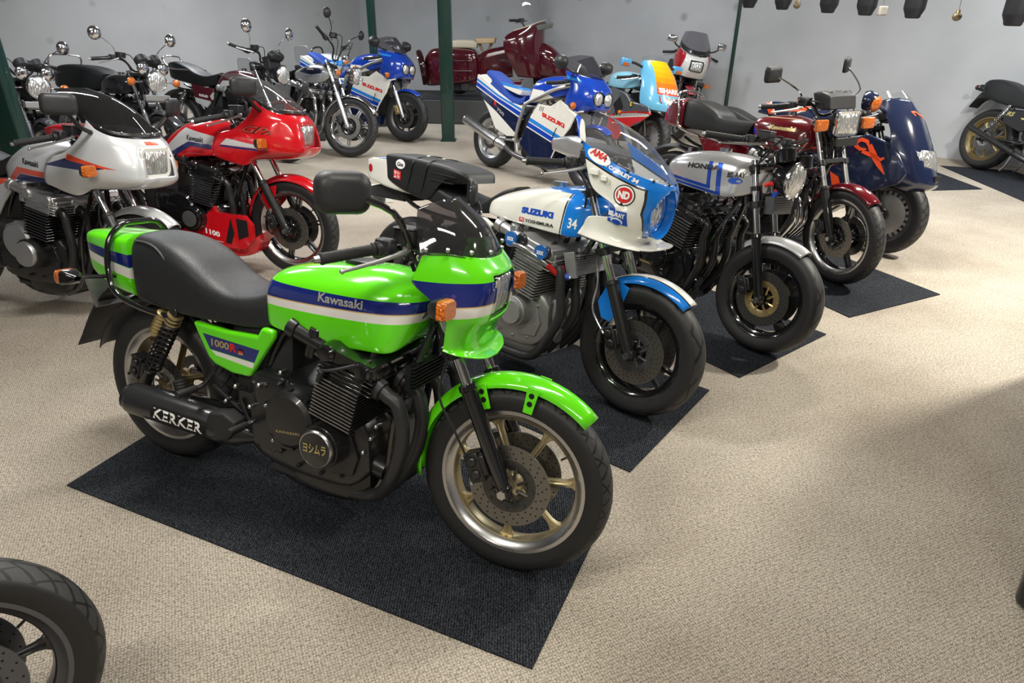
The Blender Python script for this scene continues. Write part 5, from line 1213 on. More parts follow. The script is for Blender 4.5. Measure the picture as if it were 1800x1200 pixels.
# ---------------------------------------------------------------- unfaired motorcycles
def sl(st, d): return [tuple(q) for q in st]
def roadster(label, pose, steer=0, rake=26, ax=1.49, R_f=.325, w_f=.10, rr_f=.24, R_r=.325, w_r=.125, rr_r=.228, style='cast', nsp=7, rim=black, lip=steel, spk=None, tank=None, tankm=None, seat=None, seatm=None,
             side=None, sidem=None, tail=None, tailm=None, fend=(48, 150), fendm=None, lamp=('round', 1.44, .94, .095), lampsh=chrome, cluster=True, barpath=None, grip=None, eng=None, hdrm=blackm, sil=None, silm=None,
             forkm=steel, tubem=chrome, ind=None, mirr=None, det=1, sl_=.33, top=1.02, mirm=chrome, gaug=None, rail=None, rearf=True, cov=None, tyre=None, dr=.135, barm=blackm, indm=chrome, z=.002, lever=True, holes=16, discm=None, extra_frame=True, fw=.125, lampm=None, rfm=None):
    B = Bike(label, *pose, steer, rake, ax, R_f-.003, group=GRP, z=z)
    tm = tyre or tyremat('tyre_100_90', .333, .105, 44, 2.2)
    wheel(B, 'front_wheel', (ax, 0, R_f), R_f, w_f, rr_f, style, nsp, rim, lip, tm, True, (-.062, .062), a0=R(12), dr=dr, carrier=black, holes=holes, discm=discm or discsteel, spk=spk, cover=cov, det=det)
    wheel(B, 'rear_wheel', (0, 0, R_r), R_r, w_r, rr_r, style, nsp, rim, lip, tm, False, (-.07,), a0=R(20), dr=.12, spk=spk, det=det, cover=cov)
    fork(B, .098, top, forkm, tubem, sl_, .027, .0185, clamps=(.78, top-.04)); caliper(B, -.098, (-.105, .055), blackm)
    fender(B, 'front_mudguard', (ax, 0, R_f), R_f+.028, fend[0], fend[1], fw, fendm or chrome, drop=.035, taper=.85)
    if rearf: fender(B, 'rear_mudguard', (0, 0, R_r), R_r+.06, 55, 185, .17, rfm or plastic, False, .03, taper=.95)
    frame_(B, black, (1.18, .92), tail=(-.05, .76)); swingarm(B, black); innards(B)
    e = dict(cx=.93, cz=.47, tilt=12, width=.235, case=blackm, fins=blackm, edge=None, head=blackm, cover=blackm, clutch=(.80, .44, .095, -.225), ign=(.885, .39, .06, -.262), cam=blackm, nf=9, carbs=alu_dull)
    e.update(eng or {}); T, h0, cb, hd, cv, ig = engine(B, **e)
    headers(B, T, h0, hdrm, 1.14, .17, .62, r=.020, kz=.50)
    s0 = sil or ((.55, -.14, .25), (-.25, -.23, .33), .048); silencer(B, *s0, silm or chrome)
    silencer(B, (s0[0][0], -s0[0][1], s0[0][2]), (s0[1][0], -s0[1][1], s0[1][2]), s0[2], silm or chrome)
    peg(B, (.50, -.19, .35)); stand(B); shock(B, (.19, .69), (-.01, .34), .135, chrome if det else blackm, chrome)
    tk = None
    if tank: m = M(); m.body(tank, SH_TK); tk = B.P(m, 'fuel_tank', tankm, ang=50); q = M(); c = tank[len(tank)//2]; q.cyl((c[2], 0, c[3]-.005), (c[2], 0, c[3]+.018), .034, n=24); q.build('filler_cap', chrome, tk)
    if seat: m = M(); m.body(seat, SH_SEAT); B.P(m, 'seat', seatm or vinyl_side, ang=50)
    sc = None
    if side:
        m = M()
        for sg in (-1, 1): m.prism(side, sg*.112, sg*.14)
        sc = B.P(m, 'side_cover', sidem, bev=.012, bseg=3)
    tl = None
    if tail: m = M(); m.body(tail, SH_SEAT); tl = B.P(m, 'tail_unit', tailm, ang=50); q = M(); t = tail[0]; q.body([(t[0]-.005, t[1]+.02, t[2]-.01, t[3]-.015, t[4]*.8), (t[0]-.03, t[1]+.02, t[2]-.03, t[3]-.02, t[4]*.7)], SH_BOX, sub=1); q.build('tail_lamp', redlens, tl)
    hl = None
    if lamp[0] == 'round': hl = round_lamp(B, (lamp[1], 0, lamp[2]), lamp[3], True, lampsh, .12, chrome, lampm)
    elif lamp[0] == 'rect': hl = rect_lamp(B, (lamp[1], 0, lamp[2]), lamp[3], lamp[4], True, 0, blackm, chrome, lampm, .022, .11)
    if gaug is None: gaug = dict(c=(1.24, 0, 1.10), n=2, r=.05, dy=.058, tilt=40)
    if cluster: gauges(B, st=True, **gaug)
    bp = barpath or [(1.16, -.05, 1.03), (1.17, -.12, 1.10), (1.15, -.20, 1.13)]
    gp = grip or ((1.10, -.25, 1.13), (1.02, -.37, 1.11))
    bars(B, bp, gp, True, barm, lever=(gp[1][0]+.07, gp[1][1]+.03, gp[1][2]-.03) if lever else None, res=(gp[0][0]+.07, gp[0][1]+.08, gp[0][2]+.03))
    m = M()
    for sg in (-1, 1): m.tube([(gp[0][0]+.03, sg*.20, gp[0][2]), (gp[0][0]+.16, sg*.14, gp[0][2]+.04), (1.28, sg*.07, 1.02), (1.22, sg*.04, .82)], .0045, n=6); m.tube([(gp[0][0]+.03, sg*.17, gp[0][2]), (gp[0][0]+.13, sg*.16, gp[0][2]-.02), (1.24, sg*.10, .92), (1.16, sg*.06, .78)], .0045, n=6)
    B.P(m, 'control_cable', rubber, True)
    if ind:
        ix, iy, iz, shp = ind
        for sg in (-1, 1): indicator(B, (ix-.03, sg*.10, iz), (ix, sg*iy, iz), True, shp, .078, .06, .07, indm, indm, 1)
    if mirr:
        mx, my, mz, shp, mw, mh = mirr
        for sg in (-1, 1): mirror(B, (gp[0][0]+.04, sg*.21, gp[0][2]+.01), (mx, sg*my, mz), True, mw, mh, shp, mirm, chrome if mirm is chrome else blackm, .005, (gp[0][0]+.08, sg*(.25), (gp[0][2]+mz)/2+.0), -sg*-6)
    if rail:
        m = M(); m.tube([(p[0], -p[1], p[2]) for p in rail]+[(p[0], p[1], p[2]) for p in reversed(rail)], .010, n=10); B.P(m, 'grab_rail', chrome if rail[0][1] != .0 else blackm)
    return B, tk, sc, hl, T, h0, cv, tl

# --- silver tank, round lamp, gold discs
def silver_roadster():
    tyre = tyremat('tyre_sport', .315, .12, 15, 1.7, depth=.7)
    STK = paint('silver_blue_tank_paint', (.56, .57, .57), [
        ((.02, .09, .55), [(.70, .848), (1.075, .830), (1.075, .812), (.70, .834)]), ((.02, .09, .55), [(1.028, .955), (1.052, .957), (1.075, .820), (1.050, .822)]), ((.02, .09, .55), [(.70, .828), (1.14, .806), (1.14, .790), (.70, .816)]), ((.02, .09, .55), [(1.085, .957), (1.115, .957), (1.145, .79), (1.115, .792)])], metal=.6, rough=.24)
    B, tk, sc, hl, T, h0, cv, tl = roadster('silver motorcycle with blue-lined tank, round headlamp and gold disc centre', (.40, 4.58, -50, 9), 2, 18, 1.485, .305, .125, .218, .305, .16, .218, 'wide', 6, black, None,
        tank=[(.735, .825, .715, .885, .07), (.75, .808, .735, .925, .115), (.80, .802, .80, .965, .140), (.90, .796, .90, .992, .155), (1.02, .790, 1.02, 1.008, .160), (1.14, .785, 1.13, 1.012, .158), (1.22, .80, 1.22, 1.000, .145), (1.285, .83, 1.275, .975, .10)], tankm=STK,
        seat=[(.05, .80, .02, .90, .09), (.15, .79, .15, .90, .13), (.40, .79, .40, .885, .135), (.58, .80, .58, .87, .125), (.70, .83, .71, .92, .10)], side=[(.40, .78), (.70, .80), (.72, .74), (.62, .66), (.48, .66)], sidem=STK,
        tail=[(-.28, .80, -.30, .88, .07), (-.10, .79, -.12, .92, .11), (.05, .79, .03, .92, .125)], tailm=STK,
        fend=(62, 128), fendm=paint('silver_paint', (.5, .5, .5)), lamp=('round', 1.455, .930, .092), lampsh=black, cluster=False, forkm=black, tubem=chrome, sl_=.335, top=1.0,
        grip=((1.24, -.22, 1.095), (1.10, -.36, 1.095)), barpath=[(1.27, -.09, 1.03), (1.275, -.12, 1.07)], eng=dict(cx=.95, cz=.475, case=black, head=black, cover=black, cam=black, fins=black, edge=steel, carbs=black, nf=10),
        silm=blackm, holes=30, dr=.150, discm=discdark, tyre=tyre, z=.009, rearf=False)
    for o in [c for w_ in B.root.children if w_.name.startswith('front_wheel') for c in w_.children if c.name.startswith('brake_disc')]: o.data.materials[2] = gold
    text('HONDA', (.900, -.5, .898), (.205, 0, .018), (0, 0, .028), [tk], blackink, tk, bold=.05)
    text('BEL-RAY', (1.160, -.5, .892), (.090, 0, .012), (0, 0, .028), [tk], blackink, tk, bold=.04); laid(disc2d(24), (1.172, -.5, .862), (.072, 0, .006), (0, 0, .034), [tk], 'oval_sticker', blueink, tk)
    # rev counter pod, braided fittings, oil cooler
    m = M(); m.lathe([(.03, -.07), (.052, -.06), (.058, 0), (.052, .006)], (1.375, -.03, 1.07), (-.35, 0, .9), n=28); m.lathe([(.03, -.07), (.045, -.06), (.05, 0), (.045, .006)], (1.43, .07, 1.05), (-.25, 0, .95), n=28)
    m.tube([(1.30, -.08, .98), (1.38, -.06, .99), (1.44, -.03, .96)], .010, n=8); m.tube([(1.30, .08, .98), (1.38, .06, .99), (1.44, .03, .96)], .010, n=8); B.P(m, 'instruments', black, True, bev=.002, bseg=1)
    m = M(); m.box((1.39, .03, .79), (.05, .19, .09), Matrix.Rotation(R(-8), 3, 'Y'))
    for i in range(7): m.box((1.392, .03, .752+i*.012), (.062, .18, .003), Matrix.Rotation(R(-8), 3, 'Y'))
    oc = B.P(m, 'oil_cooler', gunmetal)
    for sg in (-1, 1):
        q = M(); q.cyl((1.39, .03+sg*.07, .83), (1.395, .03+sg*.07, .865), .014, n=8); q.build('hose_fitting', blueink, oc); q = M(); q.tube([(1.395, .03+sg*.07, .865), (1.395, .03+sg*.075, .89), (1.37, .03+sg*.09, .90), (1.34, .03+sg*.10, .885)], .012, n=8); q.build('hose_elbow', redink, oc)
    for z_ in (.94, .86): m = M(); [m.lathe([(.026, -.012), (.026, .012)], Vector((1.485, sg*.098, .305))+B.d*((z_-.305)/B.d.z), B.d, n=18) for sg in (-1,)]; B.P(m, 'fork_clamp', black, True)
    m = M(); m.box((.79, -.195, .32), (.13, .006, .022)); B.P(m, 'maker_plate', hole); text('YOSHIMURA', (.735, -.199, .314), (.11, 0, 0), (0, 0, .013), None, goldink, B.root, bold=.03)
    return B
HB = silver_roadster()

# --- maroon with rectangular lamp
MAR = (.115, .003, .008)
def maroon_roadster():
    MT = paint('maroon_tank_paint', MAR, [((.62, .50, .30), [(.63, 1.000), (.98, 1.018), (.98, 1.014), (.63, .996)]), ((.62, .50, .30), [(1.03, .80), (1.07, .88), (1.075, .88), (1.035, .80)]), ((.01, .02, .50), [(.60, .935), (.665, .915), (.70, .878), (.62, .89)])])
    MP = paint('maroon_paint', MAR)
    B, tk, sc, hl, T, h0, cv, tl = roadster('maroon motorcycle with rectangular headlamp and gold pinstriped tank, right of the silver one', (1.25, 5.54, -49, 9), -20, 24, 1.44, .325, .105, .245, .325, .13, .228, 'double', 5, black, steel,
        tank=[(.66, .83, .62, .94, .06), (.68, .81, .63, .985, .11), (.76, .80, .74, 1.015, .145), (.88, .79, .86, 1.035, .160), (.98, .79, .96, 1.032, .155), (1.06, .82, 1.05, 1.00, .13), (1.10, .86, 1.10, .95, .08)], tankm=MT,
        seat=[(.04, .87, .00, 1.035, .10), (.08, .85, .08, 1.05, .135), (.18, .84, .19, 1.045, .145), (.30, .835, .32, 1.0, .145), (.38, .835, .38, .955, .14), (.50, .84, .52, .95, .13), (.60, .86, .64, .96, .10)], side=[(.22, .80), (.52, .765), (.50, .70), (.42, .675), (.30, .69)], sidem=MP,
        tail=[(-.15, .85, -.14, .98, .07), (-.10, .84, -.09, 1.03, .10), (.00, .83, .0, 1.05, .13), (.06, .83, .04, 1.05, .135)], tailm=MP, rail=[(.24, .15, .80), (.06, .165, .84), (.03, .165, .95), (-.01, .14, 1.085)],
        fend=(52, 172), fendm=paint('maroon_mudguard_paint', MAR), lamp=('rect', 1.285, 1.035, .185, .140), lampm=lens, forkm=blackm, tubem=steel, sl_=.33, top=1.06,
        gaug=dict(c=(1.14, 0, 1.19), n=2, r=.05, dy=.058, tilt=50), grip=((.99, -.25, 1.12), (.89, -.37, 1.11)), barpath=[(1.08, -.05, 1.07), (1.09, -.12, 1.13), (1.06, -.19, 1.14)],
        ind=None, mirr=None, silm=chrome, z=.009,
        eng=dict(case=black, fins=black, cover=black, head=black, cam=black))
    for sg, c_, yw_ in ((-1, (1.045, -.45, 1.325), 8), (1, (.90, .31, 1.36), 35)): mirror(B, (1.03, sg*.20, 1.14), c_, True, .145, .10, 'rect', plastic, chrome, .006, (1.10, sg*.26, 1.22), yw_)
    m = M(); m.body([(1.10, 1.12, 1.06, 1.21, .11), (1.17, 1.11, 1.15, 1.225, .13), (1.23, 1.12, 1.21, 1.20, .11)], SH_BOX, sub=2); B.P(m, 'instrument_cowl', plastic, True, bev=.008)
    for sg in (-1, 1): indicator(B, (1.26, sg*.09, 1.03), (1.265, sg*.200, 1.03), True, 'rect', .105, .075, .055, blackm, blackm, 1)
    m = M(); m.box((1.31, 0, .925), (.015, .185, .055)); q = B.P(m, 'number_plate_holder', plastic, True, bev=.004)
    text('Kawasaki', (.785, -.5, .925), (.195, 0, .008), (0, 0, .030), [tk], goldink, tk, bold=.07)
    m = M()
    for y in (-.19, -.11, -.03, .05, .13, .20): m.tube([(1.05, y, .56), (1.13, y, .48), (1.15, y*.9, .35), (1.05, y*.6, .20)], .018, n=10)
    for q in m.pieces(): B.P(q, 'exhaust_pipe', chrome)
    return B
MB_ = maroon_roadster()

# --- two black ones with round lamps at the far left
def black_row(label, pose, seatst, mz, srail, z=.002):
    bt = paint('black_tank_paint', (.012, .012, .014))
    return roadster(label, pose, 0, 26, 1.49, tank=[(.66, .80, .64, .90, .08), (.72, .79, .72, .95, .13), (.90, .79, .90, .985, .155), (1.08, .80, 1.08, .975, .15), (1.16, .83, 1.16, .94, .10)], tankm=bt, seat=seatst, side=[(.30, .74), (.62, .75), (.60, .62), (.40, .60)], sidem=bt,
        fend=(40, 150), fendm=paint('dark_metallic_paint', (.05, .05, .055)), lamp=('round', 1.44, .945, .100), lampsh=blackm, ind=(1.40, .245, .935, 'round'), mirr=(1.16, .40, mz, 'round', .125, .125), forkm=gunmetal, tubem=chrome, gaug=dict(c=(1.31, 0, 1.145), n=2, r=.062, dy=.068, tilt=50), rail=srail, z=z, dr=.13)
s1 = [(-.02, .80, -.05, .90, .10), (.10, .79, .10, .93, .135), (.35, .79, .35, .92, .14), (.55, .79, .55, .90, .13), (.66, .82, .68, .94, .10)]
s2 = [(-.08, .80, -.10, .96, .11), (.05, .79, .05, 1.02, .16), (.30, .79, .32, 1.04, .18), (.55, .79, .58, 1.02, .17), (.70, .82, .74, .97, .11)]
for k, (lb, ps, ss, mz, sr) in enumerate((('black motorcycle with round headlamp beside the green post at the left edge', (-5.678, 7.38, -32.3, 8), s1, 1.30, None),
        ('black motorcycle with round headlamp and bulky black seat, second in the back row', (-4.863, 7.80, -28.5, 8), s2, 1.34, [(.0, .17, .86), (-.05, .17, .98), (-.03, .17, 1.09), (-.03, .10, 1.12)]))):
    B, tk, sc, hl, T, h0, cv, tl = black_row(lb, ps, ss, mz, sr)
    m = M(); m.box((1.42, 0, .79), (.05, .27, .055)); m.box((1.39, 0, .76), (.03, .20, .03)); B.P(m, 'fork_cover', alu_dull, True, bev=.005)
    for sg in (-1, 1): m = M(); m.lathe([(.02, -.04), (.05, -.03), (.062, 0), (.055, .015), (.02, .02)], (1.40, sg*.105, 1.06), (1, 0, 0), n=24); B.P(m, 'horn', chrome, True, ang=60)

# --- maroon and silver with black bars and round lamp, third in the back row
def third_row():
    BM = paint('maroon_panel_paint', (.09, .012, .018), [(SILV, [(.30, .62), (.34, .59), (.46, .50), (.52, .54), (.62, .66), (.60, .69), (.52, .60), (.46, .57), (.35, .61)][:0] or [(.25, .64), (.56, .60), (.60, .50), (.25, .45)]), (SILV, [(.56, .655), (.76, .83), (1.2, .85), (1.2, .70), (.62, .56)]), ((.55, .45, .40), [(.40, .655), (.52, .640), (.52, .632), (.40, .646)])])
    B, tk, sc, hl, T, h0, cv, tl = roadster('maroon and silver motorcycle with black seat and round headlamp, third in the back row', (-3.954, 8.486, -22.6, 8), 4, 26, 1.49,
        tank=[(.60, .72, .58, .78, .07), (.68, .72, .66, .86, .12), (.80, .77, .78, .935, .145), (.95, .79, .95, .955, .15), (1.05, .80, 1.06, .94, .13), (1.12, .84, 1.13, .91, .08)], tankm=BM,
        seat=[(-.05, .82, -.08, .99, .10), (.05, .80, .05, 1.0, .135), (.20, .78, .22, .955, .14), (.32, .765, .34, .90, .14), (.48, .75, .50, .87, .13), (.62, .77, .66, .91, .09)], side=[(.28, .78), (.50, .745), (.62, .74), (.60, .62), (.50, .52), (.34, .57)], sidem=BM,
        fend=(45, 150), fendm=paint('maroon_paint', MAR), lamp=('round', 1.47, .93, .098), lampsh=blackm, cluster=True, gaug=dict(c=(1.36, 0, 1.13), n=2, r=.05, dy=.06, tilt=60), grip=((1.17, -.25, 1.15), (1.08, -.37, 1.19)), barpath=[(1.22, -.05, 1.05), (1.25, -.10, 1.12), (1.23, -.18, 1.15)],
        mirr=(1.30, .36, 1.375, 'round', .135, .135), rail=[(.25, .14, .92), (.0, .15, .93), (-.12, .13, 1.02), (-.10, .08, 1.05)], silm=chrome, style='double', nsp=6, rim=steel, lip=steel)
    text('SUZUKI', (.40, -.5, .648), (.13, 0, -.012), (0, 0, .024), [sc], whiteink, sc, bold=.04)
    m = M(); m.body([(1.30, .97, 1.26, 1.10, .09), (1.38, .98, 1.36, 1.12, .10)], SH_BOX, sub=1); B.P(m, 'headlamp_bracket', plastic, True, bev=.006)
third_row()

# --- silver tank, chrome mudguards, twin-rib cast wheels
def silver_cruiser():
    YT = paint('silver_teardrop_paint', (.42, .43, .43), [((.015, .02, .05), [(.80, .885), (.88, .955), (1.10, .950), (1.20, .90), (1.02, .865)]), ((.20, .28, .50), [(.66, .838), (1.0, .855), (1.24, .880), (1.24, .868), (1.0, .842)])], metal=.6, rough=.28)
    B, tk, sc, hl, T, h0, cv, tl = roadster('silver cruiser with chrome mudguard and twin-rib cast wheels, behind the red motorcycle', (-3.20, 9.06, -33, 9), 22, 27, 1.50, .335, .10, .252, .325, .13, .225, 'double', 7, steel, chrome,
        tank=[(.63, .83, .61, .86, .05), (.69, .81, .68, .90, .10), (.83, .785, .83, .955, .135), (.98, .775, .98, .985, .150), (1.14, .79, 1.15, .970, .13), (1.23, .85, 1.24, .92, .075)], tankm=YT,
        seat=[(-.10, .80, -.14, .95, .11), (.05, .78, .05, .96, .14), (.30, .77, .32, .90, .14), (.46, .77, .48, .86, .13), (.60, .80, .64, .90, .10)], side=[(.36, .72), (.66, .74), (.62, .58), (.42, .56)], sidem=YT,
        fend=(32, 165), fendm=chrome, lamp=('round', 1.50, .91, .092), lampsh=chrome, cluster=False, grip=((1.17, -.25, 1.25), (1.14, -.38, 1.31)), barpath=[(1.20, -.05, 1.06), (1.22, -.09, 1.16), (1.20, -.17, 1.22)], mirr=(1.28, .44, 1.45, 'round', .11, .13), mirm=plastic,
        ind=(1.36, .20, .885, 'round'), forkm=alu, tubem=chrome, sl_=.38, silm=chrome, hdrm=chrome, eng=dict(case=gunmetal, fins=blackm, edge=steel, head=gunmetal, cover=gunmetal, cam=steel, carbs=alu), dr=.145, fw=.13)
    text('YAMAHA', (.93, -.5, .915), (.115, 0, .0), (0, 0, .020), [tk], silverink, tk, bold=.04)
    m = M(); m.lathe([(.03, -.05), (.052, -.04), (.056, .0), (.05, .006)], (1.34, 0, 1.09), (-.4, 0, .9), n=24); B.P(m, 'instruments', chrome, True)
    for sg in (-1, 1): indicator(B, (1.36, sg*.08, 1.02), (1.40, sg*.13, 1.02), True, 'round', .05, .05, .05, chrome, chrome, 1)
silver_cruiser()

# --- black and gold by the right wall, rear half in view
def black_gold(pose):
    bt = paint('black_gold_paint', (.012, .012, .013), [((.55, .42, .12), [(.40, .63), (.52, .66), (.54, .645), (.44, .615)]), ((.55, .42, .12), [(.36, .60), (.46, .61), (.46, .595), (.38, .585)])])
    B, tk, sc, hl, T, h0, cv, tl = roadster('black motorcycle with gold wheels seen from behind, at the right edge by the wall', pose, 0, 26, 1.49, style='cast', nsp=7, rim=gold, lip=golddark, tank=[(.68, .76, .66, .84, .08), (.78, .75, .78, .93, .14), (.95, .75, .95, .965, .16), (1.10, .78, 1.12, .94, .12)], tankm=bt,
        seat=[(-.22, .80, -.24, .90, .10), (-.16, .77, -.17, .935, .135), (-.03, .72, -.03, .945, .145), (.10, .70, .12, .91, .14), (.26, .69, .27, .85, .14), (.45, .69, .46, .83, .13), (.64, .73, .68, .88, .10)], side=[(.14, .66), (.50, .69), (.62, .66), (.58, .50), (.40, .46), (.18, .52)], sidem=bt,
        fendm=paint('black_tank_paint', (.012, .012, .014)), sil=((.62, -.15, .20), (-.10, -.23, .42), .030), silm=blackm, rearf=False, z=.009, eng=dict(case=alu, fins=alu_dull, edge=steel, head=alu_dull, cover=alu, cam=alu, carbs=alu), mirr=None, ind=None)
    text('RS', (.19, -.5, .60), (.09, 0, .0), (0, 0, .045), [sc], goldink, sc, bold=.04, shear=.3)
    m = M(); m.body([(-.34, .62, -.32, .66, .075), (-.26, .72, -.24, .80, .08), (-.12, .74, -.12, .82, .085)], SH_BOX); m.body([(-.32, .80, -.32, .87, .05), (-.20, .80, -.20, .88, .055)], SH_BOX, sub=1); B.P(m, 'tail_mudguard', matte)
    for sg in (-1, 1): indicator(B, (-.16, sg*.07, .83), (-.27, sg*.14, .83), False, 'round', .055, .05, .06, blackm, blackm, -1, redlens)
    m = M()
    for sg in (-1, 1): m.tube([(.42, sg*.10, .26), (.40, sg*.11, .12), (.36, sg*.11, .045)], .011, n=8)
    B.P(m, 'centre_stand', steel)
black_gold((5.276, 7.953, -71.75, 9))
# ---------------------------------------------------------------- fully faired motorcycles
GBL = (.006, .05, .42); SKY = (.02, .22, .66); DKN = (.006, .012, .045)
def rib(col, top, bot):
    return [(col, [top[i], top[i+1], bot[i+1], bot[i]]) for i in range(len(top)-1)]
def twin_lamp_bike(label, pose, steer, det=1):
    B = Bike(label, *pose, steer, 24, 1.43, .31, group=GRP, z=.002)
    tm = tyremat('tyre_sport', .315, .12, 15, 1.7, depth=.7)
    PW = paint('race_blue_paint', GBL)
    wheel(B, 'front_wheel', (1.43, 0, .31), .31, .12, .215, 'tri', 3, gunmetal, None, tm, True, (-.06, .06), a0=R(30), dr=.145, holes=16, discm=discdark, carrier=black)
    wheel(B, 'rear_wheel', (0, 0, .31), .31, .15, .215, 'tri', 3, alu, None, tm, False, (-.07,), a0=R(90), dr=.11)
    fork(B, .095, .95, alu, chrome, .30, .027, .02, clamps=(.74, .92)); caliper(B, -.098, (-.085, .07), gold, sz=1.1); caliper(B, .098, (-.085, .07), gold, sz=1.1)
    fender(B, 'front_mudguard', (1.43, 0, .31), .335, 55, 130, .13, PW)
    frame_(B, alu, (1.12, .88), low=False, tail=(-.05, .80)); swingarm(B, alu, r=.024); innards(B)
    # outer cradle of square alloy tube
    m = M()
    for sg in (-1, 1):
        m.tube([(1.20, sg*.10, .975), (1.0, sg*.17, .915), (.76, sg*.175, .815), (.60, sg*.172, .735), (.575, sg*.172, .70), (.50, sg*.165, .43), (.53, sg*.16, .25)], .019, n=8, sub=4)
    B.P(m, 'cradle_frame', alu)
    engine(B, .92, .45, 20, .20, blackm, blackm, None, blackm, blackm, cam=blackm, nf=7, det_=0) if False else None
    m = M(); m.body([(.55, .22, .55, .60, .12), (.70, .18, .68, .68, .15), (.95, .20, .92, .70, .15), (1.08, .30, 1.05, .62, .12)], SH_BOX, sub=3); B.P(m, 'engine', blackm, bev=.01)
    silencer(B, (.38, -.17, .26), (-.26, -.235, .475), .052, steel, blackm); m = M(); m.tube([(.75, -.08, .16), (.60, -.14, .19), (.50, -.17, .215), (.36, -.175, .27)], .026, n=12); B.P(m, 'exhaust_pipe', gunmetal)
    peg(B, (.46, -.18, .38)); stand(B, (.60, .20), (.66, .28))
    # tank
    TK = paint('race_tank_paint', GBL, [(OFFW, [(.50, .72), (.585, .93), (.66, .985), (.70, .955), (.80, .875), (1.05, .90), (1.05, .70)][:0] or [(.52, .74), (.60, .94), (.67, .99), (.70, .955), (.665, .93), (.64, .74)]), (OFFW, [(.60, .74), (.64, .93), (.80, .878), (.98, .875), (.98, .74)]), (SKY, [(.66, .995), (.70, .955), (.80, .885), (.79, .875), (.69, .94), (.65, .985)][:0] or [(.655, .985), (.672, .992), (.708, .955), (.690, .948)])])
    m = M(); m.body([(.54, .75, .57, .84, .09), (.58, .74, .64, .97, .135), (.70, .76, .74, 1.01, .155), (.85, .80, .86, 1.03, .165), (1.0, .84, 1.0, 1.035, .16), (1.12, .88, 1.13, 1.01, .13), (1.17, .92, 1.19, .97, .08)], SH_TK); tk = B.P(m, 'fuel_tank', TK, ang=50)
    # seat and tail
    m = M(); m.body([(-.15, .88, -.15, 1.0, .09), (-.10, .84, -.10, 1.0, .12), (.0, .80, .02, .95, .125), (.10, .77, .11, .90, .12), (.25, .72, .25, .80, .12), (.40, .70, .40, .765, .125), (.50, .73, .51, .81, .11)], SH_SEAT); B.P(m, 'seat', mat('blue_suede', (.012, .05, .30), .7, bump=.2), ang=50)
    m = M(); m.body([(.05, .88, .03, .905, .085), (.20, .84, .20, .895, .10), (.38, .80, .39, .870, .09), (.41, .81, .42, .85, .06)], SH_BOX, sub=3); B.P(m, 'seat_cowl', paint('seat_cowl_paint', SKY, [(OFFW, [(0, .80), (.5, .73), (.5, .845), (0, .885)])]))
    TL = paint('race_tail_paint', OFFW, rib(SKY, [(-.30, .93), (.13, .775), (.56, .66)], [(-.30, .905), (.13, .752), (.56, .635)])+rib(GBL, [(-.30, .893), (.13, .742), (.56, .622)], [(-.30, .850), (.13, .705), (.56, .575)])+rib(DKN, [(-.30, .84), (.13, .693), (.56, .56)], [(-.30, .79), (.13, .60), (.56, .37)]))
    m = M()
    for sg in (-1, 1): m.prism([(-.235, .945), (-.20, .945), (.12, .80), (.35, .715), (.52, .70), (.56, .64), (.49, .42), (.46, .34), (.14, .43), (.0, .60), (-.12, .72), (-.245, .80)], sg*.118, sg*.142)
    m.body([(-.245, .80, -.24, .94, .12), (-.10, .80, -.12, .96, .128), (.05, .80, .02, .90, .12)], SH_BOX, sub=2); tl = B.P(m, 'tail_unit', TL, bev=.006)
    q = M(); q.box((-.25, 0, .87), (.015, .17, .08)); q.build('tail_lamp', redlens, tl, bev=.004)
    text('R', (.08, -.5, .665), (.045, 0, -.016), (0, 0, .045), [tl], redink, tl, bold=.06); text('750', (.135, -.5, .615), (.12, 0, -.05), (0, 0, .035), [tl], silverink, tl, bold=.03)
    # side fairing panel
    PN = paint('race_panel_paint', OFFW, rib(SKY, [(.60, .640), (1.30, .45)], [(.60, .600), (1.30, .41)])+rib(GBL, [(.60, .590), (1.30, .40)], [(.60, .545), (1.30, .355)])+rib(DKN, [(.60, .533), (1.02, .42), (1.30, .345)], [(.60, .10), (1.08, .10), (1.30, .10)]))
    m = M()
    for sg in (-1, 1): m.prism([(.80, .750), (.97, .750), (1.09, .82), (1.15, .79), (1.32, .735), (1.26, .58), (1.13, .42), (1.09, .25), (1.04, .20), (.82, .20), (.60, .34), (.68, .54), (.715, .63)], sg*.19, sg*.205)
    m.body([(.66, .17, .66, .32, .08), (.80, .14, .80, .26, .14), (1.0, .14, 1.0, .26, .15), (1.10, .18, 1.10, .30, .12)], SH_BOX, sub=2); pn = B.P(m, 'side_fairing', PN, bev=.008)
    text('SUZUKI', (.872, -.5, .640), (.32, 0, -.072), (-.004, 0, .042), [pn], redink, pn, bold=.07)
    for i in range(3): laid(grid2d(1, 1), (.822+i*.022, -.5, .690-i*.003), (.008, 0, 0), (.012, 0, .045), [pn], 'vent_slot', blackink, pn)
    m = M(); m.tube([(1.09, -.208, .56), (1.055, -.208, .47), (1.14, -.208, .445)], .004, n=6, sub=1); B.P(m, 'panel_seam', blackink)
    # upper fairing
    UF = paint('race_cowl_paint', GBL, rib(SKY, [(1.02, 1.07), (1.16, 1.035), (1.30, 1.02)], [(1.02, 1.05), (1.16, 1.01), (1.30, 1.0)])+[(OFFW, [(1.30, .66), (1.37, .735), (1.37, .70), (1.32, .62)])])
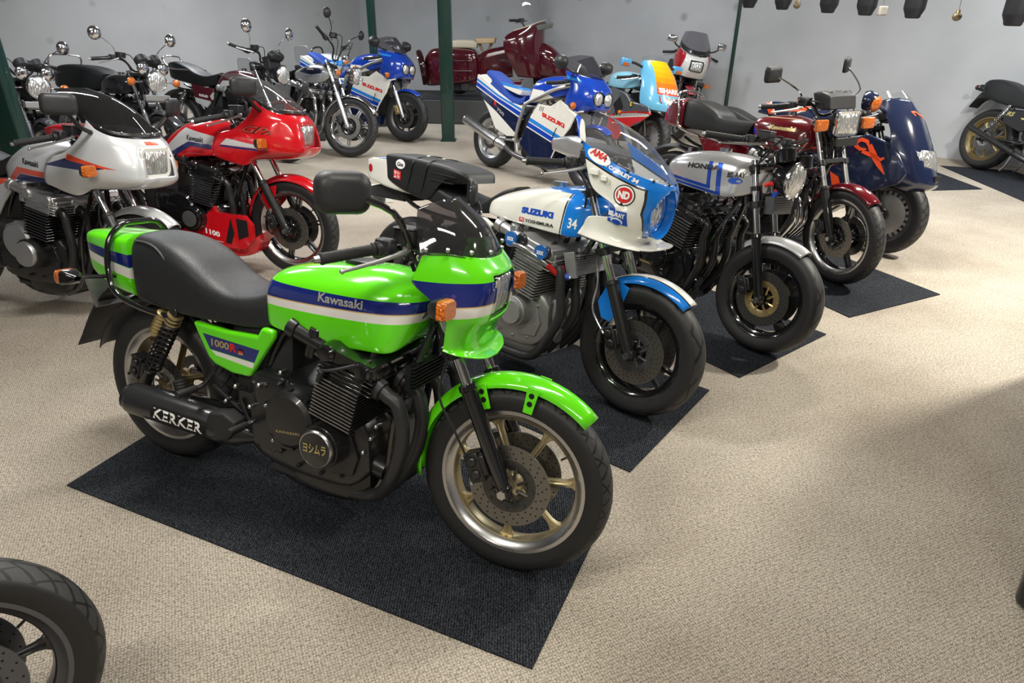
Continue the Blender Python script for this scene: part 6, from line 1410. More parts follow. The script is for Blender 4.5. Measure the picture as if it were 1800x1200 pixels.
    A = [
        [(1.07, -.17, 1.085), (1.16, -.175, 1.075), (1.28, -.155, 1.06), (1.40, -.09, 1.045), (1.42, 0, 1.04)],
        [(1.13, -.195, 1.02), (1.22, -.20, 1.01), (1.36, -.18, 1.0), (1.48, -.115, .985), (1.50, 0, .985)],
        [(1.19, -.205, .96), (1.26, -.21, .95), (1.40, -.19, .945), (1.535, -.12, .93), (1.555, 0, .93)],
        [(1.17, -.21, .88), (1.26, -.22, .87), (1.42, -.195, .87), (1.545, -.125, .86), (1.565, 0, .86)],
        [(1.155, -.21, .81), (1.26, -.218, .80), (1.42, -.19, .80), (1.53, -.12, .79), (1.55, 0, .79)],
        [(1.25, -.205, .75), (1.32, -.205, .74), (1.43, -.175, .76), (1.50, -.10, .765), (1.52, 0, .765)],
        [(1.34, -.195, .70), (1.36, -.195, .71), (1.43, -.16, .745), (1.46, -.10, .758), (1.47, 0, .758)]]
    hl = lambda c: abs(c.y) < .135 and (((abs(c.y)-.066)/.062)**2+((c.z-.868)/.070)**2 < 1 or abs(c.y) < .03 and .83 < c.z < .91) and c.x > 1.34
    A = [[(p[0] if p[0] < 1.2 else 1.2+(p[0]-1.2)*.72, p[1], p[2]) for p in r] for r in A]
    fr = B.P(surf(A, 6, 6, hl), 'upper_fairing', UF, solid=.004)
    for sg in (-1, 1): round_lamp(B, (1.438, sg*.070, .868), .066, False, blackm, .07, blackm)
    S_ = [[(1.07, -.165, 1.09), (1.16, -.165, 1.08), (1.28, -.145, 1.066), (1.39, -.085, 1.052), (1.415, 0, 1.048)],
          [(1.02, -.145, 1.15), (1.10, -.135, 1.16), (1.22, -.115, 1.16), (1.31, -.065, 1.155), (1.33, 0, 1.155)],
          [(.94, -.11, 1.19), (1.02, -.10, 1.21), (1.13, -.08, 1.235), (1.20, -.045, 1.24), (1.22, 0, 1.24)]]
    S_ = [[(p[0] if p[0] < 1.2 else 1.2+(p[0]-1.2)*.72, p[1], p[2]) for p in r] for r in S_]
    B.P(surf(S_, 6, 6), 'windscreen', smoke)
    for sg in (-1, 1):
        indicator(B, (1.25, sg*.20, .78), (1.30, sg*.255, .785), False, 'round', .07, .06, .07, blackm, blackm, 1)
        mirror(B, (1.22, sg*.17, 1.075), (1.14, sg*.32, 1.155), False, .13, .11, 'round', plastic, blackm, .010, (1.20, sg*.26, 1.09), -sg*-20 if sg < 0 else 15, 0, d=.08)
    bars(B, [(1.14, -.10, .99), (1.12, -.16, .985)], ((1.09, -.20, .98), (.98, -.31, .955)), False, lever=(1.05, -.30, .935)); gauges(B, (1.20, 0, 1.03), False, 2, .04, .05)
    # white edge of the fairing opening
    m = M()
    for sg in (-1, 1): m.tube([(1.055, sg*.200, .22), (1.13, sg*.203, .40), (1.25, sg*.208, .58), (1.30, sg*.203, .710), (1.33, sg*.193, .735), (1.37, sg*.165, .748)], .008, n=6)
    B.P(m, 'edge_trim', white)
    return B
twin_lamp_bike('blue and white twin-headlamp motorcycle in front of the maroon scooter, side fairing full in view', (-.248, 7.814, -47, 9), 0)
twin_lamp_bike('blue and white twin-headlamp motorcycle with gold calipers, left of the thick green post', (-2.67, 9.839, -28, 9), 4)

# --- dark blue with orange script
def dark_blue():
    B = Bike('dark blue fully faired motorcycle with orange script on its flank', 1.76, 6.015, -42, 9, -14, 24, 1.40, .30, group=GRP, z=.009)
    OB = (.85, .09, .02); DB = paint('midnight_blue_paint', (.009, .015, .045)); DT = paint('midnight_orange_paint', (.009, .015, .045), [(OB, [(.30, 1.0), (.345, 1.0), (.42, .90), (.37, .90)]), ((.75, .75, .75), [(.345, 1.0), (.36, 1.0), (.435, .90), (.42, .90)]), (OB, [(.50, 1.0), (.67, 1.0), (.64, .95), (.48, .93)])]); DS = paint('midnight_flank_paint', (.009, .015, .045), [(OB, [(.98, .55), (1.05, .52), (1.10, .43), (1.02, .45)])]); tm = tyremat('tyre_wide', .30, .12, 30, 2.0)
    wheel(B, 'front_wheel', (1.40, 0, .30), .30, .12, .205, 'wide', 6, gunmetal, None, tm, True, (-.03,), cover=alu_dull, dr=.10, holes=0)
    wheel(B, 'rear_wheel', (0, 0, .30), .30, .15, .205, 'wide', 6, gunmetal, None, tm, False, (), cover=alu_dull)
    fork(B, .095, .92, blackm, steel, .28, clamps=(.70, .88)); fender(B, 'front_mudguard', (1.40, 0, .30), .325, 60, 130, .13, DB)
    frame_(B, black, (1.12, .88), low=False); swingarm(B, black); innards(B); stand(B, (.6, .2), (.66, .28))
    m = M(); m.body([(.55, .22, .55, .60, .12), (.70, .18, .68, .68, .15), (.95, .20, .92, .68, .14), (1.08, .30, 1.05, .62, .10)], SH_BOX, sub=3); B.P(m, 'engine', blackm, bev=.01)
    m = M(); m.body([(.52, .78, .54, .88, .09), (.60, .76, .62, .95, .14), (.80, .78, .80, .99, .16), (1.0, .82, 1.0, .98, .15), (1.12, .86, 1.12, .94, .10)], SH_TK); B.P(m, 'fuel_tank', DB, ang=50)
    m = M(); m.body([(-.20, .80, -.22, .90, .10), (.0, .78, .0, .92, .13), (.25, .75, .25, .84, .13), (.45, .76, .47, .84, .12), (.53, .80, .55, .90, .09)], SH_SEAT); B.P(m, 'seat', vinyl_side, ang=50)
    m = M(); m.body([(-.35, .78, -.38, .88, .06), (-.15, .68, -.18, .90, .12), (.1, .60, .1, .82, .15), (.45, .52, .45, .79, .165), (.60, .50, .62, .80, .15)], SH_SEAT); B.P(m, 'tail_unit', DB, ang=50)
    m = M(); m.body([(.26, .90, .28, .96, .10), (.36, .89, .36, 1.0, .135), (.52, .88, .52, 1.0, .14), (.66, .90, .68, .985, .11)], SH_SEAT); m.box((.47, 0, .86), (.25, .16, .10)); B.P(m, 'seat_hump', DT, ang=50)
    m = M()
    for sg in (-1, 1): m.prism([(.62, .72), (.85, .80), (1.06, .79), (1.17, .85), (1.34, .80), (1.42, .73), (1.50, .62), (1.47, .54), (1.31, .46), (1.12, .42), (1.02, .25), (.80, .20), (.62, .30)], sg*.205, sg*.235)
    sd = B.P(m, 'side_fairing', DS, bev=.014, bseg=3)
    A = [
        [(1.16, -.14, 1.075), (1.22, -.14, 1.10), (1.28, -.10, 1.108), (1.33, -.05, 1.108), (1.34, 0, 1.108)],
        [(1.24, -.20, .99), (1.30, -.19, 1.00), (1.38, -.15, 1.0), (1.43, -.075, 1.0), (1.44, 0, 1.0)],
        [(1.31, -.23, .89), (1.37, -.215, .89), (1.45, -.17, .89), (1.50, -.09, .89), (1.512, 0, .89)],
        [(1.34, -.24, .78), (1.42, -.22, .78), (1.50, -.18, .775), (1.565, -.09, .77), (1.58, 0, .77)],
        [(1.36, -.235, .68), (1.45, -.22, .67), (1.54, -.18, .66), (1.615, -.09, .65), (1.63, 0, .65)],
        [(1.40, -.22, .58), (1.48, -.20, .56), (1.57, -.16, .55), (1.65, -.08, .545), (1.665, 0, .545)],
        [(1.42, -.19, .52), (1.47, -.17, .50), (1.52, -.14, .49), (1.56, -.07, .485), (1.57, 0, .48)]]
    hl = lambda c: abs(c.y) < .145 and .675 < c.z < .765 and c.x > 1.45
    fr = B.P(surf(A, 6, 6, hl), 'upper_fairing', DB, solid=.004)
    L_ = [[(1.495, -.180, .785), (1.560, -.10, .785), (1.580, -.04, .785), (1.585, 0, .785)], [(1.535, -.170, .72), (1.590, -.10, .72), (1.608, -.04, .72), (1.614, 0, .72)], [(1.565, -.12, .660), (1.61, -.07, .655), (1.624, -.03, .653), (1.630, 0, .653)]]
    o = surf(L_, 5, 5); B.P(o, 'headlamp', lens, ang=60)
    for p, q_ in (((1.45, -.06, .66), (1.66, .06, .55)),): m = M(); m.box((1.652, 0, .60), (.012, .16, .045)); B.P(m, 'air_intake', hole, bev=.004)
    S_ = [[(1.16, -.13, 1.085), (1.22, -.13, 1.108), (1.28, -.095, 1.118), (1.325, -.05, 1.118), (1.335, 0, 1.118)], [(1.14, -.10, 1.13), (1.18, -.09, 1.15), (1.22, -.065, 1.16), (1.26, -.03, 1.165), (1.27, 0, 1.165)]]
    B.P(surf(S_, 5, 4), 'windscreen', clear)
    for sg in (-1, 1):
        m = M(); m.tube([(1.24, sg*.18, 1.0), (1.20, sg*.28, 1.04), (1.17, sg*.36, 1.055)], .012, n=8); mi = B.P(m, 'mirror', DB)
        q = M(); q.lathe([(.004, .07), (.05, .05), (.068, 0), (.062, -.03), (.004, -.035)], (1.16, sg*.385, 1.065), (1, 0, 0), n=28); q.build('mirror_housing', DB, mi, ang=60)
        q = M(); q.lathe([(.055, .052), (.045, .066), (.004, .078)], (1.165, sg*.385, 1.055), (1, -sg*-.25, -.2), n=20); q.build('indicator_lens', amber, mi, ang=60)
    bars(B, [(1.12, -.10, .97), (1.11, -.16, .985)], ((1.08, -.20, .98), (.97, -.31, .96)), False, lever=(1.05, -.30, .93)); gauges(B, (1.18, 0, 1.0), False, 2, .04, .05)
    # brushed script
    c_ = strip2d([(1.200, .768), (1.183, .795), (1.141, .804), (1.110, .782), (1.115, .755), (1.150, .735), (1.190, .742)], [.018, .026, .028, .030, .028, .024, .012]); x1 = strip2d([(1.205, .775), (1.247, .713), (1.300, .650), (1.355, .590)], [.030, .042, .034, .008]); x2 = strip2d([(1.165, .722), (1.210, .712), (1.250, .705), (1.300, .680), (1.325, .700)], [.020, .028, .030, .028, .014])
    for s_ in (c_, x1, x2): laid(s_, (0, -.6, 0), (1, 0, 0), (0, 0, 1), [sd, fr], 'script_lettering', mat('orange_script', (.90, .085, .02), .4), sd, cuts=1, off=.003)
    g_ = strip2d([(-.10, 1.005), (-.11, 1.025), (-.08, 1.030), (-.06, 1.015), (-.03, 1.01), (.0, .99)], .013); laid(g_, (1.9, 0, 0), (0, 1, 0), (0, 0, 1), [fr], 'script_lettering', mat('orange_script', (.90, .085, .02)), fr, d=(-1, 0, 0), off=.003, back=.0)
dark_blue()

# --- one painted with teeth and a sunset screen panel
def toothed():
    B = Bike('pale blue and grey faired motorcycle painted with eyes and a toothed mouth',   .87, 9.18, -64, 9, 0, 24, 1.42, .31, group=GRP, z=.002)
    tm = tyremat('tyre_wide', .30, .12, 30, 2.0); BL = (.28, .62, .80); GR = (.075, .08, .085)
    wheel(B, 'front_wheel', (1.42, 0, .30), .30, .12, .205, 'wide', 6, gunmetal, None, tm, True, (-.03,), cover=alu_dull, dr=.10, holes=0)
    wheel(B, 'rear_wheel', (0, 0, .30), .30, .15, .205, 'wide', 6, gunmetal, None, tm, False, (), cover=alu_dull)
    fork(B, .095, .92, blackm, steel, .28, clamps=(.70, .88)); fender(B, 'front_mudguard', (1.42, 0, .30), .325, 60, 130, .13, blackm); frame_(B, black, (1.12, .88), low=False); swingarm(B, black); stand(B, (.6, .2), (.66, .28))
    m = M(); m.body([(.55, .22, .55, .60, .12), (.70, .18, .68, .68, .15), (.95, .20, .92, .62, .14), (1.08, .30, 1.05, .60, .10)], SH_BOX, sub=3); B.P(m, 'engine', blackm, bev=.01)
    m = M(); m.body([(.50, .76, .52, .87, .10), (.60, .76, .62, .93, .15), (.80, .76, .80, .955, .165), (1.0, .78, 1.0, .94, .15), (1.10, .82, 1.12, .91, .10)], SH_TK); B.P(m, 'fuel_tank', paint('pale_blue_paint', BL), ang=50)
    m = M(); m.body([(-.35, .72, -.38, .86, .06), (-.15, .66, -.18, .90, .13), (.2, .58, .2, .82, .165), (.50, .55, .5, .80, .17)], SH_SEAT); B.P(m, 'tail_unit', paint('grey_flank_paint', GR), ang=50)
    SD = paint('toothed_flank_paint', GR, rib((.62, .02, .02), [(.85, .46), (1.10, .53), (1.35, .575), (1.62, .60)], [(.85, .20), (1.10, .20), (1.35, .44), (1.62, .54)])+rib((.75, .74, .70), [(.90, .455), (1.10, .512), (1.35, .553), (1.58, .575)], [(.90, .430), (1.10, .468), (1.35, .512), (1.58, .550)]))
    m = M()
    for sg in (-1, 1): m.prism([(.55, .72), (.80, .76), (1.10, .735), (1.22, .66), (1.42, .66), (1.56, .64), (1.60, .575), (1.42, .45), (1.20, .36), (1.08, .22), (.72, .20), (.58, .40)], sg*.205, sg*.235)
    sd = B.P(m, 'side_fairing', SD, bev=.012, bseg=3)
    m = M()
    for i in range(24):
        x = .93+i*.027; z = .450+(x-.90)*.185; m.box((x, -.2375, z+.012), (.006, .002, .045))
    teeth = m.pieces()
    o = m.build('tooth_gap', blackink, sd); tag(o, 'dark gaps between the painted teeth', kind='stuff')
    laid(grid2d(2, 2), (1.0, -.6, .475), (.10, 0, .10), (-.105, 0, .11), [sd], 'air_vent', hole, sd, off=.003)
    laid(disc2d(24), (1.205, -.6, .595), (.065, 0, 0), (0, 0, .075), [sd], 'painted_eye', blackink, sd, off=.003); laid(disc2d(24), (1.215, -.6, .607), (.045, 0, 0), (0, 0, .050), [sd], 'painted_eye', mat('yellow_print', (.80, .55, .05), .4), sd, off=.004); laid(disc2d(16), (1.24, -.6, .62), (.018, 0, 0), (0, 0, .028), [sd], 'painted_eye', blackink, sd, off=.005)
    CW = paint('sunset_cowl_paint', (.16, .52, .80), [((.80, .10, .04), [(0, .785), (.150, .785), (.148, .84), (0, .84)], 'YZ'), ((.85, .22, .02), [(0, .84), (.148, .84), (.145, .90), (0, .90)], 'YZ'), ((.88, .35, .01), [(0, .90), (.145, .90), (.140, .95), (0, .95)], 'YZ'), ((.90, .46, .01), [(0, .95), (.140, .95), (.132, 1.0), (0, 1.0)], 'YZ'), ((.90, .55, .01), [(0, 1.0), (.132, 1.0), (.125, 1.05), (0, 1.05)], 'YZ'), ((.90, .63, .01), [(0, 1.05), (.125, 1.05), (.115, 1.12), (0, 1.12)], 'YZ')])
    A = [
        [(1.10, -.13, 1.06), (1.16, -.14, 1.09), (1.24, -.11, 1.105), (1.31, -.06, 1.108), (1.33, 0, 1.108)],
        [(1.20, -.18, .97), (1.28, -.18, .98), (1.37, -.15, .99), (1.44, -.08, .99), (1.45, 0, .99)],
        [(1.30, -.21, .87), (1.37, -.205, .87), (1.46, -.165, .875), (1.54, -.09, .875), (1.55, 0, .875)],
        [(1.33, -.225, .77), (1.42, -.215, .77), (1.52, -.17, .77), (1.60, -.09, .77), (1.61, 0, .77)],
        [(1.36, -.225, .68), (1.46, -.21, .68), (1.56, -.165, .68), (1.64, -.08, .68), (1.65, 0, .68)],
        [(1.42, -.21, .62), (1.50, -.19, .62), (1.57, -.14, .62), (1.63, -.07, .62), (1.64, 0, .62)]]
    fr = B.P(surf(A, 6, 6), 'upper_fairing', CW, solid=.004)
    q = laid(textmesh('SHARK', .06, 0, 1), (2.2, -.135, .800), (0, .235, 0), (0, 0, .050), [fr], 'lettering', whiteink, fr, d=(-1, 0, 0), off=.004, back=0)
    q = laid(textmesh('SHARK', .06, 0, 1), (2.2, -.085, .790), (0, .17, 0), (0, 0, .042), [fr], 'lettering', whiteink, fr, d=(-1, 0, 0), off=.004, back=0) if False else q
    L_ = [[(1.565, -.125, .765), (1.60, -.085, .765), (1.62, -.04, .768), (1.625, 0, .768)], [(1.60, -.12, .72), (1.63, -.08, .72), (1.65, -.04, .72), (1.655, 0, .72)], [(1.62, -.07, .68), (1.65, -.05, .68), (1.664, -.02, .68), (1.668, 0, .68)]]
    B.P(surf(L_, 5, 5), 'headlamp', lens, ang=60)
    m = M(); m.tube([(1.565, -.132, .77), (1.60, -.128, .72), (1.625, -.075, .672), (1.672, 0, .672), (1.625, .075, .672), (1.60, .128, .72), (1.565, .132, .77)], .006, n=6); B.P(m, 'headlamp_rim', redink)
    S_ = [[(1.10, -.12, 1.07), (1.16, -.13, 1.10), (1.24, -.10, 1.115), (1.305, -.055, 1.118), (1.32, 0, 1.118)], [(1.06, -.09, 1.12), (1.11, -.085, 1.14), (1.17, -.065, 1.155), (1.22, -.035, 1.16), (1.235, 0, 1.16)]]
    B.P(surf(S_, 5, 4), 'windscreen', clear)
    for sg in (-1, 1):
        m = M(); m.tube([(1.20, sg*.15, 1.02), (1.17, sg*.25, 1.05), (1.15, sg*.32, 1.05)], .014, n=8); mi = B.P(m, 'mirror', blackm)
        q = M(); q.body([(1.10, 1.0, 1.10, 1.08, .0), (1.10, 1.0, 1.10, 1.08, .0)], SH_BOX) if False else None
        q = M(); q.box((1.15, sg*.355, 1.045), (.05, .13, .085)); q.build('mirror_housing', paint('mirror_blue_paint', (.10, .40, .75)), mi, bev=.018, bseg=3); q = M(); q.box((1.178, sg*.365, 1.025), (.012, .085, .035)); q.build('indicator_lens', amber, mi, bev=.004)
    indicator(B, (1.02, -.22, .52), (1.06, -.248, .52), False, 'round', .05, .05, .06, blackm, blackm, 1)
    bars(B, [(1.12, -.10, .93), (1.11, -.16, .915)], ((1.08, -.20, .905), (.97, -.31, .875)), False, lever=(1.05, -.30, .86)); gauges(B, (1.18, 0, .98), False, 2, .04, .05)
toothed()

# --- white and red with tall screen, against the back wall
def white_red():
    B = Bike('red motorcycle with white cockpit fairing and tall smoked screen, by the back wall', 2.232, 11.02, -91.8, 9, 0, 26, 1.46, .33, group=GRP, z=.002)
    RW_ = paint('white_red_paint', (.70, .69, .66), [((.35, .008, .015), [(.155, .6), (.145, 1.05), (.12, 1.2), (.4, 1.2), (.4, .6)], 'YZ')]); MR = paint('dark_red_paint', (.22, .006, .012))
    wheel(B, 'front_wheel', (1.46, 0, .33), .33, .10, .245, 'wide', 5, black, steel, tyremat('tyre_100_90', .333, .105), True, (-.06, .06), det=0, holes=0); wheel(B, 'rear_wheel', (0, 0, .32), .32, .13, .23, 'wide', 5, black, steel, tyremat('tyre_100_90', .333, .105), False, (), det=0)
    fork(B, .098, 1.0, blackm, chrome, .33, clamps=(.76, .96)); fender(B, 'front_mudguard', (1.46, 0, .33), .36, 50, 150, .125, MR); frame_(B, black); swingarm(B, black); innards(B); stand(B)
    T, h0, cb, hd, cv, ig = engine(B, nf=7, carbs=blackm)
    headers(B, T, h0, chrome)
    m = M(); m.body([(.60, .80, .58, .90, .08), (.70, .78, .70, .98, .14), (.90, .78, .90, 1.02, .16), (1.08, .80, 1.10, .99, .13)], SH_TK); B.P(m, 'fuel_tank', MR, ang=50)
    m = M(); m.body([(-.10, .80, -.12, .95, .11), (.10, .78, .10, .96, .14), (.35, .77, .36, .90, .14), (.58, .79, .62, .90, .11)], SH_SEAT); B.P(m, 'seat', vinyl_side, ang=50)
    m = M(); m.body([(-.38, .80, -.42, .90, .08), (-.20, .76, -.22, .97, .13), (-.02, .74, -.04, .98, .145)], SH_SEAT); B.P(m, 'tail_unit', MR, ang=50)
    A = [
        [(1.10, -.21, 1.12), (1.22, -.20, 1.09), (1.34, -.16, 1.06), (1.42, -.09, 1.04), (1.43, 0, 1.035)],
        [(1.12, -.235, 1.03), (1.25, -.22, 1.02), (1.40, -.165, 1.01), (1.49, -.09, 1.0), (1.50, 0, 1.0)],
        [(1.14, -.24, .93), (1.27, -.22, .93), (1.42, -.16, .93), (1.51, -.09, .93), (1.52, 0, .93)],
        [(1.18, -.22, .85), (1.30, -.20, .85), (1.41, -.15, .85), (1.49, -.09, .85), (1.50, 0, .85)],
        [(1.24, -.18, .79), (1.32, -.165, .785), (1.39, -.135, .78), (1.44, -.08, .775), (1.45, 0, .775)]]
    hl = lambda c: abs(c.y) < .088 and .86 < c.z < .985 and c.x > 1.40
    fr = B.P(surf(A, 6, 6, hl), 'cockpit_fairing', RW_, solid=.004); rect_lamp(B, (1.508, 0, .922), .155, .115, False, 0, blackm, blackm, lens, .02, .09)
    S_ = [[(1.10, -.20, 1.13), (1.22, -.19, 1.10), (1.33, -.15, 1.07), (1.405, -.085, 1.05), (1.415, 0, 1.045)], [(1.06, -.19, 1.20), (1.15, -.175, 1.19), (1.25, -.14, 1.18), (1.31, -.075, 1.17), (1.32, 0, 1.17)], [(.98, -.15, 1.29), (1.05, -.135, 1.30), (1.12, -.105, 1.31), (1.17, -.055, 1.315), (1.18, 0, 1.315)]]
    B.P(surf(S_, 6, 6), 'windscreen', smoke); q = surf([[(p[0]+.004, p[1]*1.02, p[2]) for p in S_[0]], [(p[0]-.03, p[1]*.96, p[2]+.055) for p in S_[0]]], 6, 3); B.P(q, 'screen_base', blackm, solid=.003)
    for sg in (-1, 1):
        mirror(B, (1.18, sg*.20, 1.10), (1.20, sg*.335, 1.19), False, .13, .085, 'rect', chrome, blackm, .010, (1.18, sg*.26, 1.12), sg*12)
        indicator(B, (1.34, sg*.10, .70), (1.36, sg*.235, .70), False, 'rect', .085, .05, .06, blackm, blackm, 1)
    bars(B, [(1.12, -.05, 1.0), (1.12, -.15, 1.04)], ((1.08, -.24, 1.03), (.98, -.37, 1.0)), False, lever=(1.05, -.36, .97))
white_red()

# ---------------------------------------------------------------- maroon scooter on a low plinth
def scooter():
    x0, y0, yw = -.52, 10.9, -4
    MP = mat('oxblood_lacquer', (.060, .004, .010), .14, 0, 1); tan = mat('tan_leather', (.45, .34, .20), .55)
    t = thing('display_plinth', 'low dark grey plinth under the maroon scooter in the corner', 'plinth', None, (x0, y0, 0)); t.rotation_euler.z = R(yw)
    m = M(); m.box((.25, .0, .17), (2.7, .9, .33)); m.build('base', mat('plinth_grey', (.055, .058, .06), .6, bump=.1), t, bev=.01); m = M(); m.box((.25, 0, .345), (2.66, .86, .02)); m.build('top', mat('plinth_top', (.015, .017, .02), .5), t, bev=.004); m = M(); m.box((.25, 0, .005), (2.6, .8, .01)); m.build('plinth_foot', blackm, t)
    B = Bike('maroon vintage scooter with cream seat and tall clear screen on the plinth', x0, y0, yw, 2, 0, 24, 1.02, .60, z=.362, name='scooter', cat_='scooter')
    B.az = .25
    for nm, cx in (('front_wheel', 1.02), ('rear_wheel', -.32)): wheel(B, nm, (cx, 0, .225), .225, .10, .15, 'wide', 5, steel, None, rubber, False, (), det=0)
    # geometry in plinth-top coordinates: heights measured from the plinth
    H = lambda z: z-.356
    m = M(); m.body([(-.84, H(.50), -.80, H(.86), .06), (-.72, H(.48), -.70, H(.97), .17), (-.50, H(.50), -.50, H(1.0), .24), (-.25, H(.52), -.25, H(1.0), .27), (-.05, H(.56), -.05, H(.97), .26), (.02, H(.62), .02, H(.86), .18)], SH_SEAT); rb_ = B.P(m, 'rear_body', MP, ang=60)
    q = M()
    for z in (.835, .70): q.tube([(-.42, -.272, H(z)), (-.22, -.280, H(z+.003)), (-.08, -.272, H(z+.005))], .005, n=6)
    for p in q.pieces(): p.build('trim_strip', chrome, rb_)
    m = M(); m.lathe([(.10, -.05), (.235, -.045), (.25, -.01), (.25, .02), (.22, .045), (.05, .05)], (-.86, 0, H(.72)), (.96, .25, .18), n=40); B.P(m, 'spare_wheel_cover', mat('dark_oxblood', (.025, .003, .005), .12, 0, 1), ang=60)
    m = M(); m.body([(-.05, H(.56), -.02, H(.90), .16), (.10, H(.58), .10, H(.97), .16), (.30, H(.60), .30, H(1.02), .15), (.50, H(.62), .48, H(1.05), .14)], SH_SEAT); B.P(m, 'centre_tunnel', MP, ang=60)
    m = M(); m.body([(-.10, H(.52), -.10, H(.58), .25), (.30, H(.50), .30, H(.56), .27), (.62, H(.52), .66, H(.60), .27)], SH_BOX); B.P(m, 'footboard', MP)
    A = [  # leg shield sweeping round the front
        [(.52, -.27, H(1.24)), (.68, -.26, H(1.29)), (.85, -.18, H(1.35)), (.93, -.09, H(1.37)), (.96, 0, H(1.38))],
        [(.40, -.33, H(1.16)), (.60, -.33, H(1.18)), (.82, -.23, H(1.20)), (.92, -.11, H(1.21)), (.95, 0, H(1.21))],
        [(.38, -.35, H(1.02)), (.60, -.35, H(1.03)), (.82, -.25, H(1.04)), (.93, -.12, H(1.04)), (.96, 0, H(1.04))],
        [(.46, -.34, H(.84)), (.64, -.34, H(.84)), (.84, -.26, H(.84)), (.95, -.13, H(.84)), (.98, 0, H(.84))],
        [(.58, -.30, H(.64)), (.70, -.30, H(.63)), (.86, -.24, H(.62)), (.94, -.12, H(.62)), (.97, 0, H(.62))]]
    B.P(surf(A, 6, 6, push=(.6, 0, .6)), 'leg_shield', MP, solid=.008); m = M(); m.tube([(p[0], s_*p[1], p[2]) for s_, ps in ((1, A[0]), (-1, A[0][::-1][1:])) for p in ps], .008, n=6); B.P(m, 'shield_edging', cream)
    m = M(); m.body([(.80, H(.58), .74, H(1.06), .14), (.92, H(.57), .86, H(1.10), .22), (1.06, H(.57), 1.02, H(1.06), .24), (1.18, H(.58), 1.16, H(.96), .21), (1.27, H(.60), 1.27, H(.82), .14), (1.30, H(.63), 1.31, H(.73), .06)], SH_ROUND); B.P(m, 'front_mudguard', MP, ang=60)
    m = M(); m.body([(-.44, H(1.0), -.46, H(1.08), .12), (-.30, H(1.0), -.30, H(1.105), .15), (-.10, H(1.0), -.08, H(1.10), .14), (-.04, H(1.0), -.02, H(1.07), .10)], SH_SEAT); B.P(m, 'rear_seat', cream, ang=60)
    m = M(); m.body([(-.02, H(1.06), -.05, H(1.13), .10), (.10, H(1.06), .10, H(1.135), .13), (.22, H(1.07), .24, H(1.14), .11)], SH_SEAT); m.tube([(.0, 0, H(1.06)), (.05, 0, H(.95))], .02, n=8, sub=1); m.tube([(.18, 0, H(1.07)), (.12, 0, H(.95))], .02, n=8, sub=1); B.P(m, 'front_seat', tan, ang=60)
    bars(B, [(.66, -.0, H(1.22)), (.62, -.12, H(1.34))], ((.58, -.20, H(1.37)), (.46, -.34, H(1.37))), False, sw=True, lever=(.54, -.33, H(1.34)), m_=chrome)
    m = M(); m.tube([(.78, 0, H(.95)), (.68, 0, H(1.22))], .022, n=10, sub=1); B.P(m, 'steering_column', chrome)
    m = M(); m.body([(.62, H(1.18), .64, H(1.26), .20), (.85, H(1.24), .87, H(1.32), .20), (1.05, H(1.28), 1.06, H(1.34), .12)], SH_BOX); B.P(m, 'dashboard', mat('speckled_grey', (.10, .11, .10), .4), bev=.01)
    S_ = [[(.80, -.22, H(1.30)), (.95, -.16, H(1.33)), (1.03, -.08, H(1.34)), (1.05, 0, H(1.34))], [(.66, -.24, H(1.52)), (.80, -.17, H(1.56)), (.88, -.09, H(1.58)), (.90, 0, H(1.58))], [(.50, -.22, H(1.74)), (.62, -.16, H(1.80)), (.70, -.08, H(1.82)), (.72, 0, H(1.82))]]
    B.P(surf(S_, 6, 6), 'windscreen', clear)
    m = M(); m.body([(-.40, H(.42), -.40, H(.56), .10), (-.20, H(.40), -.20, H(.58), .14), (.0, H(.42), .0, H(.56), .10)], SH_BOX); m.cyl((-.2, -.20, H(.48)), (-.2, .20, H(.48)), .06, n=16); B.P(m, 'engine', gunmetal, bev=.01)
    m = M(); m.tube([(0, -.10, H(.50)), (.04, -.14, H(.40)), (.06, -.16, .012)], .010, n=8); m.tube([(0, .10, H(.50)), (.04, .14, H(.40)), (.06, .16, .012)], .010, n=8); B.P(m, 'centre_stand', chrome)
scooter()
# ---------------------------------------------------------------- bike cut off at the lower left, added shade cabinet and stand-in chest at the right edge, hanging silencers, screens behind
def corner_bike():
    B = Bike('motorcycle cut by the lower left corner, only its black front wheel in view', CBX, CBY, CBYAW, 8, 0, 26, 1.46, .318, group=GRP, z=.002)
    tm = tyremat('tyre_block', .32, .115, 34, 2.6, depth=1)
    wheel(B, 'front_wheel', (1.46, 0, .32), .32, .115, .235, 'cast', 5, blackm, gunmetal, tm, True, (-.062, .062), dr=.150, a0=R(2), holes=20, discm=gunmetal, carrier=black)
    wheel(B, 'rear_wheel', (0, 0, .32), .32, .14, .23, 'cast', 5, blackm, gunmetal, rubber, False, (), det=0)
    PB = paint('pale_blue_paint', (.28, .62, .80)); fork(B, .10, 1.0, blackm, chrome, .33); fender(B, 'front_mudguard', (1.46, 0, .32), .345, 112, 175, .13, paint('ice_white_paint', (.62, .74, .76)))
    frame_(B, black); swingarm(B, black); innards(B); T, h0, *_ = engine(B, nf=7); headers(B, T, h0, blackm); stand(B)
    m = M(); m.body([(.60, .78, .58, .90, .08), (.72, .77, .72, .98, .14), (.92, .77, .92, 1.0, .16), (1.10, .80, 1.12, .96, .12)], SH_TK); B.P(m, 'fuel_tank', PB, ang=50)
    m = M(); m.body([(-.30, .80, -.34, .88, .07), (-.05, .77, -.06, .90, .13), (.3, .75, .3, .84, .14), (.56, .78, .60, .88, .10)], SH_SEAT); B.P(m, 'seat', vinyl_side, ang=50)
    bars(B, [(1.14, -.05, 1.0), (1.14, -.15, 1.03)], ((1.10, -.22, 1.03), (1.0, -.35, 1.01)), True)
CBX, CBY, CBYAW = -2.448, .150, 37.8
corner_bike()

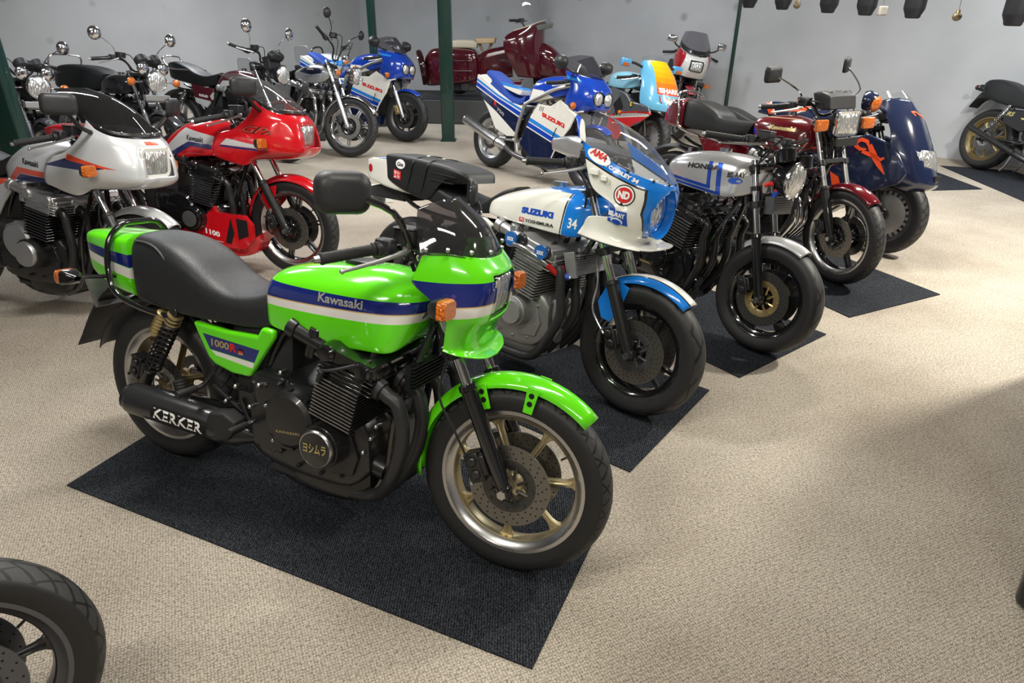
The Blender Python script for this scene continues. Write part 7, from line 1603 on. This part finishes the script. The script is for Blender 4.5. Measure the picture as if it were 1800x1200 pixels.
def cabinets():  # tall unseen cabinet is added only to shade the carpet
    br = mat('dark_brown_panel', (.06, .042, .035), .4)
    for lb, (x, y), rz, (w_, d_, h_) in (('tall dark brown cabinet added out of frame at the right to shade the carpet', (2.98, 2.84), 48, (.80, .60, 1.75)), ('unidentified dark object built as a low brown chest with a rounded black foot, cut by the right picture edge', (2.055, 1.695), 48, (.62, .52, .55))):
        t = thing('shade_cabinet' if h_ > 1 else 'chest', lb, 'cabinet' if h_ > 1 else 'chest', None, (x, y, 0)); t.rotation_euler.z = R(rz)  # chest stands in for a dark object of unknown kind
        m = M(); m.box((0, 0, h_/2+.06), (w_-.02, d_-.02, h_-.12)); m.build('body', br, t, bev=.02); m = M(); m.box((0, 0, .065), (w_, d_, .12)); m.build('plinth', blackm, t, bev=.03, bseg=3)
        m = M(); m.box((0, 0, h_), (w_+.02, d_+.02, .03)); m.build('top', blackm, t, bev=.008); m = M(); m.box((.0, d_/2-.004, h_/2+.06), (w_*.9, .012, h_-.2)); dd = m.build('door', br, t, bev=.004); m = M(); m.cyl((w_*.35, d_/2, h_*.55), (w_*.35, d_/2+.03, h_*.55), .014); m.build('knob', steel, dd)
cabinets()

# hanging silencers and sockets in a row
proto = None
SX = [(1316, 27, 15), (1372, 27, 18), (1453, 30, 23), (1521, 32, 26), (1605, 34, 30), (1690, 0, 0), (1778, 38, 38)]
def can():
    t = thing('hanging_silencer', 'black exhaust silencer hung from the ceiling in a row near the right wall', 'silencer')
    m = M(); m.lathe([(.052, .0), (.060, .006), (.062, .02), (.082, .065), (.084, .08), (.084, .40), (.08, .42), (.03, .43)], (0, 0, 0), (0, 0, 1), n=32); m.build('can', mat('can_black', (.012, .013, .017), .45), t, ang=40)
    m = M(); m.lathe([(.050, -.004), (.054, .0), (.054, .03), (.046, .03), (.046, .0)], (0, 0, 0), (0, 0, 1), n=32, closed=True); m.build('outlet', blackm, t, ang=40)
    m = M(); m.cyl((0, 0, .42), (0, 0, 1.52), .004, n=6); m.build('hanger_wire', gunmetal, t); return t
def dup(root, loc, label=None):
    r = root.copy(); COL.objects.link(r); r.location = loc
    if label: r['label'] = label
    for ch in list(root.children):
        c = ch.copy(); COL.objects.link(c); c.parent = r
    return r
CANS = [(2.51, 8.28, 1.63), (2.73, 7.87, 1.625), (2.97, 7.30, 1.615), (3.13, 6.86, 1.61), (3.33, 6.42, 1.605), (3.62, 5.55, 1.59)]
ORD = ['leftmost', 'second from the left', 'third from the left', 'fourth from the left', 'fifth from the left', 'last, at the far right']
for i, c in enumerate(CANS):
    lb = 'black hanging exhaust silencer, '+ORD[i]+' of the row overhead'
    if i == 0: proto = can(); proto.location = c; proto['label'] = lb; proto['group'] = 'exhaust silencers hung in a row'
    else: dup(proto, c, lb)
SOCK = [((2.80, 7.66, 1.69), 0), ((3.20, 6.70, 1.67), 1), ((3.49, 6.05, 1.65), 0)]
for i, (c, sq) in enumerate(SOCK):
    t = thing('pull_cord', ['small brown knob on a cord between the second and third silencers', 'small square white socket on a cord beside the fourth silencer', 'small round brass knob on a cord beside the fifth silencer'][i], 'pull cord', 'cords hanging between the silencers', c)
    m = M(); m.cyl((0, 0, .02), (0, 0, 3.1-c[2]), .0035, n=6); m.build('cord', alu, t)
    m = M()
    if sq: m.box((0, 0, -.02), (.075, .05, .075)); m.build('socket', mat('ivory_plastic', (.42, .40, .36), .5), t, bev=.01)
    else: m.ball((0, 0, -.02), .038, sc=(1, .7, .9)); m.lathe([(.012, .03), (.02, .005), (.03, -.01)], (0, 0, 0), (0, 0, 1), n=16); m.build('knob', mat('tarnished_brass', (.22, .18, .11), .45, .6), t)

# clear screen, cream box and the blue striped tail behind the back row
t = thing('tail_section', 'blue striped tail section with black grab bar behind the silver cruiser', 'motorcycle tail', None, (-2.70, 10.75, 0)); t.rotation_euler.z = R(-20)
TP = paint('striped_tail_paint', (.62, .64, .66), rib(GBL, [(-.3, .82), (.3, .78)], [(-.3, .76), (.3, .72)])+rib(SKY, [(-.3, .88), (.3, .84)], [(-.3, .84), (.3, .80)]))
m = M(); m.body([(-.22, .74, -.20, .88, .06), (-.08, .69, -.06, .92, .12), (.12, .65, .13, .89, .13), (.28, .63, .28, .82, .12)], SH_SEAT); m.build('tail_shell', TP, t, ang=50)
m = M(); m.tube([(-.16, -.13, .78), (-.18, -.13, .96), (-.17, 0, 1.0), (-.18, .13, .96), (-.16, .13, .78)], .012, n=8); m.build('grab_bar', blackm, t)
m = M(); m.box((.0, 0, .35), (.25, .18, .62)); m.build('stand', blackm, t, bev=.02); m = M(); m.box((0, 0, .02), (.4, .3, .04)); m.build('foot', blackm, t)
veryclear = glass('film_screen', (.86, .86, .87), .05)
for k, (x, y, lb, zz) in enumerate(((-3.76, 10.3, 'small clear screen standing behind the third motorcycle of the back row', .90), (-3.12, 10.9, 'clear rectangular screen standing behind the silver cruiser', 1.02))):
    t = thing('spare_screen', lb, 'windscreen', None, (x, y, 0)); t.rotation_euler.z = R(-20); P_ = rrect(.24, .26, .05)
    m = M(); m.loft([[(a, .004, zz-.14+b) for a, b in P_], [(a, -.004, zz-.14+b) for a, b in P_]]); m.build('screen', veryclear, t, bev=.002)
    m = M(); m.tube([(p[0], 0, zz-.14+p[1]) for p in P_+P_[:1]], .0035, n=6, sub=1); m.build('screen_edge', alu_dull, t)
    m = M(); m.box((0, 0, (zz-.27)/2), (.24, .12, zz-.27)); m.build('stand', cream if k == 0 else blackm, t, bev=.02)
